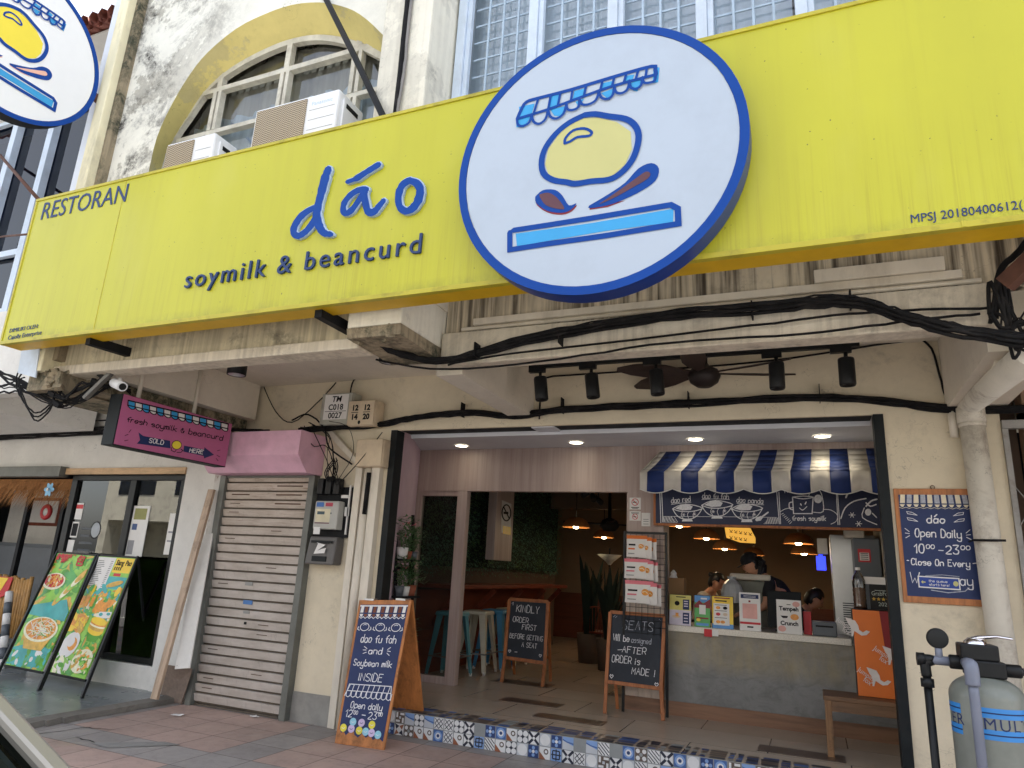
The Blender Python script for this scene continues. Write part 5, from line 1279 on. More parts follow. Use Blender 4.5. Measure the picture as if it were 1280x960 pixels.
g = MB(); g.box(-4.30,-4.25,5.80,5.8145,1.93,2.02); g.box(-4.36,-4.28,5.80,5.8145,2.11,2.14); g.box(-4.27, -4.255, 5.80, 5.86, 1.75, 2.24); g.build('tag', mat['paper'], o)
o = thing('meter_cover', 'scuffed grey plastic meter cover with a torn white sticker', 'meter', (-4.45, 5.82, 1.44))
g = MB(); g.hexa([(-4.64,5.70,1.45),(-4.30,5.70,1.45),(-4.30,5.848,1.45),(-4.64,5.848,1.45),(-4.62,5.72,1.72),(-4.29,5.72,1.72),(-4.29,5.848,1.72),(-4.62,5.848,1.72)]); g.build('case', M_('dark grey plastic', lin(96,94,92), .45, var=.1, grime=.3, gcol=lin(60,56,52)), o, bevel=.015)
g = MB(); g.box(-4.58, -4.33, 5.694, 5.704, 1.655, 1.68, 0); g.box(-4.55, -4.38, 5.693, 5.7, 1.48, 1.53, 0); g.build('recess', mat['frame'], o)
f = Fr((-4.64, 5.699, 1.45), (1,0,0), (0,0,1)); g = MB(); f.poly(g, [(.11,.10),(.24,.11),(.25,.16),(.2,.15),(.15,.13),(.24,.19),(.13,.21),(.15,.2),(.13,.15)], .008); g.build('sticker', mat['paper'], o)

# conduits on the wall by the opening
def single(mb, nm, mats, label, cat, group=None, bevel=0): return tag(mb.build(nm, mats, bevel=bevel), label, cat, group)
g = MB(); xq = -4.20
g.box(-4.215, -4.135, 5.79, 5.849, .0, 2.46); g.bar((-4.175, 5.82, 2.44), (-4.60, 5.82, 2.80), .058, .08, up=(0,1,0))
single(g, 'trunking', mat['conduit'], 'bent cream cable trunking left of the drainpipe sized conduit, running up to the telephone boxes', 'cable trunking', bevel=.006)
g = MB(); g.tube([(-4.07,5.80,.0),(-4.07,5.80,1.2),(-4.06,5.80,2.40)], .045, 12); g.tube([(-4.06,5.80,2.401),(-4.06,5.80,2.46)], .03, 8)
single(g, 'conduit', mat['conduit'], 'round cream conduit standing between two square cable trunkings', 'conduit')
g = MB(); g.box(-4.01, -3.915, 5.775, 5.849, .0, 2.42); single(g, 'trunking', mat['conduit'], 'straight cream cable trunking nearest the dark shop opening frame', 'cable trunking', bevel=.006)
g = MB(); g.tube([(-4.035,5.765,1.95),(-4.03,5.765,2.36)], .022, 8); single(g, 'cable_sleeve', mat['cable'], 'black sleeve of cable on the conduit below the terminal box', 'cable')

# ================================================================== CABLES
def wob(pts, amp=.012, k=5, seed=1):
    r = random.Random(seed); P = smooth(pts, k)
    return [p+Vector((0, r.uniform(-amp, amp)*.4, r.uniform(-amp, amp))) for p in P]
g = MB()
for i, (dz, dy, r) in enumerate(((0,0,.016),(.022,.01,.013),(-.018,.012,.012),(.010,-.018,.011),(-.008,-.016,.009))):
    P = [(-4.9,5.70,2.80),(-4.5,5.76,2.83),(-4.0,5.78,2.845),(-3.57,5.79,2.905),(-3.0,5.8,2.935),(-2.5,5.8,2.885),(-2.05,5.8,2.925),(-1.0,5.8,2.935),(0,5.8,2.94),(.55,5.8,2.89),(1.05,5.79,2.80),(1.8,5.75,2.78)]
    g.tube(wob([(x, y+dy-.02, z+dz) for x, y, z in P], .006, 6, i), r, 6)
for x, z in ((-3.05,2.94),(-2.03,2.94),(.12,2.945),(-.9,2.94)): g.box(x-.003, x+.003, 5.76, 5.845, z-.04, z+.10)
single(g, 'cable_bundle', mat['cable'], 'thick sagging black cable bundle clipped along the cream wall above the shop opening', 'cables')
g = MB()
for i, (dz, dy, r) in enumerate(((0,0,.018),(.028,.008,.013),(-.024,.006,.013),(.01,-.022,.011),(-.012,-.022,.010),(.042,.01,.006))):
    P = [at(455,398,Y=3.80),at(470,425,Y=3.92),at(505,444,Y=4.05),at(560,453,Y=4.22),at(640,432,Y=4.22),at(740,412,Y=4.21),at(850,396,Y=4.21),at(960,387,Y=4.2),at(1030,380,Y=4.18),at(1075,382,Y=4.16),at(1110,393,Y=4.14),at(1160,408,Y=4.1),at(1215,420,Y=4.08),at(1290,430,Y=4.08)]
    g.tube(wob([p+Vector((0,dy-.035,dz*(1 if j > 3 else .6))) for j, p in enumerate(P)], .007, 5, 20+i), r, 6)
for px_, py_ in ((1063,375),(940,388),(595,438),(700,422)): 
    p = at(px_, py_, Y=4.18); g.box(p.x-.005, p.x+.005, 4.15, 4.24, p.z-.045, p.z+.055)
single(g, 'cable_bundle', mat['cable'], 'thick black cable bundle strung along the stained fascia below the yellow sign', 'cables')
g = MB()
for i, P in enumerate(([(470,450),(560,462),(700,448),(840,428),(1000,418),(1130,402),(1225,392)], [(560,456),(640,442),(900,412),(1040,395),(1130,388),(1240,385)])):
    g.tube(wob([at(a, b, Y=4.185) for a, b in P], .004, 5, 40+i), .008, 5)
single(g, 'thin_cable', mat['cable'], 'thin black wires stapled along the fascia rim below the thick bundle', 'cables')
g = MB()
g.tube(wob([at(674,524,Y=5.83),at(676,490,Y=5.83),at(682,472,Y=5.83),at(760,466,Y=5.82),at(950,452,Y=5.82),at(1120,428,Y=5.82),at(1160,430,Y=5.83),at(1175,470,Y=5.83),at(1185,498,Y=5.83),at(1215,508,Y=5.8)], .003, 5, 3), .009, 5)
single(g, 'thin_cable', mat['cable'], 'single dark wire crossing the wall behind the track lights', 'cables')
g = MB()
g.tube(wob([at(437,505,Y=5.8),at(440,480,Y=5.82),at(450,472,Y=5.82),at(490,470,Y=5.82),at(560,465,Y=5.82)], .003, 4, 5), .008, 5)
g.tube(wob([at(330,484,Y=5.82),at(345,515,Y=5.8),at(365,528,Y=5.75),at(395,505,Y=5.8),at(420,478,Y=5.84)], .003, 4, 6), .006, 5)
g.tube(wob([at(365,525,Y=5.7),at(385,518,Y=5.7),at(405,535,Y=5.7),at(412,560,Y=5.74),at(440,580,Y=5.76)], .004, 4, 7), .009, 5)
for k in range(6):
    r = random.Random(60+k); a = (370+r.uniform(-5,45), 530+r.uniform(-6,8)); 
    P = [at(a[0], a[1], Y=5.6), at(a[0]+r.uniform(5,25), a[1]+r.uniform(2,30), Y=5.62), at(a[0]+r.uniform(20,40), a[1]+r.uniform(20,45), Y=5.68), at(412+r.uniform(-3,16), 608+r.uniform(-4,6), Y=5.74)]
    g.tube(wob(P, .003, 7, 70+k), r.uniform(.003,.005), 5)
for k in range(3): g.tube(wob([at(416+k*3,575,Y=5.72),at(406+k*2,590,Y=5.70),at(411+k*2,602,Y=5.70),at(418+k*2,586,Y=5.70),at(414+k*3,572,Y=5.72)], .003, 5, 90+k), .006, 5)
g.tube(wob([at(478,540,Y=5.75),at(455,570,Y=5.7),at(428,600,Y=5.72),at(415,612,Y=5.75)], .002, 4, 99), .005, 5)
g.tube(wob([at(468,592,Y=5.80),at(472,620,Y=5.8),at(466,645,Y=5.8),at(468,655,Y=5.8)], .003, 4, 98), .007, 5)
single(g, 'wire_tangle', mat['cable'], 'tangle of thin dark wires hanging round the junction boxes and meter', 'cables')
g = MB()
rr = random.Random(31)
for k in range(9):
    P = [at(0,470+rr.uniform(-8,25),Y=3.9), at(30,480+rr.uniform(-6,10),Y=3.9), at(75,500+rr.uniform(-8,8),Y=3.92), at(105,498+rr.uniform(-6,6),Y=3.95), at(150,472+rr.uniform(-10,10),Y=4.1), at(215,500+rr.uniform(-8,8),Y=4.6)+Vector((-.3,0,0)), Vector((-6.0,5.2,2.86+rr.uniform(-.05,.05))), Vector((-5.9,5.42,2.80)), Vector((-5.2,5.62,2.79))]
    g.tube(wob([p+Vector((-.05,0,0)) for p in P], .012, 5, 100+k), rr.uniform(.005,.011), 5)
for k in range(3): g.tube(wob([at(25+k*3,460+k*6,Y=3.85),at(20+k*2,478,Y=3.84),at(28+k*3,500+k*4,Y=3.84),at(45,516+k*5,Y=3.85),at(62,505+k*4,Y=3.86),at(70,490,Y=3.88)], .005, 6, 120+k), .007, 6)
for k in range(5): g.tube(wob([at(50+k*6,462+k*4,Y=3.9),at(58+k*5,480+k*3,Y=3.86),at(72+k*3,498,Y=3.86),at(95+k*2,490-k*3,Y=3.9),at(135,468+k*4,Y=3.98)], .012, 5, 140+k), .008, 5)
for p in (at(66,492,Y=3.86), at(72,505,Y=3.86), at(128,470,Y=3.95), at(120,478,Y=3.95)): g.obox(p, (.09,.04,.04), (.2,.5,.1))
single(g, 'wire_tangle', mat['cable'], 'heavy knot of black cables looping under the left end of the yellow sign', 'cables')
g = MB()
for i in range(4): g.tube(wob([(-16,5.78,2.86+.028*i),(-11,5.78,2.84+.028*i),(-8.8,5.78,2.86+.028*i),(-7.2,5.78,2.87+.03*i),(-6.6,5.76,2.93+.02*i)], .008, 6, 150+i), .015, 6)
g.tube(wob([(-16,5.8,3.06),(-9,5.8,3.04),(-6.6,5.8,3.06)], .004, 6, 160), .009, 5)
single(g, 'cable_bundle', mat['cable'], 'dark cable bundle along the white wall of the left neighbour', 'cables')
g = MB()
for k in range(10):
    r = random.Random(200+k); P = [at(1240+r.uniform(-4,10),395+r.uniform(-8,12),Y=4.15), at(1248+r.uniform(-10,12),370+r.uniform(-40,40),Y=4.12), at(1256+r.uniform(-8,14),405+r.uniform(-25,30),Y=4.12), at(1270+r.uniform(-6,15),420+r.uniform(-30,30),Y=4.1), at(1300,400+r.uniform(-60,50),Y=4.08)]
    g.tube(wob(P, .006, 6, 210+k), r.uniform(.005,.012), 5)
g.tube(wob([at(1244,390,Y=4.15),at(1250,340,Y=4.1),at(1275,312,Y=4.0),at(1300,280,Y=3.9)], .004, 5, 230), .018, 6)
single(g, 'wire_tangle', mat['cable'], 'tangle of black wires at the right end of the fascia beside the diagonal pipe', 'cables')
g = MB(); 
for k in range(4): g.tube(wob([at(492+k,150,Y=3.66),at(499+k*2,90,Y=3.68),at(504+k*2,40,Y=3.68),at(512+k*2,-30,Y=3.68)], .006, 6, 240+k), .013+.006*(k == 1), 5, k == 3)
single(g, 'cable_bundle', [mat['cable'], mat['cable_grey']], 'dark cables tied to the upper pilaster right of the arch', 'cables')
g = MB(); g.bar(at(106,498,Y=3.9), at(180,427,Y=4.0), .045, .03); single(g, 'angle_bar', mat['steel'], 'loose grey metal strut poking out of the cable knot under the sign', 'bracket')

# ================================================================== CEILING LIGHTS, TRACK LIGHTS, FANS, CAMERA
def downcan(x, y, label):
    o = thing('ceiling_spotlight', label, 'spotlight', (x, y, 3.36), group=None)
    g = MB(); g.lathe([(.0,0),(.088,0),(.088,-.21),(.078,-.21),(.07,-.17)], (x,y,3.358), 24, sm=True); g.build('can', mat['blackgloss'], o)
    g = MB(); g.lathe([(.076,-.207),(.05,-.19),(0,-.18)], (x,y,3.358), 24, mi=0); g.build('reflector', mat['alu'], o)
p = Vector((-4.95,4.76,0)); downcan(p.x, p.y, 'black cylinder ceiling spotlight beside the pink hanging sign')
p = Vector((-3.23,4.74,0)); downcan(p.x, p.y, 'black cylinder ceiling spotlight close to the broken pilaster foot')
YT = 5.2
TR = thing('light_track', 'long black lighting track under the soffit above the shop opening', 'light track', (-.9, YT, 3.2))
a, b = at(662,457,Y=YT), at(1074,427,Y=YT); zt3 = (a.z+b.z)/2-.015
g = MB(); g.box(a.x, b.x, YT-.02, YT+.02, zt3-.018, zt3+.018); g.build('rail', mat['blackgloss'], TR)
g = MB()
for x in (a.x+.2, -.9, b.x-.2): g.box(x-.015, x+.015, YT-.015, YT+.015, zt3+.018, 3.359)
g.build('hanger', mat['blackgloss'], TR)
heads = [(672,452,678,470,.18,'leftmost of the five black track spotlights, nearest the cross beam'), (735,450,743,468,.12,'second black track spotlight from the cross beam'), (815,447,821,468,.08,'black track spotlight in front of the left blades of the fan'),
         (964,436,966,455,.0,'black track spotlight in front of the right blade of the fan'), (1050,428,1055,450,.0,'rightmost black track spotlight, at the free end of the track')]
proto = None
for i, (hx, hy, cx, cy, tilt, lab) in enumerate(heads):
    x = at(hx, hy, Y=YT).x
    if proto is None:
        o = thing('track_spotlight', lab, 'spotlight', (x, YT, zt3), group='black spotlights on the track')
        g = MB(); g.box(-.07, .07, -.022, .022, -.055, -.0185); g.tube([(.03,0,-.055),(.03,0,-.11)], .014, 8); g.build('adapter', mat['blackgloss'], o, local=True)
        g = MB(); g.lathe([(0,.0),(.052,.0),(.055,-.01),(.055,-.19),(.05,-.2),(.042,-.195),(0,-.18)], (0,0,0), 20); h_ = g.build('lamp_head', mat['blackgloss'], o, local=True, loc=(.03,0,-.10)); h_.rotation_euler = (0, -.12, 0); proto = o
    else:
        o = dup(proto, (x, YT, zt3), label=lab)
        for c in o.children:
            if c.name.startswith('lamp_head'): c.rotation_euler = (0, -tilt, 0)
# outdoor ceiling fan
FN = thing('ceiling_fan', 'dark brown ceiling fan behind the track lights under the walkway soffit', 'fan', (-.72, 5.5, 3.1))
c = at(880,469,Y=5.5)
g = MB(); g.lathe([(0,-.10),(.06,-.095),(.11,-.06),(.13,-.01),(.11,.04),(.05,.07),(.03,.10),(.03,.2),(.02,3.359-c.z)], c, 20); g.build('motor', M_('dark bronze', lin(40,32,30), .5, .3, var=.2), FN)
for k, an in enumerate((150, 198, 262, 10, 335)):
    a = math.radians(an+4); d = Vector((math.cos(a), math.sin(a), 0)); s = Vector((-d.y, d.x, 0)); prof = [(.10,.025),(.2,.05),(.32,.085),(.45,.10),(.58,.075),(.70,.02)]
    g = MB(); top = [c+d*r+s*w+Vector((0,0,.02+w*.3)) for r, w in prof]+[c+d*r-s*w*.7+Vector((0,0,.02-w*.3)) for r, w in prof[::-1]]
    g.prism(top, (0,0,-.012)); g.build('blade', M_('fan blade wood', lin(52,38,32), .55, var=.3) if k == 0 else bpy.data.materials['fan blade wood'], FN)
# recessed downlights in the recess ceiling
lab = ['nearest the pink recess wall', 'over the shop doorway', 'above the left end of the striped awning', 'above the right end of the striped awning']
proto = None
for i, (px_, py_) in enumerate(((577,557),(720,553),(869,549),(1028,545))):
    q = at(px_, py_, Z=2.898); L = 'round recessed downlight '+lab[i]
    if proto is None:
        o = thing('downlight', L, 'downlight', tuple(q), group='downlights in the recess ceiling')
        g = MB(); g.lathe([(.085,0),(.085,-.006),(.072,-.008),(.07,-.004)], (0,0,0), 28); g.build('ring', mat['paper'], o, local=True)
        g = MB(); g.lathe([(.071,-.005),(0,-.005)], (0,0,0), 28); g.build('lens', mat['lamp_on'], o, local=True); proto = o
    else: o = dup(proto, tuple(q), label=L)
    ld = bpy.data.lights.new('downlight_lamp', 'SPOT'); ld.energy = (.3, .3, .08, .9)[i]; ld.spot_size = math.radians(110); ld.spot_blend = .6; ld.color = (1, .86, .64); ld.shadow_soft_size = .06
    lo = bpy.data.objects.new('downlight_lamp', ld); COL.objects.link(lo); lo.parent = o; lo.location = (0, 0, -.03)
# security camera, hanging bulb
o = thing('security_camera', 'white bullet security camera on a box above the hanging sign', 'camera', tuple(at(145,475,Y=4.0)))
p = at(138,468,Y=4.0); g = MB(); g.box(p.x-.10, p.x+.07, 3.97, 4.1, p.z-.02, p.z+.07); g.build('mounting_box', mat['conduit'], o, bevel=.01)
p = at(148,481,Y=3.95); g = MB(); d = Vector((.93,-.22,-.3)).normalized(); g.tube([p-d*.09, p+d*.09], .042, 16); g.tube([p-d*.04, p-d*.02+Vector((-.03,.04,.06))], .02, 8); g.build('housing', mat['acwhite'], o)
g = MB(); g.tube([p+d*.0905, p+d*.094], .03, 14); g.build('lens', mat['blackgloss'], o)
o = thing('hanging_bulb', 'bare lamp holder hanging on a wire under the left neighbour\'s soffit', 'bulb', tuple(at(6,495,Y=5.0)))
p = at(5,480,Y=5.0); g = MB(); g.tube([p, p+Vector((.03,0,.35))], .006, 5); g.build('wire', mat['cable'], o); g = MB(); g.lathe([(.02,.0),(.03,-.03),(.036,-.10),(.03,-.11),(.028,-.14),(.02,-.17),(0,-.175)], p, 14); g.build('holder', mat['conduit'], o)

# ================================================================== AIR CONDITIONER CONDENSERS
def condenser(label, x0, x1, z1, y0, y1, split, h, rot=0):
    o = thing('air_conditioner', label, 'air conditioner', ((x0+x1)/2, (y0+y1)/2, z1-h))
    g = MB(); g.box(x0, x1, y0, y1, z1-h, z1); g.build('case', mat['acwhite'], o, bevel=.018)
    xs = x0+(x1-x0)*split
    g = MB(); g.box(x0+.03, xs, y0-.012, y0-.002, z1-h+.03, z1-.03); g.build('grille', mat['acgrille'], o)
    pm = bpy.data.materials.get('panel groove') or M_('panel groove', lin(160,166,172), .5)
    for k in range(4): z = z1-.14-k*.09; MB().box(xs+.03, x1-.025, y0-.003, y0+.001, z-.002, z).build('panel_groove', pm, o)
    g = MB(); g.box(x1+.0, x1+.02, y0+.05, y1-.04, z1-h+.05, z1-.06); g.build('side_cover', mat['acwhite'], o, bevel=.006)
    g = MB(); g.box(x1+.0195, x1+.0225, y0+.08, y1-.10, z1-.13, z1-.09); g.build('handle', mat['black'], o)
    return o, xs
ACX0, ACX1 = at(317,142,Y=3.64).x, at(418,115,Y=3.64).x
o, xs = condenser('larger white air conditioner outdoor unit above the yellow sign in front of the arched window', ACX0, ACX1+.03, 5.075, 3.66, 3.99, .64, .62)
f = Fr((xs+.05, 3.66, 4.975), (1,0,0), (0,0,1)); g = MB(); txt(g, f, 'Panasonic', 0, 0, .05, .001, 0, width=.2); g.build('lettering', M_('faint blue print', lin(176,204,232), .5), o)
o, xs = condenser('smaller white air conditioner outdoor unit at the left foot of the arch', at(205,185,Y=3.64).x, at(264,165,Y=3.64).x+.03, 4.965, 3.66, 3.92, .60, .52)

# ================================================================== DRAINPIPES AT THE RIGHT
g = MB(); xq = 1.105
g.tube([(xq+.03,5.74,.0),(xq+.01,5.74,1.4),(xq,5.74,2.70)], .080, 20); g.tube([(xq,5.74,2.69),(xq,5.74,2.80)], .09, 20); g.tube([(xq,5.74,2.66),(xq,5.74,2.69)], .086, 20)
DP = thing('drainpipe', 'thick old white drainpipe on the wall beside the lattice gate, bending out above', 'drainpipe', (xq, 5.74, 0))
g.build('pipe', mat['pvcwhite'], DP)
g = MB(); p2 = at(1292,440,Y=4.15); g.tube([(xq,5.74,2.78),(xq,5.70,2.83),tuple(p2)], .080, 20); g.build('bend', mat['pvcwhite'], DP)
g = MB(); g.tube([(xq-.092,5.66,1.86),(xq+.092,5.64,1.862)], .008, 6); g.tube([(xq-.11,5.70,1.85),(xq-.09,5.65,1.86)], .006, 6); g.build('wire_tie', mat['cable'], DP)
g = MB(); g.tube([(1.0,5.8,2.82),(1.0,5.8,2.60)], .03, 10); g.tube([at(1205,508,Y=5.78), at(1240,470,Y=5.0), at(1252,452,Y=4.6)], .035, 10); single(g, 'conduit', mat['conduit'], 'thinner pipe running out beside the thick bent drainpipe', 'conduit')
g = MB(); p = at(1268,345,Y=4.0); g.bar(at(1256,356,Y=4.0), at(1300,315,Y=3.9), .07, .08); single(g, 'broken_beam_end', mat['rust'], 'broken rusty beam end sticking out at the right edge below the yellow sign', 'beam')

A, B, C_, D_ = at(28,432,Y=3.72), at(50,428,Y=3.72), at(44,472,Y=3.74), at(22,466,Y=3.74)
g = MB(); g.hexa([D_, C_, C_+Vector((0,.012,0)), D_+Vector((0,.012,0)), A, B, B+Vector((0,.012,0)), A+Vector((0,.012,0))]); tag(g.build('metal_flap', mat['bluewhite']), 'pale bent sheet hanging below the left end of the yellow sign', 'sheet')
# ================================================================== STRIPED AWNING AND MENU BOARD
AW = thing('awning', 'blue and white striped awning with scalloped valance over the order counter', 'awning', (-.5, 7.3, 2.36))
yf, zf, zbk, yb2 = 7.06, 2.545, 2.83, 7.49
ax0, ax1 = at(800,590,Y=yf).x, .62
bx = [ax0, ax0+.075]+[ax0+.075+.171*k for k in range(1, 14)]
bx = [b for b in bx if b < ax1]+[ax1]
g = MB(); v = MB()
for i, (a, b) in enumerate(zip(bx[:-1], bx[1:])):
    m = i % 2
    ra, rb = a+(.12*(1-(a-ax0)/(ax1-ax0))), b+(.12*(1-(b-ax0)/(ax1-ax0)))
    N = 5
    for j in range(N):
        t0, t1 = j/N, (j+1)/N; sag = lambda t: -.02*math.sin(PI*t)
        L = lambda x, r, t: (x+(r-x)*t, yf+(yb2-yf)*t, zf+(zbk-zf)*t+sag(t))
        g.add([L(a,ra,t0), L(b,rb,t0), L(b,rb,t1), L(a,ra,t1)], [(0,1,2,3)], m, True)
    # valance with one scallop per stripe pair
    K = 8; top = []; bot = []
    for j in range(K+1):
        x = a+(b-a)*j/K; ph = (x-ax0-.075)/.342
        z = 2.372-.045*abs(math.sin(PI*(ph+.25)))+.0 ; top.append((x, yf-.002+.006*math.sin(x*40), zf)); bot.append((x, yf-.012+.012*math.sin(x*18), z))
    v.add(top+bot, [(K+1+j, K+2+j, j+1, j) for j in range(K)], m, True)
g.add([(ax0,yf,zf),(ax0+.12,yb2,zbk),(ax0,yb2,zf)], [(0,1,2)], 0)
cv = g.build('canopy', [mat['fabric_lt'], mat['fabric_dk']], AW); va = v.build('valance', [mat['fabric_lt'], mat['fabric_dk']], AW)
for q_ in (cv, va):
    s_ = q_.modifiers.new('thick', 'SOLIDIFY'); s_.thickness = .003
g = MB(); 
P_ = [(x, yf-.016+.012*math.sin(x*18), 2.372-.045*abs(math.sin(PI*((x-ax0-.075)/.342+.25)))) for x in [ax0+(ax1-ax0)*k/120 for k in range(121)]]
g.tube(P_, .005, 5); g.build('valance_piping', mat['paper'], AW)

MN = thing('menu_board', 'long navy menu board with white chalk bowls and a mug under the striped awning', 'menu board', (-.5, 7.42, 2.03))
A, B = at(818,656,Y=7.40), at(1096,660,Y=7.40); zl, zh = 2.035, 2.52
g = MB(); g.box(A.x+.014, .61, 7.404, 7.44, zl+.02, zh); g.build('board', mat['navy2'], MN)
g = MB(); g.box(A.x-.01, .615, 7.395, 7.445, zl-.005, zl+.02); g.box(A.x-.01, A.x+.014, 7.395, 7.445, zl+.02, zh); g.build('frame', mat['easelwood'], MN, bevel=.003)
g = MB(); px = Px(Y=7.404)
def m2(pts): return [(820+x/4.571, -(600+y/4.571)) for x, y in pts]
def ms(pts, w=1.1, z=.002, sm=True):
    q = m2(pts)
    if sm and len(q) > 2: q = [(p.x, p.y) for p in smooth([Vector((a, b, 0)) for a, b in q], 3)]
    px.stroke(g, q, w, z+.001*rnd.random(), 0)
def bowl(x, y, s):
    ms([(x-85*s,y),(x-40*s,y-22*s),(x+20*s,y-24*s),(x+85*s,y-4*s),(x+30*s,y+14*s),(x-40*s,y+14*s),(x-85*s,y)], 1.1)
    ms([(x-85*s,y),(x-62*s,y+36*s),(x-28*s,y+56*s),(x+25*s,y+56*s),(x+62*s,y+32*s),(x+85*s,y-4*s)], 1.1)
    px.poly(g, m2([(x-70*s,y-2),(x-40*s,y-20*s),(x-10*s,y-30*s),(x+12*s,y-22*s),(x+30*s,y-14*s),(x+18*s,y+6*s),(x-30*s,y+9*s)]), .0015, 0)
    px.poly(g, m2([(x-28*s,y+60*s),(x+26*s,y+60*s),(x+30*s,y+72*s),(x-32*s,y+72*s)]), .0015, 0)
    for k in (-.35, .1, .5): ms([(x+k*80*s,y+16*s),(x+(k*80-8)*s,y+34*s),(x+k*70*s,y+54*s)], .7, .003)
    for dx, dy in ((-22,34),(40,30)):
        for a in range(3): ms([(x+dx*s-9*math.cos(a),y+dy*s-9*math.sin(a)),(x+dx*s+9*math.cos(a),y+dy*s+9*math.sin(a))], .6, .003)
bowl(180,165,1.0); bowl(350,145,1.05); bowl(520,165,1.05)
ms([(640,185),(600,215)], 2); px.poly(g, m2([(572,215),(600,205),(612,214),(598,232),(574,236),(566,228)]), .0015, 0)
hand(g, px, 'dao red', 820+88/4.571, -(600+132/4.571), 6.5, .85, .002, width=24, rot=.10, jit=.2); ms([(88,140),(145,132),(200,128)], .6)
hand(g, px, 'dao fu fah', 820+264/4.571, -(600+106/4.571), 6.8, .85, .002, width=33, rot=-.03, jit=.2); ms([(262,112),(340,108),(420,112)], .6)
hand(g, px, 'dao panda', 820+460/4.571, -(600+128/4.571), 6.5, .85, .002, width=33, rot=-.05, jit=.2); ms([(462,134),(540,138),(616,142)], .6)
hand(g, px, 'nai', 820+736/4.571, -(600+74/4.571), 6, .85, .002, width=11, rot=.2, jit=.2)
hand(g, px, 'fresh soymilk', 820+778/4.571, -(600+232/4.571), 5.6, .9, .002, width=42, rot=.0, jit=.2)
for a in ([(32,60),(40,240)], [(22,66),(28,244)], [(690,70),(705,250)], [(702,70),(712,250)], [(1030,60),(1040,255)], [(1036,60),(1050,255)]): ms(a, 1.0, sm=False)
ms([(40,208),(400,210),(690,214)], .5, sm=False)
for k in range(5): ms([(40+k*16,210),(52+k*18,240)], .6, sm=False); ms([(640+k*14,216),(628+k*14,250)], .6, sm=False); ms([(36,212+k*7),(90+k*8,214+k*7)], .5, sm=False); ms([(700,218+k*7),(640-k*6,222+k*7)], .5, sm=False)
ms([(780,98),(786,192),(892,192),(898,98)], 1.3, sm=False); ms([(780,98),(840,92),(898,98),(840,108),(780,98)], 1.2); ms([(782,126),(762,132),(764,162),(784,170)], 1.4)
ms([(820,160),(838,172),(862,152)], 1); ms([(826,136),(830,144)], 1.4); ms([(858,126),(852,138)], 1.4)
px.ell(g, 820+926/4.571, -(600+108/4.571), 5.2, 5.4, .0015, 0, 16); ms([(872,96),(880,60)], .8); ms([(935,60),(950,96),(955,180),(900,184)], 1)
ms([(712,180),(740,165),(780,158)], .8); ms([(955,168),(1000,172),(1036,200),(1030,235),(1000,252)], .8)
for a in range(7): ms([(716+a*8,196+a*9),(728+a*8,190+a*8)], .7)
ms([(1056,220),(1080,160),(1130,122),(1200,106)], 1.6); ms([(1085,100),(1100,72),(1130,62)], 2.2)
for cx, cy in ((1120,200),(1158,250)):
    for a in range(3): ms([(cx-18*math.cos(a*1.05),cy-16*math.sin(a*1.05)),(cx+18*math.cos(a*1.05),cy+16*math.sin(a*1.05))], .8)
px.ell(g, 820+1212/4.571, -(600+184/4.571), 4, 4.4, .0015, 0, 14); ms([(1190,160),(1180,215),(1262,255)], 1.2); ms([(1200,150),(1230,120),(1262,110)], 2); ms([(1236,190),(1260,214)], 1.4); ms([(1200,130),(1224,150),(1258,140)], 1.6)
g.build('chalk_drawing', mat['chalk'], MN)

# ================================================================== NOTICES, RACK, COUNTER
def notice(a, b, lab, fn=None, Y=YI-.002):
    A, B = at(*a, Y=Y), at(*b, Y=Y); o = thing('notice', lab, 'notice', ((A.x+B.x)/2, Y, B.z))
    MB().box(A.x, B.x, Y-.004, Y, B.z, A.z).build('sheet', mat['paper'], o)
    f = Fr((A.x, Y-.004, B.z), (1,0,0), (0,0,1)); g = MB(); w, h = B.x-A.x, A.z-B.z
    if fn: fn(g, f, w, h); g.build('print', [mat['red'], mat['black'], mat['poster_yellow']], o)
    return o
def nosmoke(g, f, w, h, cy=.62, r=.25):
    R = min(w, h)*r*1.15
    f.stroke(g, [(w*.5+R*math.cos(a), h*cy+R*math.sin(a)) for a in [2*PI*k/24 for k in range(25)]], R*.2, .001, 0)
    f.stroke(g, [(w*.5-R*.7, h*cy+R*.7), (w*.5+R*.7, h*cy-R*.7)], R*.2, .0016, 0)
    f.quad(g, w*.5-R*.7, w*.5+R*.45, h*cy-R*.18, h*cy+R*.12, .001, 1)
def n1(g, f, w, h): nosmoke(g, f, w, h); f.quad(g, w*.15, w*.85, h*.14, h*.2, .001, 1); f.quad(g, w*.25, w*.75, h*.06, h*.1, .001, 1)
def n2(g, f, w, h): nosmoke(g, f, w, h, .42); f.quad(g, w*.15, w*.85, h*.8, h*.86, .001, 1); f.quad(g, w*.2, w*.8, h*.7, h*.74, .001, 1)
notice((787,622), (801,637), 'upper small white square notice with a red ring on the pale column', n1); notice((787,639), (801,651), 'lower small white square notice with a red ring on the pale column', n2)
def n3(g, f, w, h): [f.quad(g, w*.2, w*.8, h*y, h*(y+.03), .001, 1) for y in (.5,.35,.15)]
notice((802,641), (813,658), 'plain white tag shaped notice right of the two square notices', n3)

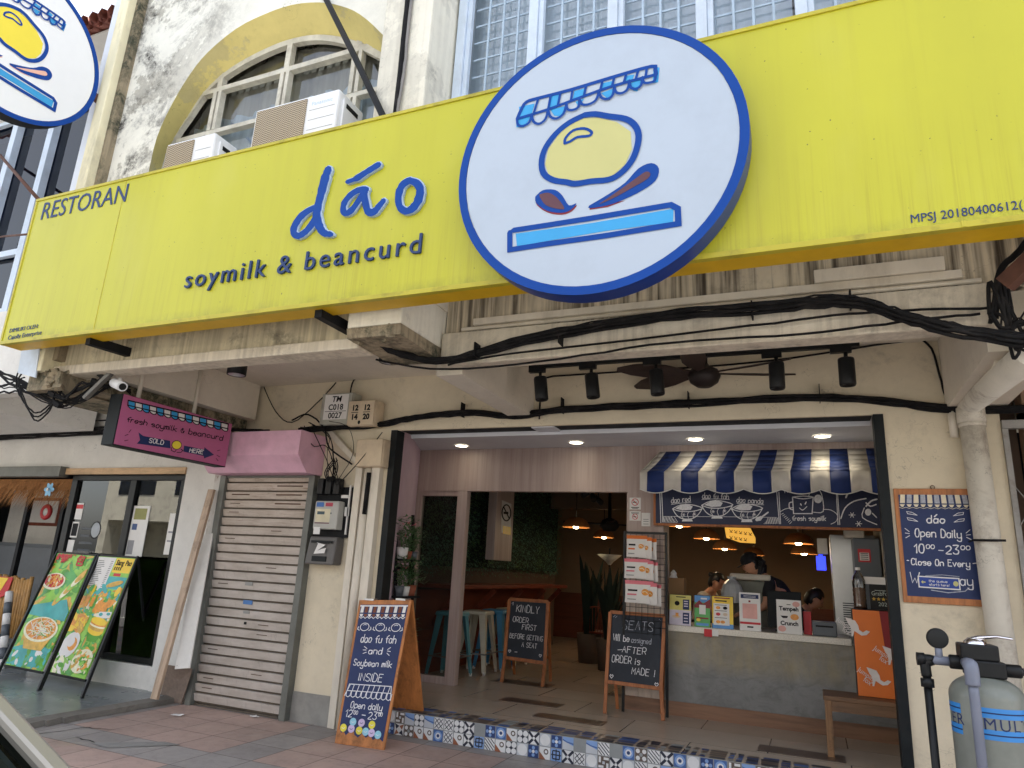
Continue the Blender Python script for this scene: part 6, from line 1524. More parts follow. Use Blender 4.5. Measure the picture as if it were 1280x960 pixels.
RK = thing('snack_rack', 'black wire grid rack hung with snack bags left of the order counter', 'rack', (-1.7, 7.36, .2))
Yr = 7.33
A, B = at(781,664,Y=Yr), at(832,664,Y=Yr); zr0, zr1 = 1.05, A.z
xl, xr = A.x, at(833,700,Y=Yr).x
g = MB(); 
for x in (xl, xr): g.box(x-.012, x+.012, Yr-.012, Yr+.012, .2, zr1)
g.box(xl+.0125, xr-.0125, Yr-.012, Yr+.012, zr1-.024, zr1-.001); g.build('frame', mat['blackgloss'], RK)
g = MB(); k = xl+.06
while k < xr-.02: g.tube([(k,Yr+.004,.9),(k,Yr+.004,zr1-.026)], .0028, 5); k += .062
z = .95
while z < zr1-.03: g.tube([(xl+.013,Yr-.003,z),(xr-.013,Yr-.003,z)], .0028, 5); z += .062
g.build('grid', mat['blackgloss'], RK)
def snackbag(x, y, z, w, h, top, rz, lab, grp):
    o = thing('snack_bag', lab, 'snack bag', (x, y, z), rz, group=grp)
    g = MB(); n_, m_ = 6, 6; vs = []
    for s in (-1, 1):
        for j in range(m_+1):
            for i in range(n_+1):
                u, v = i/n_, j/m_; b = math.sin(PI*u)**.6*math.sin(PI*min(1, v*1.05))**.7*.022
                vs.append(((u-.5)*w*(1-.03*math.sin(PI*v)), s*-b*1, v*h))
    N = (n_+1)*(m_+1)
    for s in (0, 1):
        for j in range(m_):
            for i in range(n_):
                a = s*N+j*(n_+1)+i; q = (a, a+1, a+n_+2, a+n_+1)
                g.f.append(q if s else q[::-1]); g.m.append(1 if j >= m_-1 else 0); g.s.append(True)
    g.v += [Vector(q) for q in vs]; 
    g.build('pouch', [mat['paper'], top], o, local=True)
    f = Fr((-w/2, -.0235, 0), (1,0,0), (0,0,1)); g = MB(); f.ell(g, w*.72, h*.5, w*.13, w*.11, 0, 0, 14); f.stroke(g, [(w*.62,h*.5),(w*.72,h*.54),(w*.8,h*.46)], .006, .0006, 4); f.quad(g, w*.12, w*.45, h*.52, h*.60, 0, 1); f.quad(g, w*.1, w*.42, h*.34, h*.41, 0, 2); f.quad(g, w*.1, w*.4, h*.14, h*.18, 0, 3)
    g.build('print', [mat['foodorange'], mat['black'], top, M_('grey line print', lin(150,150,150), .6) if 'grey line print' not in bpy.data.materials else bpy.data.materials['grey line print'], mat['foodcream']], o, local=True)
for (a, b, c_, d, top, nm) in ((785,669,808,697,mat['orange'],'orange topped'),(782,698,811,724,mat['redpink'],'pink topped'),(783,725,816,755,mat['redpink'],'pink topped')):
    A, B = at(a, b, Y=7.27), at(c_, d, Y=7.27); w, h = B.x-A.x+.02, A.z-B.z
    row = {669:'top row', 698:'middle row', 725:'bottom row'}[b]
    snackbag((A.x+B.x)/2, 7.26, B.z, w, h, top, .05, 'white snack bag '+nm+' at the front of the '+row+' of the wire rack', 'snack bags on the wire rack')
    for k in range(2): snackbag((A.x+B.x)/2+.075+.06*k, 7.29+.03*k, B.z-.01-.01*k, w*.9, h*.97, top, -.5-.25*k, 'white snack bag '+nm+(' second' if k == 0 else ' last')+' in the '+row+' of the rack', 'snack bags on the wire rack')

# display stands on the counter
CT = 1.046
def stand(a, b, lab, fn, mats, Y=7.52, tilt=.12, frame=None):
    A, B = at(*a, Y=Y), at(*b, Y=Y); w, h = B.x-A.x, A.z-CT
    o = thing('display_stand', lab, 'display stand', ((A.x+B.x)/2, Y, CT))
    f = Qd((A.x,Y-.02,CT), (B.x,Y-.02,CT), (B.x,Y-.02+h*tilt,CT+h), (A.x,Y-.02+h*tilt,CT+h)); F = Sc(f, w, h)
    g = MB(); c = [f.p(-.02,-.0), f.p(1.02,-.0), f.p(1.02,1.02), f.p(-.02,1.02)]; g.hexa([c[0]-f.n*.012, c[1]-f.n*.012, c[1], c[0], c[3]-f.n*.012, c[2]-f.n*.012, c[2], c[3]]); g.box(A.x, B.x, Y-.018, Y+.08, CT, CT+.008); g.build('holder', frame or mat['blackgloss'], o)
    g = MB(); fn(g, F, w, h); g.build('printed_card', mats, o)
PR = [mat['paper'], mat['navy'], mat['poster_yellow'], mat['red'], mat['green'], mat['foodorange'], M_('pale lilac card', lin(216,208,222), .5), M_('sky print', lin(90,150,210), .5), mat['black'], mat['darkred'], M_('pale yellow card', lin(224,214,120), .5), M_('beige print', lin(216,196,170), .5), M_('pale pink print', lin(226,170,160), .5)]
def s1(g, f, w, h):
    f.quad(g,0,w,0,h,.0005,6); f.quad(g,0,w,h*.5,h,.001,10); f.quad(g,w*.62,w*.92,h*.52,h*.86,.0015,1); f.quad(g,w*.62,w*.92,h*.06,h*.42,.0015,1); f.ell(g,w*.35,h*.72,w*.12,h*.08,.0015,8,10); f.ell(g,w*.32,h*.28,w*.2,h*.05,.0015,11,12); f.quad(g,w*.28,w*.42,h*.28,h*.4,.002,5); f.quad(g,w*.3,w*.75,h*.92,h*.95,.0015,8)
    for y in (.8,.72,.64,.34,.24,.14): f.quad(g,w*.67,w*.86,h*y-h*.02,h*y+h*.015,.002,6)
def s2(g, f, w, h):
    f.quad(g,0,w,0,h,.0005,4); f.quad(g,0,w,h*.78,h,.001,7); f.poly(g,[(0,h*.7),(w*.3,h*.85),(w*.55,h*.74),(w,h*.9),(w,h*.6),(0,h*.6)],.0015,9); f.quad(g,w*.3,w*.72,h*.40,h*.70,.002,0); f.quad(g,w*.1,w*.9,h*.25,h*.30,.002,9); f.ell(g,w*.25,h*.22,w*.14,h*.05,.0025,2,12); f.quad(g,w*.1,w*.9,h*.04,h*.12,.002,7); f.quad(g,w*.4,w*.8,h*.88,h*.93,.002,0)
def s3(g, f, w, h):
    f.quad(g,0,w,0,h,.0005,2); f.quad(g,0,w,0,h*.14,.001,7); f.quad(g,w*.06,w*.82,h*.10,h*.78,.0015,0); f.quad(g,w*.1,w*.85,h*.93,h*.97,.0015,9); f.quad(g,w*.15,w*.7,h*.84,h*.88,.0015,8)
    for (x,y,m) in ((.28,.64,5),(.62,.64,8),(.28,.44,3),(.62,.44,11),(.28,.2,5),(.5,.2,5)): f.ell(g,w*x,h*y,w*.11,h*.05,.002,m,12)
    for y in (.72,.54,.32): f.quad(g,w*.12,w*.7,h*y,h*(y+.015),.002,8)
def s4(g, f, w, h):
    f.quad(g,0,w,0,h,.0005,0); f.quad(g,w*.06,w*.94,h*.86,h*.97,.001,1); f.quad(g,0,w,h*.17,h*.23,.001,3); f.quad(g,w*.44,w*.54,h*.76,h*.81,.001,9); f.quad(g,w*.2,w*.8,h*.89,h*.90,.0015,0); f.quad(g,w*.2,w*.8,h*.925,h*.935,.0015,0); f.quad(g,w*.35,w*.65,h*.08,h*.12,.001,8); f.quad(g,w*.14,w*.86,h*.32,h*.72,.001,12)
def s5(g, f, w, h):
    f.quad(g,0,w,0,h,.0005,0); f.ell(g,w*.8,h*.88,w*.15,h*.08,.001,12,14); f.ell(g,w*.2,h*.14,w*.16,h*.09,.001,12,14); f.ell(g,w*.72,h*.5,w*.17,h*.09,.001,5,16); f.poly(g,[(w*.15,h*.52),(w*.25,h*.45),(w*.42,h*.46),(w*.46,h*.52)],.001,8)
    txt(g, f, 'Tempeh', w*.5, h*.68, h*.17, .0015, 8, align='CENTER', offset=.002); txt(g, f, 'Crunch', w*.5, h*.25, h*.17, .0015, 8, align='CENTER', offset=.002); f.quad(g,w*.42,w*.58,h*.85,h*.87,.001,8)
stand((837,743), (864,778), 'yellow and lilac printed card leftmost on the counter', s1, PR)
stand((868,744), (888,781), 'green landscape card with a red roof band second on the counter', s2, PR)
stand((890,745), (917,783), 'orange bordered price card with food pictures third on the counter', s3, PR)
stand((924,741), (951,786), 'white payment card with navy head and red band on the counter', s4, PR, frame=mat['paper'])
stand((970,749), (1003,790), 'white snack advert card with bold black words on the counter', s5, PR)
o = thing('card_terminal', 'dark till screen seen from behind on the counter', 'till', (-.30, 7.72, CT))
g = MB(); A, B = at(958,738,Y=7.7), at(1002,760,Y=7.7); g.hexa([(A.x,7.70,1.08),(B.x,7.70,1.08),(B.x,7.73,1.08),(A.x,7.73,1.08),(A.x,7.77,A.z),(B.x,7.77,A.z),(B.x,7.80,A.z),(A.x,7.80,A.z)]); g.build('screen', mat['frame'], o, bevel=.006)
g = MB(); g.box((A.x+B.x)/2-.09, (A.x+B.x)/2+.09, 7.66, 7.86, CT, CT+.02); g.box((A.x+B.x)/2-.03, (A.x+B.x)/2+.03, 7.755, 7.80, CT+.021, 1.2); g.build('foot', mat['frame'], o)
o = thing('receipt_printer', 'grey receipt printer at the right end of the counter', 'printer', (.08, 7.62, CT)); A, B = at(1015,776,Y=7.56), at(1047,800,Y=7.56)
g = MB(); g.box(A.x, B.x, 7.54, 7.72, CT, A.z); g.build('case', mat['fridge'], o, bevel=.01); g = MB(); g.box(A.x+.03, B.x-.03, 7.535, 7.5395, A.z-.05, A.z-.035); g.build('slot', mat['black'], o)
tag(MB().box(at(1004,772,Y=7.6).x, at(1014,772,Y=7.6).x, 7.6, 7.66, CT, at(1004,764,Y=7.6).z).build('snack_box', mat['red'], bevel=.004), 'small red box between the advert card and the printer', 'box')
g = MB(); A, B = at(880,786,Y=7.44), at(890,795,Y=7.44); g.box(A.x, B.x, 7.443, 7.449, B.z-.01, A.z, 0); g.box(B.x+.002, B.x+.06, 7.443, 7.449, B.z+.0, A.z, 1)
tag(g.build('price_tag', [mat['red'], mat['paper']]), 'red and white tag stuck on the counter edge', 'tag')
o = thing('tissue_box', 'cardboard tissue box with a white tissue at the left end of the counter', 'tissue box', (-1.40, 7.8, CT)); A, B = at(836,722,Y=7.8), at(852,740,Y=7.8)
MB().box(A.x, B.x+.03, 7.78, 7.92, CT, A.z).build('box', mat['cardboard'], o, bevel=.004)
g = MB(); q = at(842,722,Y=7.84); g.lathe([(.045,0),(.03,.03),(.035,.05),(.008,.085)], (q.x, 7.84, A.z), 7, sm=False); g.build('tissue', mat['paper'], o)
# white machine with plastic bag behind the counter
o = thing('ice_machine', 'pale machine with a clear bag beside the bending shop worker', 'machine', (-.9, 8.3, .2)); A, B = at(915,713,Y=8.3), at(955,722,Y=8.3)
g = MB(); g.box(A.x, B.x+.05, 8.25, 8.7, .2, A.z-.10); g.build('body', M_('olive grey plastic', lin(120,122,110), .6), o, bevel=.02); g = MB(); g.box(A.x-.02, B.x+.07, 8.22, 8.72, A.z-.095, A.z-.03); g.build('lid', mat['conduit'], o, bevel=.02)
g = MB(); q = at(915,735,Y=8.1); g.lathe([(.03,-.16),(.10,-.15),(.12,-.05),(.09,.04),(.04,.09),(.05,.12)], q, 11, sm=False); tag(g.build('plastic_bag', M_('clear grey plastic', lin(190,194,196), .25)), 'crumpled clear plastic bag leaning on the pale machine', 'bag')
# stainless cabinet, fridge, blue light, menu lightbox
o = thing('stainless_cabinet', 'tall stainless steel cabinet at the right behind the counter', 'cabinet', (.42, 8.3, .2)); A, B = at(1037,668,Y=8.1), at(1062,790,Y=8.1)
g = MB(); g.box(A.x, .60, 8.1, 8.6, .2, A.z); g.build('body', mat['stainless'], o, bevel=.008)
g = MB(); 
for k in range(14): z = 1.35-k*.022; g.box(A.x+.08, A.x+.26, 8.094, 8.0995, z-.005, z+.004)
g.build('vent', mat['black'], o); q = at(1021,673,Y=8.1); r_ = at(1035,693,Y=8.1); g = MB(); g.box(q.x, r_.x, 8.06, 8.2, r_.z, q.z); g.build('control_box', mat['conduit'], o, bevel=.006)
g = MB(); q = at(1020,695,Y=8.3); r_ = at(1033,713,Y=8.3); g.box(q.x, r_.x, 8.3, 8.36, r_.z, q.z); g.lathe([(0,.03),(.02,.02),(.02,-.02)], ((q.x+r_.x)/2, 8.33, q.z+.02), 10); tag(g.build('insect_lamp', mat['blue_led']), 'glowing blue lamp left of the stainless cabinet', 'lamp')
o = thing('fridge', 'dark grey fridge with a red and white sticker beside the steel cabinet', 'fridge', (.45, 7.8, .2)); A = at(1066,676,Y=7.7)
g = MB(); g.box(A.x, .605, 7.7, 8.05, .2, A.z+.03); g.build('body', mat['fridge'], o, bevel=.012)
q, r_ = at(1072,686,Y=7.698), at(1089,703,Y=7.698); g = MB(); g.box(q.x, r_.x, 7.694, 7.698, r_.z, q.z, 0); f = Fr((q.x,7.694,r_.z),(1,0,0),(0,0,1)); w, h = r_.x-q.x, q.z-r_.z; f.quad(g,w*.12,w*.88,h*.12,h*.72,.001,1); [f.quad(g,w*.2,w*.8,h*y,h*(y+.05),.002,2) for y in (.2,.35,.5,.62)]; g.build('sticker', [mat['red'], mat['paper'], mat['black']], o)
g = MB(); q = at(1058,668,Y=7.72); g.box(q.x-.02, q.x+.16, 7.72, 7.9, A.z+.031, A.z+.11); tag(g.build('takeaway_box', mat['conduit'], bevel=.01), 'pale box on top of the dark grey fridge', 'box')
# bench, orange delivery box, bottle, plaque
BN = thing('bench', 'worn wooden bench against the counter front at the right of the opening', 'bench', (.3, 6.72, .2))
bx0, bx1, by0, by1, bz = .015, .70, 6.55, 6.93, .655
g = MB(); g.box(bx0, bx1, by0, by1, bz-.035, bz); g.build('seat', mat['benchwood'], BN, bevel=.004)
g = MB(); g.box(bx0+.06, bx1, by0+.012, by0+.036, bz-.115, bz-.0355); g.box(bx0+.012, bx0+.036, by0+.06, by1-.06, bz-.115, bz-.0355); g.build('apron', mat['benchwood'], BN)
for x, y in ((bx0+.01, by0+.008), (bx0+.01, by1-.06), (bx1-.06, by0+.008), (bx1-.06, by1-.06)): MB().box(x, x+.05, y, y+.052, .2, bz-.0355).build('leg', wood('bench leg wood', lin(146,108,72), 'z', 20, worn=.5) if 'bench leg wood' not in bpy.data.materials else bpy.data.materials['bench leg wood'], BN, bevel=.003)
OB = thing('delivery_box', 'orange and dark red delivery box with white foxes standing on the wooden bench', 'delivery box', (.45, 6.83, bz))
Yo = 6.72; A, D_ = at(1064,761,Y=Yo), at(1074,864,Y=Yo); ox0, ox1, oz1 = (A.x+D_.x)/2, .64, 1.335
g = MB(); g.box(ox0-.002, ox1, Yo+.004, 6.95, bz+.001, oz1); g.build('case', mat['blackgloss'], OB, bevel=.006)
g = MB(); f = Px(Y=Yo); o2 = lambda pts: [(1060+x/5.643, -(700+y/5.643)) for x, y in pts]
F = Fr((ox0, Yo+.003, bz), (1,0,0), (0,0,1)); F.quad(g, 0, ox1-ox0-.01, .005, oz1-bz-.006, .0, 0)
F.poly(g, [(.20,oz1-bz-.006),(ox1-ox0-.01,oz1-bz-.006),(ox1-ox0-.01,.30),(.22,.40)], .001, 1)
def fox(dx, dy, s=1):
    P = [(130,755),(160,765),(200,780),(222,815),(228,845),(255,862),(280,848),(305,858),(280,882),(245,885),(218,868),(195,852),(185,890),(172,888),(175,850),(165,820),(150,800)]
    f.poly(g, o2([(x*s+dx, y*s+dy) for x, y in P]), .0035, 2)
    txt(g, Fr(f.p(1060+(62+dx)/5.643, -(700+(778+dy)/5.643), .0035), Vector((.82,0,-.57)), Vector((.57,0,.82))), 'Jumping', 0, 0, .058, .0005, 2, width=.15); txt(g, Fr(f.p(1060+(105+dx)/5.643, -(700+(850+dy)/5.643), .0035), Vector((.82,0,-.57)), Vector((.57,0,.82))), 'fox', 0, 0, .06, .0005, 2, width=.06)
fox(0, 0); fox(112, -150) ; fox(-150, -352)
g.build('printed_face', [mat['orange'], mat['darkred'], M_('white box print', lin(222,216,212), .6)], OB)
o = thing('water_bottle', 'large clear plastic bottle of brown rice grains standing on the orange box', 'bottle', (ox0+.075, 6.85, oz1))
c = Vector((ox0+.07, 6.84, oz1)); hb = at(1070,709,Y=6.84).z-oz1
g = MB(); R = .052; g.lathe([(0,.001),(R,.002),(R,.02)]+[(R*(1-.06*(k % 2)), .03+k*.02) for k in range(9)]+[(R,hb*.68),(R*.8,hb*.78),(R*.34,hb*.88),(R*.3,hb*.93)], c, 18); g.build('body', glass_mat('pet plastic', (.8,.82,.84), .05, .10), o)
g = MB(); g.lathe([(0,.006),(R*.9,.006),(R*.9,hb*.5),(0,hb*.51)], c, 16); g.build('contents', M_('rice grains', lin(128,84,56), .8, var=.4, scale=60), o)
g = MB(); g.lathe([(R*.38,hb*.93),(R*.38,hb*.995),(0,hb)], c, 14); g.build('cap', mat['paper'], o)
o = thing('award_plaque', 'black award plaque with five gold stars behind the bottle on the orange box', 'plaque', (.52, 6.9, oz1)); A, B = at(1086,730,Y=6.88), at(1115,763,Y=6.88)
g = MB(); g.box(A.x, .66, 6.88, 6.90, oz1, A.z); g.build('board', mat['blackgloss'], o); g = MB(); g.hexa([(A.x-.03,6.87,A.z),(.66,6.87,A.z),(.66,6.92,A.z),(A.x-.03,6.92,A.z),(A.x-.05,6.87,A.z+.06),(.66,6.87,A.z+.06),(.66,6.92,A.z+.06),(A.x-.05,6.92,A.z+.06)]); g.build('lid', mat['paper'], o)
f = Fr((A.x, 6.88, oz1), (1,0,0), (0,0,1)); h = A.z-oz1; g = MB(); txt(g, f, 'GrabFood', .015, h*.56, .05, .001, 0, width=.165)
for k in range(5):
    cx = .03+k*.036; f.poly(g, [(cx+(.017 if j % 2 == 0 else .008)*math.cos(PI/2+j*PI/5), h*.42+(.017 if j % 2 == 0 else .008)*math.sin(PI/2+j*PI/5)) for j in range(10)], .001, 1)
txt(g, f, '2023', .06, h*.15, .045, .001, 0); f.quad(g, .04, .15, h*.75, h*.77, .001, 0); g.build('lettering', [M_('pale print', lin(190,200,190), .5), M_('gold star', lin(220,176,60), .4)], o)

# ================================================================== INSIDE: GREEN WALL, BAR, STOOLS, LAMPS
GW = thing('green_wall', 'artificial foliage wall along the left side of the dim shop interior', 'plant wall', (-4.45, 10, 1.4))
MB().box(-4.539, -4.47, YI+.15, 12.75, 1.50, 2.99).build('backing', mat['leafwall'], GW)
g = MB(); rr = random.Random(77)
for i in range(15000):
    y = YI+.15+(12.8-YI-.15)*rr.random()**1.35; z = rr.uniform(1.46, 2.98); x = -4.465+rr.random()**2*.10
    if rr.random() < .02: z = rr.uniform(1.38, 1.48)
    s = rr.uniform(.02, .045); a = rr.uniform(0, 2*PI); t = Vector((rr.uniform(.1,.9), math.cos(a), math.sin(a))).normalized(); q = t.cross(Vector((1,.3,.2))).normalized()
    c = Vector((x, y, z)); m = 0 if math.sin(y*5+z*3)+math.sin(z*7-y*2.5)+rr.uniform(-1,1) < .7 else 1
    g.add([c-q*s*.45, c+t*s*.5-q*.0, c+t*s, c+q*s*.45+t*s*.4], [(0,1,2,3)], m)
g.build('leaves', [mat['leafdark'], mat['leaf']], GW)
tag(g and MB().box(-4.44, -4.02, 9.45, 9.56, .2, .21).build('door_mat', mat['rubber']), 'dark mat on the floor under the bar by the stools', 'mat') if False else None
DPn = thing('wood_panel', 'pale wooden post panel with a no smoking notice set against the green wall', 'panel', (-4.25, 9.8, 1.6))
ya, yb = at(622,610,X=-4.12).y, at(643,620,X=-4.12).y
g = MB(); g.box(-4.25, -4.12, ya, yb, 1.62, 2.66); g.build('board', mat['laminate'], DPn, bevel=.004)
f = Px(X=-4.12); g = MB(); P = [(627,-(625)),(639,-(630)),(638,-(668)),(626,-(666))]; f.poly(g, P, .003, 0); cx, cy = 632.5, -641
f.stroke(g, [(cx+5.4*math.cos(a), cy+10*math.sin(a)) for a in [2*PI*k/24 for k in range(25)]], 1.5, .006, 1); f.stroke(g, [(cx-3.6,cy+7.5),(cx+3.6,cy-7.5)], 1.4, .008, 1); f.poly(g, [(cx-3.5,cy-1.5),(cx+2.5,cy-1.6),(cx+2.5,cy+1.2),(cx-3.5,cy+1.3)], .006, 1)
f.poly(g, [(628,-657),(638,-659),(638,-669),(628,-667)], .005, 2); g.build('notice', [mat['paper'], mat['black'], mat['poster_yellow']], DPn)
BR = thing('bar_shelf', 'red brown wooden bar shelf with slanted braces under the green wall', 'bar shelf', (-4.3, 10, 1.2))
zs_ = at(590,731,X=-4.1).z
g = MB(); g.box(-4.539, -4.06, YI+.25, 12.2, 1.235, 1.285); g.build('shelf_top', mat['redwood'], BR, bevel=.005)
for y in (8.2, 9.2, 10.2, 11.2, 12.0): g = MB(); g.bar((-4.53,y,.78),(-4.12,y,1.215),.05,.07); g.build('brace', mat['redwood'], BR)
g = MB(); g.box(-4.539, -4.51, YI+.2, 12.28, .2, .72); g.box(-4.539, -4.52, YI+.2, 12.28, .73, 1.2); g.build('wall_boarding', mat['redwood'], BR)
# metal cafe stools
def stool_proto(m, lab, loc, rz):
    o = thing('bar_stool', lab, 'bar stool', loc, rz, group='metal bar stools along the bar shelf'); H_ = .76
    g = MB(); n_ = 4; r = .155
    g.hexa([(-r-.012,-r-.012,H_-.05),(r+.012,-r-.012,H_-.05),(r+.012,r+.012,H_-.05),(-r-.012,r+.012,H_-.05),(-r,-r,H_),(r,-r,H_),(r,r,H_),(-r,r,H_)]); g.build('seat', m, o, local=True, bevel=.015)
    for sx, sy in ((-1,-1),(1,-1),(1,1),(-1,1)):
        g = MB(); a, b = Vector((sx*.145, sy*.145, H_-.05)), Vector((sx*.215, sy*.215, .02))
        q = lambda c, w: [c, c+Vector((-sx*w,0,0)), c+Vector((-sx*w*.9,-sy*.008,0)), c+Vector((-sx*.008,-sy*.008,0)), c+Vector((-sx*.008,-sy*w*.9,0)), c+Vector((0,-sy*w,0))]
        A, B = q(a,.085), q(b,.04); g.add(A+B, [(i,(i+1) % 6,6+(i+1) % 6,6+i) for i in range(6)]+[(0,1,2,3),(0,3,4,5)]); l = g.build('leg', m, o, local=True)
        l.modifiers.new('s', 'SOLIDIFY').thickness = .003
        g = MB(); g.lathe([(0,0),(.018,0),(.02,.035)], b+Vector((-sx*.014,-sy*.014,-.02)), 10); g.build('foot', mat['paper'], l, local=True)
    g = MB(); t = .195
    for i in range(4):
        c = [(-t,-t),(t,-t),(t,t),(-t,t)]; p, q_ = c[i], c[(i+1) % 4]; g.tube([(p[0],p[1],.24),(q_[0],q_[1],.24)], .009, 6)
    g.build('foot_ring', mat['steel'], o, local=True); return o
stools = [(mat['teal'],'teal metal bar stool behind the glass side panel',(-4.19,8.10)),(mat['creamstool'],'cream metal bar stool just right of the glass side panel post',(-4.10,8.68)),(mat['bluestool'],'bright blue metal bar stool between the cream stools',(-4.06,9.16)),(mat['creamstool'],'cream metal bar stool furthest from the glass panel',(-4.09,9.7)),(mat['teal'],'teal metal bar stool at the far end of the bar shelf',(-4.09,10.3))]
for m, l, (x, y) in stools: stool_proto(m, l, (x, y, .2), rnd.uniform(-.1,.1))
# pendant lamps
pens = [(720,657,10.6,.30,'dome pendant lamp nearest the green wall in the doorway'),(755,670,12.4,.26,'dome pendant lamp behind the first one in the doorway'),(849,655,9.2,.20,'pendant lamp just under the left end of the menu board'),
        (883,671,10.6,.26,'pendant lamp left of the amber lit sign'),(906,684,11.6,.26,'lower pendant lamp under the amber lit sign'),(942,692,12.8,.24,'far pendant lamp left of the bending worker\'s head'),
        (998,677,10.2,.26,'upper pendant lamp left of the steel cabinet'),(1005,690,11.4,.26,'lower pendant lamp left of the steel cabinet')]
for i, (px_, py_, Y, R, lab) in enumerate(pens):
    c = at(px_, py_, Y=Y); o = thing('pendant_lamp', 'rattan '+lab, 'pendant lamp', tuple(c), group='rattan pendant lamps')
    g = MB(); R *= .72; g.lathe([(R*.12,R*.62),(R*.5,R*.55),(R*.8,R*.32),(R*.97,R*.02),(R,-.03),(R*.985,-.03),(R*.95,.02),(R*.78,R*.3),(R*.48,R*.52),(R*.1,R*.6)], c, 22); 
    g.build('shade', mat['rattan'], o); g = MB(); g.tube([c+Vector((0,0,R*.6)), Vector((c.x,c.y,2.998))], .006, 6); g.build('cord', mat['cable'], o)
    g = MB(); g.lathe([(0,-.05),(.035,-.04),(.048,-.005),(.03,.04),(.02,.07),(0,.075)], c, 14); g.build('bulb', mat['bulb_on'], o)
    ld = bpy.data.lights.new('pendant_light', 'POINT'); ld.energy = .28; ld.color = (1,.80,.56); ld.shadow_soft_size = .05
    lo = bpy.data.objects.new('pendant_light', ld); COL.objects.link(lo); lo.parent = o; lo.location = (0, 0, -.09)
g = MB(); q = [at(a, b, Y=9.4) for a, b in ((905,655),(936,657),(944,672),(944,679),(925,678),(908,672))]; g.prism(q, (0,.05,0)); LS = thing('lit_sign', 'small amber lit hanging sign behind the counter', 'lit sign', tuple(q[3])); g.build('face', mat['sign_glow'], LS)
g = MB(); f = Px(Y=9.399)
for k in range(9): x, y = 912+(k % 5)*6, -(662+(k//5)*8+(k % 5)*.9); f.stroke(g, [(x,y),(x+2,y-3),(x+3.5,y-.5)], .8, .001); f.stroke(g, [(x,y-3),(x+3.5,y-3.6)], .7, .0014)
g.build('print', M_('brown glyph', lin(70,36,8), .6), LS); g = MB(); g.tube([q[0]+Vector((.05,.02,0)), Vector((q[0].x+.05, 9.42, 2.998))], .006, 6); g.build('hanger', mat['cable'], LS)
# cacti, tulip lamp, chairs, inner fan, track spots
def blade_plant(x, y, h, lab, n, spread, seed):
    o = thing('snake_plant', lab, 'plant', (x, y, .2)); g = MB(); rr = random.Random(seed)
    for k in range(n):
        a = rr.uniform(0, 2*PI); r0 = rr.uniform(.0, .08); lean = rr.uniform(.02, spread); hh = h*rr.uniform(.62, 1)-.4; w = rr.uniform(.04, .075)
        d = Vector((math.cos(a), math.sin(a), 0)); s_ = Vector((-d.y, d.x, 0)); P = []
        for t, ww in ((0,.7),(.3,1),(.65,.95),(.88,.5),(1,.03)):
            c = Vector((x,y,.6))+d*(r0+lean*t*t)+Vector((0,0,hh*t)); P.append((c-s_*w*ww, c+d*w*.35*ww, c+s_*w*ww))
        V = [v for q in P for v in q]; g.add(V, [f for i in range(4) for f in ((i*3,i*3+1,i*3+4,i*3+3),(i*3+1,i*3+2,i*3+5,i*3+4))], 0, True)
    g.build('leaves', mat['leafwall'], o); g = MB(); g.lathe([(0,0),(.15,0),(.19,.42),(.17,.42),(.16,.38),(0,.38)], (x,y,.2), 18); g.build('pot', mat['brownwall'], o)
p = at(737,760,Y=10.8); blade_plant(p.x, 10.8, at(737,692,Y=10.8).z-.2, 'tall dark plant of upright pointed blades left of the doorway edge', 15, .22, 3)
p = at(762,760,Y=10.2); blade_plant(p.x, 10.2, at(766,706,Y=10.2).z-.2, 'broad dark plant of pointed blades behind the snack rack', 22, .34, 5)
o = thing('uplighter_lamp', 'cone shaped bowl lamp on a thin stand between the cacti', 'lamp', tuple(at(762,760,Y=11))); c = at(762,695,Y=11)
g = MB(); g.lathe([(.02,-.14),(.06,-.09),(.2,.02),(.195,.02),(.05,-.07),(0,-.08)], c, 20); g.build('bowl', mat['oldframe'], o); g = MB(); g.tube([(c.x,c.y,.2),(c.x,c.y,c.z-.13)], .015, 8); g.lathe([(0,0),(.14,0),(.14,.02),(0,.025)], (c.x,c.y,.2), 18); g.tube([c+Vector((0,0,.0)), c+Vector((0,0,.12))], .012, 6); g.build('stand', mat['black'], o)
def cafe_chair(x, y, rz, lab):
    o = thing('chair', lab, 'chair', (x, y, .2), rz, group='chairs in the dim back of the shop'); m = mat['redwood']
    g = MB(); g.box(-.21, .21, -.21, .21, .43, .46); g.build('seat', m, o, local=True, bevel=.01)
    for sx, sy in ((-1,-1),(1,-1),(1,1),(-1,1)): MB().tube([(sx*.17,sy*.17,.43),(sx*.23,sy*.23,0)], .014, 8).build('leg', m, o, local=True)
    g = MB(); arc = [(.22*math.sin(a), .20+.0, .46+.36*math.cos(a)**.5 if math.cos(a) > 0 else .46) for a in [PI*(k/14-.5) for k in range(15)]]
    g.tube(arc, .013, 8)
    for k in range(-3, 4): x_ = k*.055; g.tube([(x_*.8,.2,.46),(x_,.2,.46+.36*math.sqrt(max(.0,math.cos(math.asin(min(1,abs(x_)/.22))))))], .006, 6)
    g.build('backrest', m, o, local=True)
cafe_chair(-3.05, 10.9, 2.9, 'spindle backed chair beside the first easel chalkboard in the dim shop'); cafe_chair(-2.35, 11.6, 2.4, 'spindle backed chair deeper in the dim shop')
o = thing('ceiling_fan', 'black ceiling fan inside the shop seen through the doorway', 'fan', tuple(at(762,657,Y=11.2))); c = at(762,655,Y=11.2)
g = MB(); g.lathe([(0,-.12),(.10,-.11),(.16,-.03),(.12,.06),(.03,.1),(.02,2.998-c.z)], c, 16); g.build('motor', mat['black'], o)
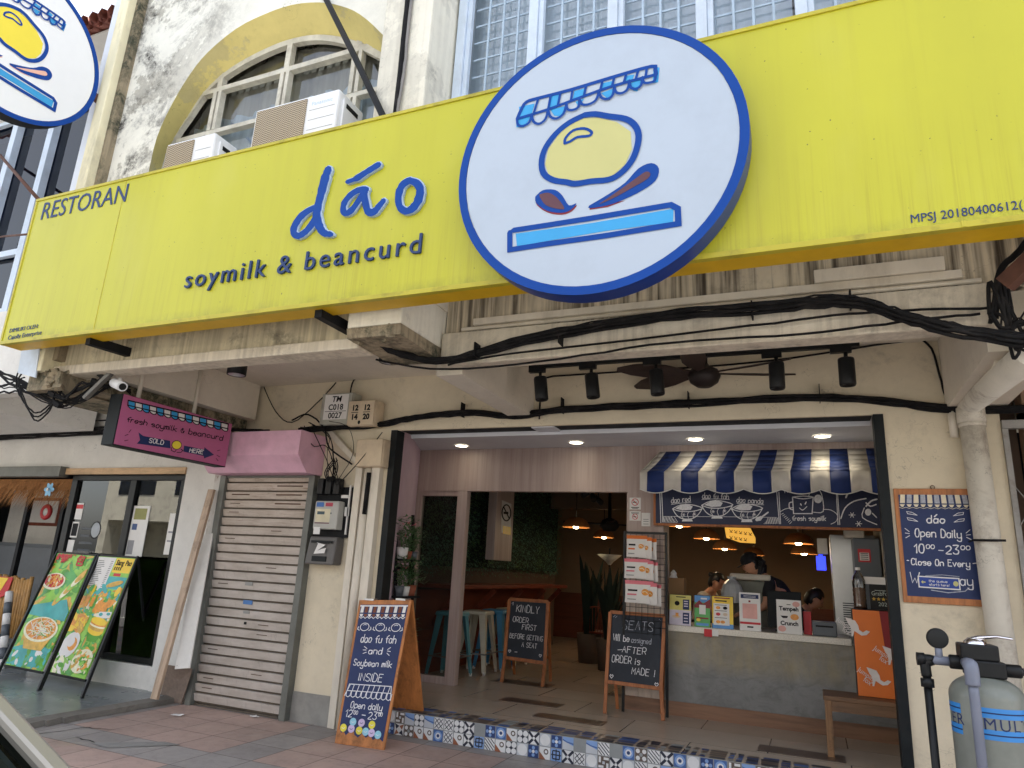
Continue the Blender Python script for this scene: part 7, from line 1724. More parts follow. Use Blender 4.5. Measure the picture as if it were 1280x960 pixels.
for k in range(4): a = k*PI/2+.3; d = Vector((math.cos(a), math.sin(a), 0)); s = Vector((-d.y,d.x,.15)); MB().prism([c+d*.14+s*.05, c+d*.75+s*.08, c+d*.75-s*.08, c+d*.14-s*.05], (0,0,-.012)).build('blade', mat['black'], o)
for i, (px_, py_, an, L) in enumerate(((733,617,-.8,'first'),(741,621,.3,'second'),(748,625,.9,'third'))):
    q = at(px_, py_, Y=8.6); o = thing('track_spotlight', L+' black spotlight from the left, below the inner ceiling in the doorway', 'spotlight', tuple(q)); d = Vector((math.sin(an), -.5, -.6)).normalized()
    MB().tube([q-d*.07, q+d*.07], .036, 12).build('lamp_head', mat['blackgloss'], o); MB().tube([q, Vector((q.x,q.y,2.998))], .008, 6).build('stem', mat['blackgloss'], o)

# plant shelf in the recess
PSH = thing('plant_shelf', 'black ladder shelf of potted plants against the pink recess wall', 'plant shelf', (-3.95, 6.6, .2))
sx0, sx1, sy0, sy1 = -3.99, -3.82, 6.28, 6.66
g = MB()
for y in (sy0+.02, sy1-.02):
    g.bar((sx1-.01,y,.2),(sx0-.02,y,2.02),.025,.03)
    g.bar((sx0,y,.2),(sx0,y,1.9),.02,.02)
for z in (.62, 1.18, 1.55): g.box(sx0-.02, sx1+.02-.09*(z-.62), sy0, sy1, z-.02, z)
g.box(sx0-.0, sx0+.02, sy0, sy1, 1.44, 1.47); g.build('frame', mat['black'], PSH)
rr = random.Random(15); k = 0
pots = {0:('white glazed pot',mat['paper']),1:('terracotta pot',mat['terracotta']),2:('grey pot',mat['fridge'])}
names = {1.55:'top', 1.18:'middle', .62:'lowest'}
for z in (1.55, 1.18, .62, .2):
    for j in range(3):
        x, y = sx0+.075, sy0+.055+j*.115; kind = (j+int(z*10)) % 3; nm, mm = pots[kind]
        place = 'on the '+names[z]+' recess shelf' if z != .2 else 'on the floor under the shelf'
        o = thing('potted_plant', 'leafy plant in a %s, %s %s' % (nm, ('front','centre','back')[j], place), 'plant', (x, y, z), group='potted plants on the recess shelf')
        s = rr.uniform(1.0, 1.45); g = MB(); g.lathe([(0,.001),(.034*s,.001),(.045*s,.08*s),(.04*s,.08*s),(.036*s,.07*s),(0,.068*s)], (x,y,z), 12); g.build('pot', mm, o)
        g = MB()
        for q in range(230):
            a = rr.uniform(0,2*PI); h = rr.uniform(.04,.26)*s; r = rr.uniform(.01,.11)*s; c = Vector((x+r*math.cos(a), y+r*math.sin(a), z+.06+h)); t = Vector((math.cos(a),math.sin(a),rr.uniform(-.6,.8))).normalized(); w = t.cross(Vector((0,0,1))).normalized(); l = rr.uniform(.04,.075)
            g.add([c-w*l*.3, c+t*l*.5, c+t*l, c+w*l*.3+t*l*.3], [(0,1,2,3)], 1 if q % 17 == 0 and j == 0 else 0)
        for q in range(6): a = rr.uniform(0,2*PI); g.tube([(x,y,z+.06),(x+.05*math.cos(a),y+.05*math.sin(a),z+.2*s)], .003, 4, 0)
        g.build('foliage', [mat['leaf'], mat['redpink']], o)
# ================================================================== PEOPLE BEHIND THE COUNTER
def skin_mesh(name, verts, edges, radii, m, parent, sub=2):
    me = bpy.data.meshes.new(name); me.from_pydata([tuple(v) for v in verts], edges, [])
    o = bpy.data.objects.new(name, me); COL.objects.link(o); o.parent = parent
    o.modifiers.new('skin', 'SKIN').use_smooth_shade = True
    for i, d in enumerate(me.skin_vertices[0].data): d.radius = (radii[i], radii[i]) if not isinstance(radii[i], tuple) else radii[i]; d.use_root = (i == 0)
    s = o.modifiers.new('sub', 'SUBSURF'); s.levels = sub; s.render_levels = sub
    me.materials.append(m); return o
def head(parent, c, yaw, pitch, hairm, bun=None, longh=None):
    """head facing local +x, built as one shaped mesh; c is its centre"""
    from mathutils import Euler
    R = Euler((0, pitch, yaw)).to_matrix(); g = MB(); n, m = 20, 16; vs = []
    for j in range(m+1):
        v = PI*j/m-PI/2
        for i in range(n):
            u = 2*PI*i/n; x, y, z = math.cos(v)*math.cos(u), math.cos(v)*math.sin(u), math.sin(v)
            rx, ry, rz = .095, .075, .118
            if z < 0: ry *= 1+.22*z; rx *= 1+.10*z
            X, Y, Z = x*rx, y*ry, z*rz
            if x > .5: X -= .010*(x-.5)                                       # flatter face
            nose = math.exp(-((Y/.013)**2+((Z+.012)/.022)**2)) if x > 0 else 0; X += .022*nose
            brow = math.exp(-((Z-.022)/.012)**2)*(x > .4); X += .004*brow
            for sy in (-1, 1): X -= .010*math.exp(-(((Y-sy*.03)/.014)**2+((Z-.006)/.011)**2))*(x > .3)
            lips = math.exp(-((Y/.022)**2+((Z+.055)/.010)**2))*(x > .3); X += .006*lips
            vs.append(c+R@Vector((X, Y, Z)))
    g.add(vs, [(j*n+i, j*n+(i+1) % n, (j+1)*n+(i+1) % n, (j+1)*n+i) for j in range(m) for i in range(n)], 0, True)
    for sy in (-1, 1):   # ears
        e = c+R@Vector((-.005, sy*.074, -.005)); g.tube([e+R@Vector((0,0,-.028)), e+R@Vector((-.008,sy*.012,0)), e+R@Vector((0,0,.028))], [.006,.012,.008], 8)
    g.build('head', mat['skin'], parent)
    g = MB()
    for sy in (-1, 1): g.lathe([(0,.006),(.006,.004),(.009,0)], c+R@Vector((.078, sy*.03, .006)), 8, 0); g.tube([c+R@Vector((.086,sy*.018,.028)), c+R@Vector((.082,sy*.045,.028))], .003, 5, 1)
    g.tube([c+R@Vector((.089,-.02,-.055)), c+R@Vector((.094,0,-.054)), c+R@Vector((.089,.02,-.055))], .004, 6, 2); g.build('face_features', [mat['black'], mat['hair'], mat['salmon']], parent)
    g = MB(); vs = []
    rr = random.Random(3)
    for j in range(m+1):
        v = PI*j/m-PI/2
        for i in range(n):
            u = 2*PI*i/n; x, y, z = math.cos(v)*math.cos(u), math.cos(v)*math.sin(u), math.sin(v)
            k = 1.10+rr.uniform(-.012,.012); vs.append((c+R@Vector((x*.095*k-.008, y*.078*k, max(z,-.75)*.122*k+.006)), x, z))
    keep = lambda i, j: True
    fs = []
    for j in range(m):
        for i in range(n):
            q = (j*n+i, j*n+(i+1) % n, (j+1)*n+(i+1) % n, (j+1)*n+i); ax = sum(vs[t][1] for t in q)/4; az = sum(vs[t][2] for t in q)/4
            if az > .60 or (ax < .45 and az > .12) or (ax < .12 and az > -.5) or (ax < -.2): fs.append(q)
    g.add([v[0] for v in vs], fs, 0, True)
    if bun: g.lathe([(0,-.035),(.03,-.025),(.04,0),(.03,.028),(0,.036)], c+R@Vector(bun), 12)
    if longh:
        for k in range(46):
            y0 = rr.uniform(-.07,.07); st = Vector((-.06+rr.uniform(-.03,.02), y0, rr.uniform(-.03,.07))); g.tube([c+R@st, c+R@(st+Vector((-.05,y0*.3,-.07))), c+R@st+Vector((-longh*.10+rr.uniform(-.02,.02), rr.uniform(-.04,.04), -longh*.9)), c+R@st+Vector((longh*.05+rr.uniform(-.03,.03), rr.uniform(-.06,.06), -longh*1.5))], [.014,.018,.014,.003], 5)
    h = g.build('hair', hairm, parent); h.modifiers.new('t', 'SOLIDIFY').thickness = .006
def hand_chains(wrist, direc, up):
    """palm and five bent fingers as skin chains growing from the wrist vertex; returns verts, edges, radii (indices from 0 = wrist)"""
    d = Vector(direc).normalized(); u = Vector(up); u = (u-d*u.dot(d)).normalized(); s = d.cross(u)
    V, E, Rr = [Vector(wrist)], [], [.024]
    palm = Vector(wrist)+d*.05; V.append(palm); E.append((0, 1)); Rr.append((.018, .030))
    for k, (off, L) in enumerate(((-.030,.055),(-.011,.070),(.009,.075),(.028,.066))):
        b = palm+d*.038+s*off; i = len(V); V += [b, b+d*L*.5-u*.006, b+d*L*.8-u*L*.35, b+d*L*.85-u*L*.65]; Rr += [.0095,.009,.0085,.007]; E += [(1,i),(i,i+1),(i+1,i+2),(i+2,i+3)]
    i = len(V); b = palm-d*.01-s*.036; V += [b, b+d*.03-s*.018-u*.008, b+d*.055-s*.016-u*.02]; Rr += [.0115,.010,.008]; E += [(1,i),(i,i+1),(i+1,i+2)]
    return V, E, Rr
def person(label, base, yaw, J, shirt, pants, hairm, hp, hyaw, hpitch, bun=None, longh=None):
    """J: joints in local space, facing +x, z up, floor at 0"""
    o = thing('person', label, 'person', base, yaw)
    V = [J['pelvis'], J['waist'], J['chest'], J['neck'], J['headb']]; E = [(0,1),(1,2),(2,3),(3,4)]; R = [(.125,.15),(.115,.14),(.125,.17),.055,.048]
    for s in ('l', 'r'):
        i = len(V); V += [J['sh'+s], J['el'+s], J['wr'+s]]; R += [.058,.042,.027]; E += [(2,i),(i,i+1),(i+1,i+2)]
        w = i+2; d = Vector(J['wr'+s])-Vector(J['el'+s]); hv, he, hr = hand_chains(J['wr'+s], d, (0,0,1)); b = len(V)-1
        V += hv[1:]; R += hr[1:]; E += [(w if a == 0 else b+a, b+c) for a, c in he]
        i = len(V); V += [J['hip'+s], J['kn'+s], J['an'+s], J['to'+s]]; R += [.088,.062,.042,.035]; E += [(0,i),(i,i+1),(i+1,i+2),(i+2,i+3)]
    body = skin_mesh('body', V, E, R, mat['skin'], o)
    # shirt and trousers follow the same joints a little wider
    V = [J['waist'], J['chest'], J['pelvis']]; E = [(0,1),(0,2)]; R = [(.135,.165),(.142,.19),(.14,.17)]
    for s in ('l', 'r'):
        i = len(V); el = Vector(J['el'+s]); sh = Vector(J['sh'+s]); V += [J['sh'+s], sh+(el-sh)*.75]; R += [.075,.062]; E += [(1,i),(i,i+1)]
    skin_mesh('shirt', V, E, R, shirt, o)
    V = [J['pelvis']]; E = []; R = [(.138,.165)]
    for s in ('l', 'r'): i = len(V); V += [J['hip'+s], J['kn'+s], J['an'+s]]; R += [.10,.075,.058]; E += [(0,i),(i,i+1),(i+1,i+2)]
    skin_mesh('trousers', V, E, R, pants, o)
    head(o, Vector((0,0,0)), 0, 0, hairm, bun, longh) if False else None
    class Par: pass
    hd = head_local(o, Vector(hp), hyaw, hpitch, hairm, bun, longh)
    return o
def head_local(o, c, yaw, pitch, hairm, bun, longh):
    loc = Vector(o.location); before = set(o.children)
    o.location = (0, 0, 0); head(o, c, yaw, pitch, hairm, bun, longh); o.location = loc
V3 = lambda *a: Vector(a)
# standing worker bending forward over the counter, seen from her left front, facing left
q = at(968,770,Y=8.55)
Jb = dict(pelvis=V3(-.18,0,.95), waist=V3(-.10,0,1.08), chest=V3(.06,0,1.28), neck=V3(.17,0,1.40), headb=V3(.21,0,1.45),
          shl=V3(.08,.19,1.33), ell=V3(.16,.26,1.06), wrl=V3(.38,.20,.98), shr=V3(.08,-.19,1.33), elr=V3(.18,-.26,1.07), wrr=V3(.40,-.18,.97),
          hipl=V3(-.17,.10,.90), knl=V3(-.12,.11,.50), anl=V3(-.18,.11,.09), tol=V3(-.04,.13,.04), hipr=V3(-.17,-.10,.90), knr=V3(-.12,-.11,.50), anr=V3(-.18,-.11,.09), tor=V3(-.04,-.13,.04))
person('person in black with dark hair and a cap bending over the work counter', (q.x+.02, 8.5, .2), PI*1.08, Jb, mat['shirt_black'], mat['shirt_black'], mat['hair'], V3(.245,0,1.50), 0, .45, bun=(-.11,0,.02), longh=.30)
o = [x for x in COL.objects if x.name.startswith('person')][-1]
g = MB(); from mathutils import Euler
Rm = Euler((0,.45,0)).to_matrix(); hc = Vector((.245,0,1.50))
prof_ = [(.088,.02),(.098,.045),(.09,.085),(.06,.12),(0,.135)]; vs = [hc+Rm@Vector((r*1.08*math.cos(2*PI*k/18)-.006, r*.92*math.sin(2*PI*k/18), z)) for r, z in prof_ for k in range(18)]
g.add(vs, [(j*18+k, j*18+(k+1) % 18, (j+1)*18+(k+1) % 18, (j+1)*18+k) for j in range(4) for k in range(18)], 0, True)
g.prism([hc+Rm@Vector(q) for q in ((.08,-.07,.03),(.13,-.055,.024),(.155,0,.02),(.13,.055,.024),(.08,.07,.03))], Rm@Vector((0,0,.008)))
cp = g.build('cap', mat['shirt_black'], o, local=True)
# seated customer, head bowed
q = at(880,745,Y=9.9)
Js = dict(pelvis=V3(0,0,.52), waist=V3(.03,0,.68), chest=V3(.10,0,.90), neck=V3(.17,0,1.05), headb=V3(.20,0,1.10),
          shl=V3(.11,.18,.96), ell=V3(.24,.22,.76), wrl=V3(.42,.12,.80), shr=V3(.11,-.18,.96), elr=V3(.24,-.22,.76), wrr=V3(.42,-.12,.80),
          hipl=V3(.04,.10,.50), knl=V3(.42,.12,.50), anl=V3(.42,.12,.09), tol=V3(.55,.13,.04), hipr=V3(.04,-.10,.50), knr=V3(.42,-.12,.50), anr=V3(.42,-.12,.09), tor=V3(.55,-.13,.04))
person('seated person in a pale top with tied back dark hair, head bowed', (q.x-.05, 9.9, .34), -.25, Js, mat['shirt_white'], mat['shirt_black'], mat['hair'], V3(.23,0,1.14), 0, .5, bun=(-.11,0,.05))
o = thing('stool', 'low wooden stool under the seated person in the pale top', 'stool', (q.x-.05, 9.9, .2))
MB().lathe([(0,.0),(.18,.0),(.18,.03),(0,.035)], (q.x-.05,9.9,.565), 20).build('seat', mat['redwood'], o)
for a in range(4): c_, s_ = math.cos(a*PI/2+.6), math.sin(a*PI/2+.6); MB().tube([(q.x-.05+c_*.14,9.9+s_*.14,.565),(q.x-.05+c_*.18,9.9+s_*.18,.2)], .016, 8).build('leg', mat['redwood'], o)
o = thing('table', 'small brown table before the seated person', 'table', (q.x+.45, 9.8, .2)); MB().box(q.x+.22, q.x+.9, 9.5, 10.1, 1.06, 1.10).build('tabletop', mat['redwood'], o, bevel=.006)
for sx, sy in ((.27,9.55),(.85,9.55),(.27,10.05),(.85,10.05)): MB().box(q.x+sx-.02, q.x+sx+.02, sy-.02, sy+.02, .2, 1.059).build('leg', mat['redwood'], o)
# person in grey crouching at the right, seen from behind
q = at(990,770,Y=9.0)
Jc = dict(pelvis=V3(-.05,0,.62), waist=V3(.05,0,.76), chest=V3(.20,0,.95), neck=V3(.30,0,1.06), headb=V3(.33,0,1.10),
          shl=V3(.21,.18,.99), ell=V3(.32,.24,.76), wrl=V3(.52,.16,.72), shr=V3(.21,-.18,.99), elr=V3(.32,-.24,.76), wrr=V3(.52,-.16,.72),
          hipl=V3(-.02,.10,.58), knl=V3(.30,.13,.46), anl=V3(.02,.13,.09), tol=V3(.16,.14,.04), hipr=V3(-.02,-.10,.58), knr=V3(.30,-.13,.46), anr=V3(.02,-.13,.09), tor=V3(.16,-.14,.04))
person('person in a grey top leaning down at the right behind the counter', (q.x-.12, 9.0, .2), .1, Jc, mat['shirt_grey'], mat['shirt_black'], mat['hair'], V3(.37,0,1.15), 0, .6)

# ================================================================== LEFT NEIGHBOUR'S POSTER STANDS, BAMBOO, PLANKS
def poster(label, tl, tr, bl, br, feet, draw, mats):
    """easel poster: Y from the floor up; corners by pixel on its tilted plane"""
    c = (Vector(feet[0])+Vector(feet[1]))/2; o = thing('poster_stand', label, 'poster stand', tuple(c)); f = Qd(bl, br, tr, tl)
    g = MB()
    for i, (a, b) in enumerate(((3,0),(2,1))):
        A, B = f.c[a], f.c[b]; e = Vector(feet[i]); g.bar(A+(A-B)*.01, e, .022, .03, up=f.n)
    for y in (0, 1): g.bar(f.p(0,y), f.p(1,y), .022, .022)
    for u in (0, 1):
        a = f.p(u, .98)-f.n*.02; g.bar(a, Vector((a.x+.02, a.y+.42, .06)), .02, .025)
    a = f.p(0,.1); g.bar(Vector((f.c[0].x+.02, f.c[3].y+.30, .42)), Vector((f.c[1].x+.02, f.c[2].y+.30, .42)), .015, .02); g.build('frame', mat['blackgloss'], o)
    g = MB(); P = [f.p(.02,.01,.008), f.p(.98,.01,.008), f.p(.98,.99,.008), f.p(.02,.99,.008)]; g.hexa([p-f.n*.006 for p in P[:2]]+[P[1],P[0]]+[P[3]-f.n*.006, P[2]-f.n*.006, P[2], P[3]])
    g.build('backing', mats[0], o); g = MB(); F = Sc(f, (f.c[1]-f.c[0]).length, (f.c[3]-f.c[0]).length, .03); draw(g, F, F.w, F.h); g.build('print', mats, o)
PM = [mat['lime'], mat['green'], mat['aqua'], mat['foodorange'], mat['foodcream'], mat['paper'], mat['poster_yellow'], mat['red'], mat['black'], M_('leaf green print', lin(80,160,40), .4, var=.3), M_('ochre print', lin(214,170,70), .4, var=.35, scale=14), M_('brown print', lin(150,84,40), .5, var=.3)]
def scatter(g, f, w, h, x0, x1, y0, y1, n, ms, s, z, seed):
    r = random.Random(seed)
    for k in range(n): 
        a = r.uniform(0, PI); f.ell(g, w*r.uniform(x0,x1), h*r.uniform(y0,y1), s*r.uniform(.4,1.3), s*r.uniform(.15,.6), z+k*2e-5, r.choice(ms), 8, a)
def strips(g, f, cx, cy, rx, ry, n, ms, z, seed):
    r = random.Random(seed)
    for k in range(n):
        a, b = r.uniform(-1,1), r.uniform(-1,1)
        if a*a+b*b > .8: continue
        t = r.uniform(0,PI); l = rx*r.uniform(.15,.4); x, y = cx+a*rx*.85, cy+b*ry*.85; f.stroke(g, [(x-l*math.cos(t), y-l*.6*math.sin(t)), (x, y+l*.12), (x+l*math.cos(t), y+l*.6*math.sin(t))], .008, z+k*3e-5, r.choice(ms))
def po1(g, f, w, h):
    Z = .010
    f.quad(g, w*.02, w*.98, h*.01, h*.99, Z, 0); scatter(g, f, w, h, .03,.97,.02,.98, 160, [0,1,9,10,0,1], .09, Z+.0004, 1)
    f.poly(g, [(w*.02,h*.52),(w*.8,h*.60),(w*.98,h*.5),(w*.98,h*.42),(w*.02,h*.44)], Z+.005, 2); f.poly(g, [(w*.02,h*.16),(w*.5,h*.22),(w*.98,h*.18),(w*.98,h*.03),(w*.02,h*.02)], Z+.005, 2); scatter(g, f, w, h, .03,.97,.03,.16, 40, [2,5,1,9], .07, Z+.0056, 2)
    f.ell(g, w*.28, h*.74, w*.28, h*.075, Z+.0065, 4, 22); f.ell(g, w*.28, h*.745, w*.24, h*.06, Z+.007, 7, 20); scatter(g, f, w, h, .12,.45,.70,.79, 60, [3,4,3,10,7], .03, Z+.0073, 3)
    for k in range(7): f.ell(g, w*(.60+.05*k), h*(.60+.035*k), w*.16, h*.030, Z+.0066+k*1e-4, (10,0,4)[k % 3], 14, .9)
    f.ell(g, w*.50, h*.33, w*.42, h*.105, Z+.008, 4, 28); f.ell(g, w*.50, h*.335, w*.37, h*.09, Z+.0085, 3, 26); strips(g, f, w*.5, h*.335, w*.36, h*.085, 130, [4,5,4,3,9], Z+.009, 4)
    f.poly(g, [(w*.14,h*.28),(w*.86,h*.28),(w*.74,h*.16),(w*.28,h*.16)], Z+.0075, 10)
    for x, y, s, c in ((.07,.915,.085,'\u8d8a'),(.22,.915,.085,'\u5357'),(.37,.915,.085,'\u9eb5'),(.60,.90,.105,'\u5305')): txt(g, f, c, w*x, h*y, w*s*2.0, Z+.0095, 7, offset=.004)
def po2(g, f, w, h):
    Z = .010
    f.quad(g, w*.02, w*.98, h*.01, h*.99, Z, 0); f.quad(g, w*.03, w*.50, h*.70, h*.985, Z+.0004, 5); f.quad(g, w*.52, w*.97, h*.86, h*.985, Z+.0004, 6)
    for k in range(16): f.quad(g, w*.08, w*(.22+.02*(k % 4)), h*(.95-k*.0155), h*(.954-k*.0155), Z+.0008, 8); f.quad(g, w*.40, w*.46, h*(.95-k*.0155), h*(.954-k*.0155), Z+.0008, 8)
    txt(g, f, 'Siang', w*.55, h*.925, w*.13, Z+.001, 8, offset=.003, width=w*.2); txt(g, f, 'Pao', w*.79, h*.925, w*.13, Z+.001, 8, offset=.003, width=w*.15)
    for k in range(4): f.quad(g, w*(.55+.05*k), w*(.58+.05*k), h*.88, h*.91, Z+.001, 8)
    f.quad(g, w*.60, w*.78, h*.83, h*.855, Z+.0012, 7); f.quad(g, w*.5, w*.97, h*.72, h*.825, Z+.0005, 2); scatter(g, f, w, h, .03,.97,.48,.72, 150, [1,2,3,10,6,4,9], .06, Z+.0006, 11)
    f.ell(g, w*.74, h*.765, w*.2, h*.022, Z+.006, 10, 14, .25); f.poly(g, [(w*.5,h*.52),(w*.8,h*.53),(w*.82,h*.60),(w*.52,h*.62)], Z+.0058, 3); f.poly(g, [(w*.62,h*.47),(w*.97,h*.49),(w*.97,h*.54),(w*.66,h*.53)], Z+.006, 5); f.ell(g, w*.72, h*.51, w*.05, h*.014, Z+.0064, 2, 10); f.ell(g, w*.90, h*.52, w*.05, h*.012, Z+.0064, 2, 10)
    for k in range(3): f.poly(g, [(w*(.06+.13*k),h*.56),(w*(.15+.13*k),h*.565),(w*(.16+.13*k),h*.645),(w*(.07+.13*k),h*.64)], Z+.0058, 3)
    scatter(g, f, w, h, .03,.97,.02,.47, 170, [0,1,9,0,10], .08, Z+.0006, 12)
    scatter(g, f, w, h, .08,.42,.36,.48, 60, [6,3,10], .05, Z+.006, 13)
    for k, (m, yy, ry) in enumerate(((6,.385,.045),(10,.405,.03),(4,.42,.018),(3,.435,.020),(6,.455,.030))): f.ell(g, w*.75, h*yy, w*.21, h*ry, Z+.0065+k*2e-4, m, 18, -.12)
    f.poly(g, [(w*.56,h*.36),(w*.94,h*.345),(w*.86,h*.29),(w*.64,h*.29)], Z+.0064, 9)
    f.ell(g, w*.27, h*.24, w*.24, h*.095, Z+.007, 5, 22, .9); f.ell(g, w*.33, h*.25, w*.11, h*.055, Z+.0075, 3, 18, .7); f.ell(g, w*.28, h*.265, w*.09, h*.04, Z+.008, 5, 16, .7)
    f.ell(g, w*.74, h*.135, w*.25, h*.095, Z+.007, 4, 20, .2); scatter(g, f, w, h, .54,.94,.07,.20, 60, [3,0,4,9,10], .04, Z+.0074, 14); scatter(g, f, w, h, .05,.45,.02,.13, 50, [4,0,9,5], .05, Z+.0074, 15)
fy0, fy1 = 5.45, 5.70
poster('green food poster stand with a big noodle bowl, left of the pair', at(72,690,Y=fy1), at(121,694,Y=fy1), at(6,832,Y=fy0+.03), at(54,841,Y=fy0+.03), [at(-8,852,Z=.056), at(48,863,Z=.056)], po1, PM)
poster('food poster stand with a yellow heading and an egg, right of the pair', at(124,694,Y=fy1), at(172,697,Y=fy1), at(60,841,Y=fy0+.03), at(107,851,Y=fy0+.03), [at(50,862,Z=.056), at(102,873,Z=.056)], po2, PM)
BS = thing('bamboo_screen', 'upright bamboo pole screen hung with a red and yellow banner at far left', 'screen', (-9.6, 6.0, .3))
g = MB(); rr = random.Random(6)
for k in range(34): x = -10.9+k*.054; g.tube([(x,6.02+rr.uniform(-.01,.01),.36+rr.uniform(-.03,.03)),(x+.01,6.0,1.07+rr.uniform(-.02,.03))], .024, 7)
g.build('bamboo_poles', mat['bamboo'], BS); g = MB(); g.prism([(-10.3,5.96,1.07),(-9.42,5.96,1.07),(-9.47,5.96,.86),(-9.62,5.96,.80),(-9.72,5.96,.86),(-9.82,5.96,.70),(-9.95,5.96,.78),(-10.3,5.96,.74)], (0,.01,0)); g.add([(-10.3,5.957,1.06),(-9.5,5.957,1.06),(-9.6,5.957,.90),(-9.8,5.957,.83),(-10.3,5.957,.84)][::1], [(0,1,2,3,4)][::1], 1); g.build('banner', [mat['red'], mat['poster_yellow']], BS)
g = MB(); p0, p1 = at(12,740,Y=5.85), at(1,840,Y=5.75); 
for k in range(7): a, b = p0+(p1-p0)*(k/7), p0+(p1-p0)*((k+1)/7); g.tube([a, b], .045, 10, k % 2)
tag(g.build('marker_post', [mat['paper'], mat['fridge']]), 'grey and white banded post before the bamboo screen', 'post')
o = thing('wall_picture', 'dark framed picture on the white inner wall of the left neighbour', 'picture', tuple(at(50,655,Y=7.55))); A, B = at(39,622,Y=7.58), at(72,658,Y=7.58)
MB().box(A.x, B.x, 7.56, 7.599, B.z, A.z).build('frame', mat['redwood'], o); MB().box(A.x+.05, B.x-.05, 7.552, 7.5595, B.z+.05, A.z-.05).build('picture', mat['paper'], o)
o = thing('paper_ornament', 'round red paper ornament hanging before the framed picture', 'ornament', tuple(at(58,640,Y=6.4))); q = at(58,640,Y=6.4)
g = MB(); g.lathe([(.055,-.02),(.10,-.02),(.11,0),(.10,.02),(.055,.02)], q, 20, axis='y'); g.build('ring', mat['red'], o); g = MB(); g.lathe([(0,-.012),(.054,-.012),(.054,.012),(0,.012)], q, 20, axis='y'); g.build('centre', mat['paper'], o); g = MB(); g.tube([q+Vector((0,0,.11)), Vector((q.x,q.y,2.35))], .004, 5); g.build('string', mat['cable'], o)
o = thing('paper_flower', 'blue paper flower pinned on the straw valance', 'flower', tuple(at(62,612,Y=5.85))); q = at(62,612,Y=5.85); g = MB()
for k in range(6): a = k*PI/3; f = Fr(q, (1,0,0), (0,0,1)); f.ell(g, .05*math.cos(a), .05*math.sin(a), .045, .028, .004+k*.002, 0, 10, a)
g.build('petal', M_('pale blue paper', lin(140,196,230), .7), o); g = MB(); g.lathe([(.02,-.03),(.02,-.02),(0,-.035)], q, 10, axis='y'); g.build('centre', mat['paper'], o)
# leaning planks between the two shops
def plank(label, a, b, w, t, m, ya, yb, nm='plank'):
    A, B = at(*a, Y=ya), at(*b, Y=yb); o = MB(); o.bar(B, A, w, t, up=(0,1,0)); return tag(o.build(nm, m, bevel=.004), label, 'plank')
plank('long bare timber plank leaning against the white pier', (265,612), (193,874), .085, .035, mat['timber'], 5.72, 5.45)
plank('white painted board leaning behind the bare timber plank', (258,668), (228,836), .20, .015, mat['white'], 5.765, 5.55)
g = MB(); g.hexa([at(199,874,Z=.005), at(226,880,Z=.005), at(226,880,Z=.005)+Vector((0,.02,0)), at(199,874,Z=.005)+Vector((0,.02,0)), at(210,831,Y=5.66), at(241,836,Y=5.68), at(241,836,Y=5.70), at(210,831,Y=5.68)])
tag(g.build('fibreboard', M_('grey brown fibreboard', lin(134,118,106), .9, var=.2, scale=25), bevel=.002), 'small grey brown board leaning at the foot of the pier', 'board')
# litter
for (x, y, w, l, a, lab) in ((222,894,.07,.11,.3,'flat white scrap of paper on the paving in front of the shutter'),(318,896,.06,.09,-.4,'crumpled white wrapper on the paving against the roller shutter'),(262,882,.10,.05,.2,'clear crumpled wrapper at the left foot of the roller shutter')):
    q = at(x, y, Z=.004); g = MB(); rr = random.Random(int(x)); n_ = 4; vs = [q+Vector(((i/n_-.5)*l*math.cos(a)-(j/n_-.5)*w*math.sin(a), (i/n_-.5)*l*math.sin(a)+(j/n_-.5)*w*math.cos(a), rr.uniform(.001,.012))) for j in range(n_+1) for i in range(n_+1)]
    g.add(vs, [(j*5+i, j*5+i+1, (j+1)*5+i+1, (j+1)*5+i) for j in range(4) for i in range(4)]); tag(g.build('litter', mat['paper']), lab, 'litter')

# ================================================================== WATER FILTER
TY = 4.25; q = at(1231,850,Y=TY); TX = q.x; zt5 = at(1224,842,Y=TY).z; R = (at(1281,900,Y=TY).x-at(1181,900,Y=TY).x)/2*.96
WF = thing('water_filter', 'grey water filter tank with blue bands and a valve head at the lower right corner', 'water filter', (TX, TY, 0))
zs = at(1183,866,Y=TY).z
prof = [(0,.02),(R*.9,.02),(R,.06),(R,zs)]+[(R*math.cos(a), zs+(zt5-zs)*math.sin(a)) for a in [PI/2*k/9 for k in range(1, 9)]]+[(R*.12,zt5+.002)]
g = MB(); g.lathe(prof, (TX,TY,0), 48); g.build('shell', mat['tank'], WF)
g = MB(); g.lathe([(R*.95,.0),(R*1.02,.0),(R*1.02,.09),(R*.95,.09)], (TX,TY,0), 40); g.build('base', mat['blackgloss'], WF)
def band(z0, z1, a0, a1, m, g, r=1.004): 
    N = 40; vs = []
    for z in (z0, z1):
        for k in range(N+1): a = math.radians(a0+(a1-a0)*k/N); vs.append((TX+R*r*math.cos(a), TY+R*r*math.sin(a), z))
    g.add(vs, [(k, k+1, N+2+k, N+1+k) for k in range(N)], m, True)
g = MB(); zA = at(1240,892,Y=TY-R).z; zB = at(1240,919,Y=TY-R).z
for zz in (zA, zB):
    for (a0, a1) in ((248, 395), (140, 216)): band(zz-.022, zz+.022, a0, a1, 0, g); band(zz-.003, zz+.003, a0, a1, 1, g, 1.008)
def wrap(a0):
    def w(px_, py_, pz): a = math.radians(a0)+px_/R; return Vector((TX+(R*1.006)*math.cos(a), TY+(R*1.006)*math.sin(a), py_))
    return w
zl = (zA+zB)/2-.026
txt(g, None, 'MULTI', 0, zl, .072, 0, 1, space=1.2, warp=wrap(250)); txt(g, None, 'ER', 0, zl, .072, 0, 1, space=1.15, warp=wrap(190))
g.build('label_band', [mat['bandblue'], mat['navy']], WF)
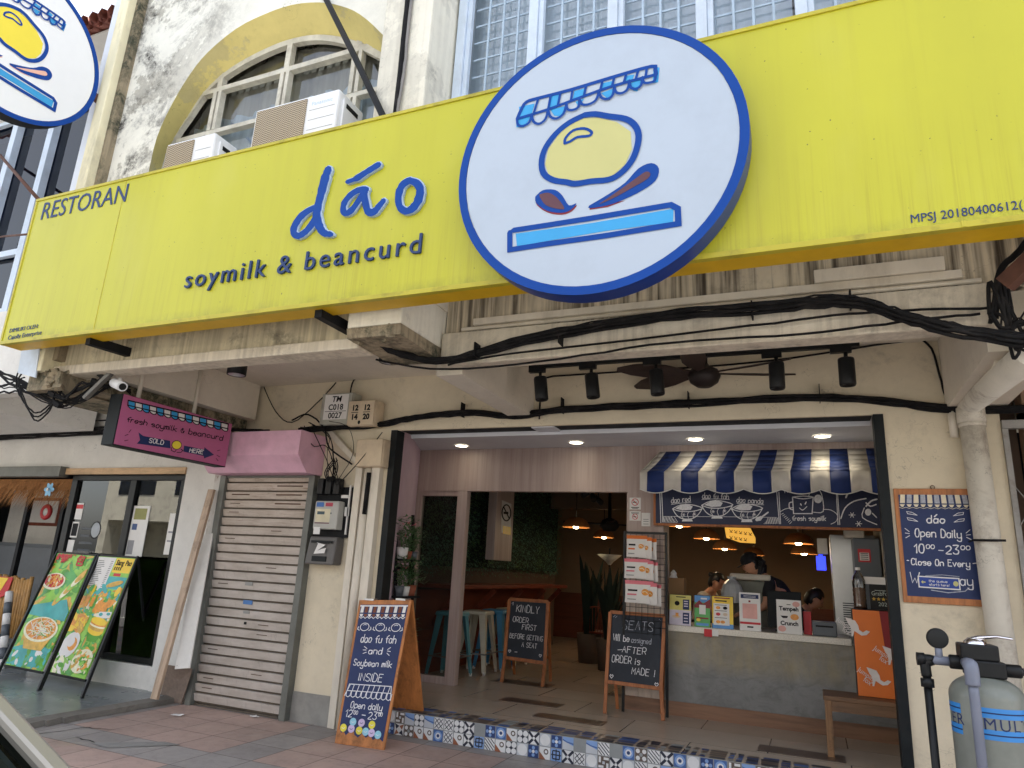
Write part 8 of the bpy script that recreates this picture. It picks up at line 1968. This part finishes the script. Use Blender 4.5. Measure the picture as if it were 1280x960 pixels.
# valve head
vz = at(1224,806,Y=TY).z
VX = at(1224,825,Y=TY).x; pz = at(1190,827,Y=TY).z; h0 = at(1224,806,Y=TY-.07).z
g = MB(); g.box(VX-.085, VX+.075, TY-.07, TY+.07, pz+.02, h0); g.box(VX-.065, VX+.095, TY-.075, TY+.075, zt5-.012, pz+.0199); g.tube([(VX-.13,TY,pz),(VX-.06,TY,pz)], .034, 14); g.tube([(VX+.09,TY,pz-.02),(VX+.17,TY,pz-.02)], .031, 14); g.lathe([(.05,zt5-.03),(.06,zt5+.01),(.05,zt5+.02)], (TX,TY,0), 20)
g.build('valve_head', mat['blackgloss'], WF, bevel=.008)
g = MB(); c = Vector((VX-.01,TY,h0)); g.lathe([(.05,0),(.048,.010),(.032,.022),(.0,.03)], c, 20); g.tube([c+Vector((-.03,0,.016)), c+Vector((.02,-.01,.03)), c+Vector((.09,-.03,.042)), c+Vector((.15,-.045,.036))], [.016,.019,.012,.010], 10, flat=.6); g.build('lever', mat['chrome'], WF)
e = at(1213,832,Y=TY-R-.045); g = MB(); g.tube([e+Vector((.01,R,0)), e], .026, 14); g.tube(smooth([e+Vector((0,.03,0)), e+Vector((0,-.005,0)), e+Vector((0,-.015,-.02)), e+Vector((0,-.015,-.085))], 5), .031, 16); g.tube([(e.x,e.y-.015,e.z-.08),(e.x,e.y-.015,e.z-.12),(e.x,e.y-.015,.02)], .0215, 16)
g.build('drain_pipe', mat['pvcgrey'], WF)
g = MB(); g.tube([(VX-.24,TY,pz),(VX-.129,TY,pz)], .022, 14); g.tube([(VX-.17,TY,pz),(VX-.17,TY,pz+.07)], .017, 14); g.build('inlet_pipe', mat['pvcgrey'], WF)
g = MB(); bx0 = at(1160,860,Y=TY).x; bx1 = at(1172,958,Y=TY).x; g.tube([(VX-.27,TY,pz),(VX-.235,TY,pz)], .031, 14); g.tube(smooth([Vector((VX-.26,TY,pz)), Vector((bx0+.03,TY,pz)), Vector((bx0,TY,pz-.02)), Vector((bx0,TY,pz-.08))], 4), .024, 14); g.tube([(bx0,TY,pz-.07),(bx0+.005,TY,.02)], .019, 14); g.tube([(bx0,TY,pz-.13),(bx0,TY,pz-.09)], .030, 14); g.build('black_pipe', mat['blackgloss'], WF)
g = MB(); c = Vector((VX-.17,TY,pz+.105)); g.lathe([(0,-.02),(.046,-.02),(.05,0),(.046,.02),(0,.02)], c, 24, axis='y'); g.build('gauge', mat['blackgloss'], WF, bevel=.003)
g = MB(); g.tube([(VX+.17,TY,pz-.02),(VX+.21,TY,pz-.02)], .018, 12); g.build('chrome_fitting', mat['chrome'], WF); g = MB(); g.tube(smooth([Vector((VX+.21,TY,pz-.02)), Vector((VX+.27,TY,pz-.03)), Vector((VX+.34,TY+.02,pz-.12)), Vector((VX+.36,TY+.05,.4))], 5), .011, 10); g.build('hose', mat['conduit'], WF)

# ================================================================== PARKED CAR (its windscreen corner shows at lower left)
CR = thing('parked_car', 'grey beige parked car whose windscreen edge cuts the lower left corner', 'car', (-2.9, .42, -.12))
cx0, cy0, cy1 = -.55, -.40, 1.22
# side profile: x forward from the tail; z above the road at -.12
a1, a2 = at(0,896,Y=1.10), at(75,978,Y=1.10)
sl_ = (a2.z-a1.z)/(a2.x-a1.x)
bx_ = a2.x+.10; bz_ = a2.z+sl_*.10; rx_ = a1.x-.55; rz_ = a1.z-sl_*.55
low = [(-4.75,.20),(-.62,.20),(-.52,.45),(-.55,.60),(-.75,.72),(bx_+.18,bz_-.055),(bx_-.0,bz_-.03),(-4.1,.90),(-4.72,.86),(-4.80,.5)]
g = MB(); g.prism([(x,cy0,z-.0) for x, z in low], (0,cy1-cy0,0)); g.build('body', mat['silverpaint'], CR, bevel=.05, seg=3)
def cab(x, z, inset): return (x, z, inset)
roof = [(bx_,bz_,.12),(rx_,rz_,.12),(rx_-.35,rz_+.05,.16),(-3.3,rz_+.02,.16),(-3.95,1.02,.06)]
L = [Vector((x,cy0+i_,z)) for x, z, i_ in roof]; Rr = [Vector((x,cy1-i_,z)) for x, z, i_ in roof]
g = MB(); g.add([L[1],L[2],L[3],Rr[3],Rr[2],Rr[1]], [(0,5,4,3,2,1)]); 
rfm = g.build('roof', mat['silverpaint'], CR); rfm.modifiers.new('s','SOLIDIFY').thickness = .03
g = MB(); wi = lambda p, q, t: p+(q-p)*t
g.add([L[0],Rr[0],Rr[1],L[1]], [(0,1,2,3)]); g.build('windscreen', mat['darkglass'], CR); g = MB(); g.add([L[4],L[3],Rr[3],Rr[4]], [(0,1,2,3)]); g.build('rear_window', mat['darkglass'], CR)
base = [Vector((bx_-.05,0,.93)), Vector((-4.0,0,.93))]
for S, yy in ((L, cy0+.03), (Rr, cy1-.03)):
    g = MB(); g.poly([Vector((bx_-.12,yy,.93)), S[1]+Vector((-.05,0,-.04)), S[2]+Vector((0,0,-.04)), S[3]+Vector((0,0,-.04)), Vector((-3.95,yy,.95))]); g.build('side_window', mat['darkglass'], CR)
for S in (L, Rr):
    g = MB()
    for a, b in ((0,1),(1,2),(2,3),(3,4)): g.bar(S[a], S[b], .05, .045)
    g.build('pillar', mat['silverpaint'], CR, bevel=.012)
for S, s in ((L,1),(Rr,-1)): MB().bar(S[0]+Vector((-.02,s*.055,-.005)), S[1]+Vector((-.02,s*.055,-.005)), .012, .02).build('chrome_trim', mat['acwhite'], CR)
g = MB(); g.box(bx_-.9, bx_-.1, cy0+.1, cy1-.1, .75, .93); g.build('dashboard', mat['black'], CR); g = MB(); g.box(-4.0, bx_-.3, cy0+.12, cy1-.12, .25, .749); g.build('cabin_floor', mat['black'], CR)
for x in (-1.15, -3.75):
    for y in (cy0+.02, cy1-.2):
        g = MB(); g.lathe([(.16,0),(.30,0),(.315,.04),(.315,.14),(.30,.18),(.16,.18)], (x,y,.195), 28, axis='y'); w = g.build('wheel', mat['rubber'], CR)
        g = MB(); g.lathe([(0,.02),(.05,.01),(.15,.02),(.165,.01),(.165,.17),(0,.16)], (x,y,.195), 20, axis='y'); g.build('rim', mat['alu'], w)
for y in (cy0+.1, cy1-.35): MB().box(-.62, -.535, y, y+.25, .50, .62).build('headlight', mat['acwhite'], CR, bevel=.02)
for s, y in ((1, cy1), (-1, cy0)): g = MB(); g.box(bx_-.30, bx_-.17, y-.02 if s > 0 else y-.16, y+.16 if s > 0 else y+.02, .84, .95); g.build('wing_mirror', mat['silverpaint'], CR, bevel=.03)
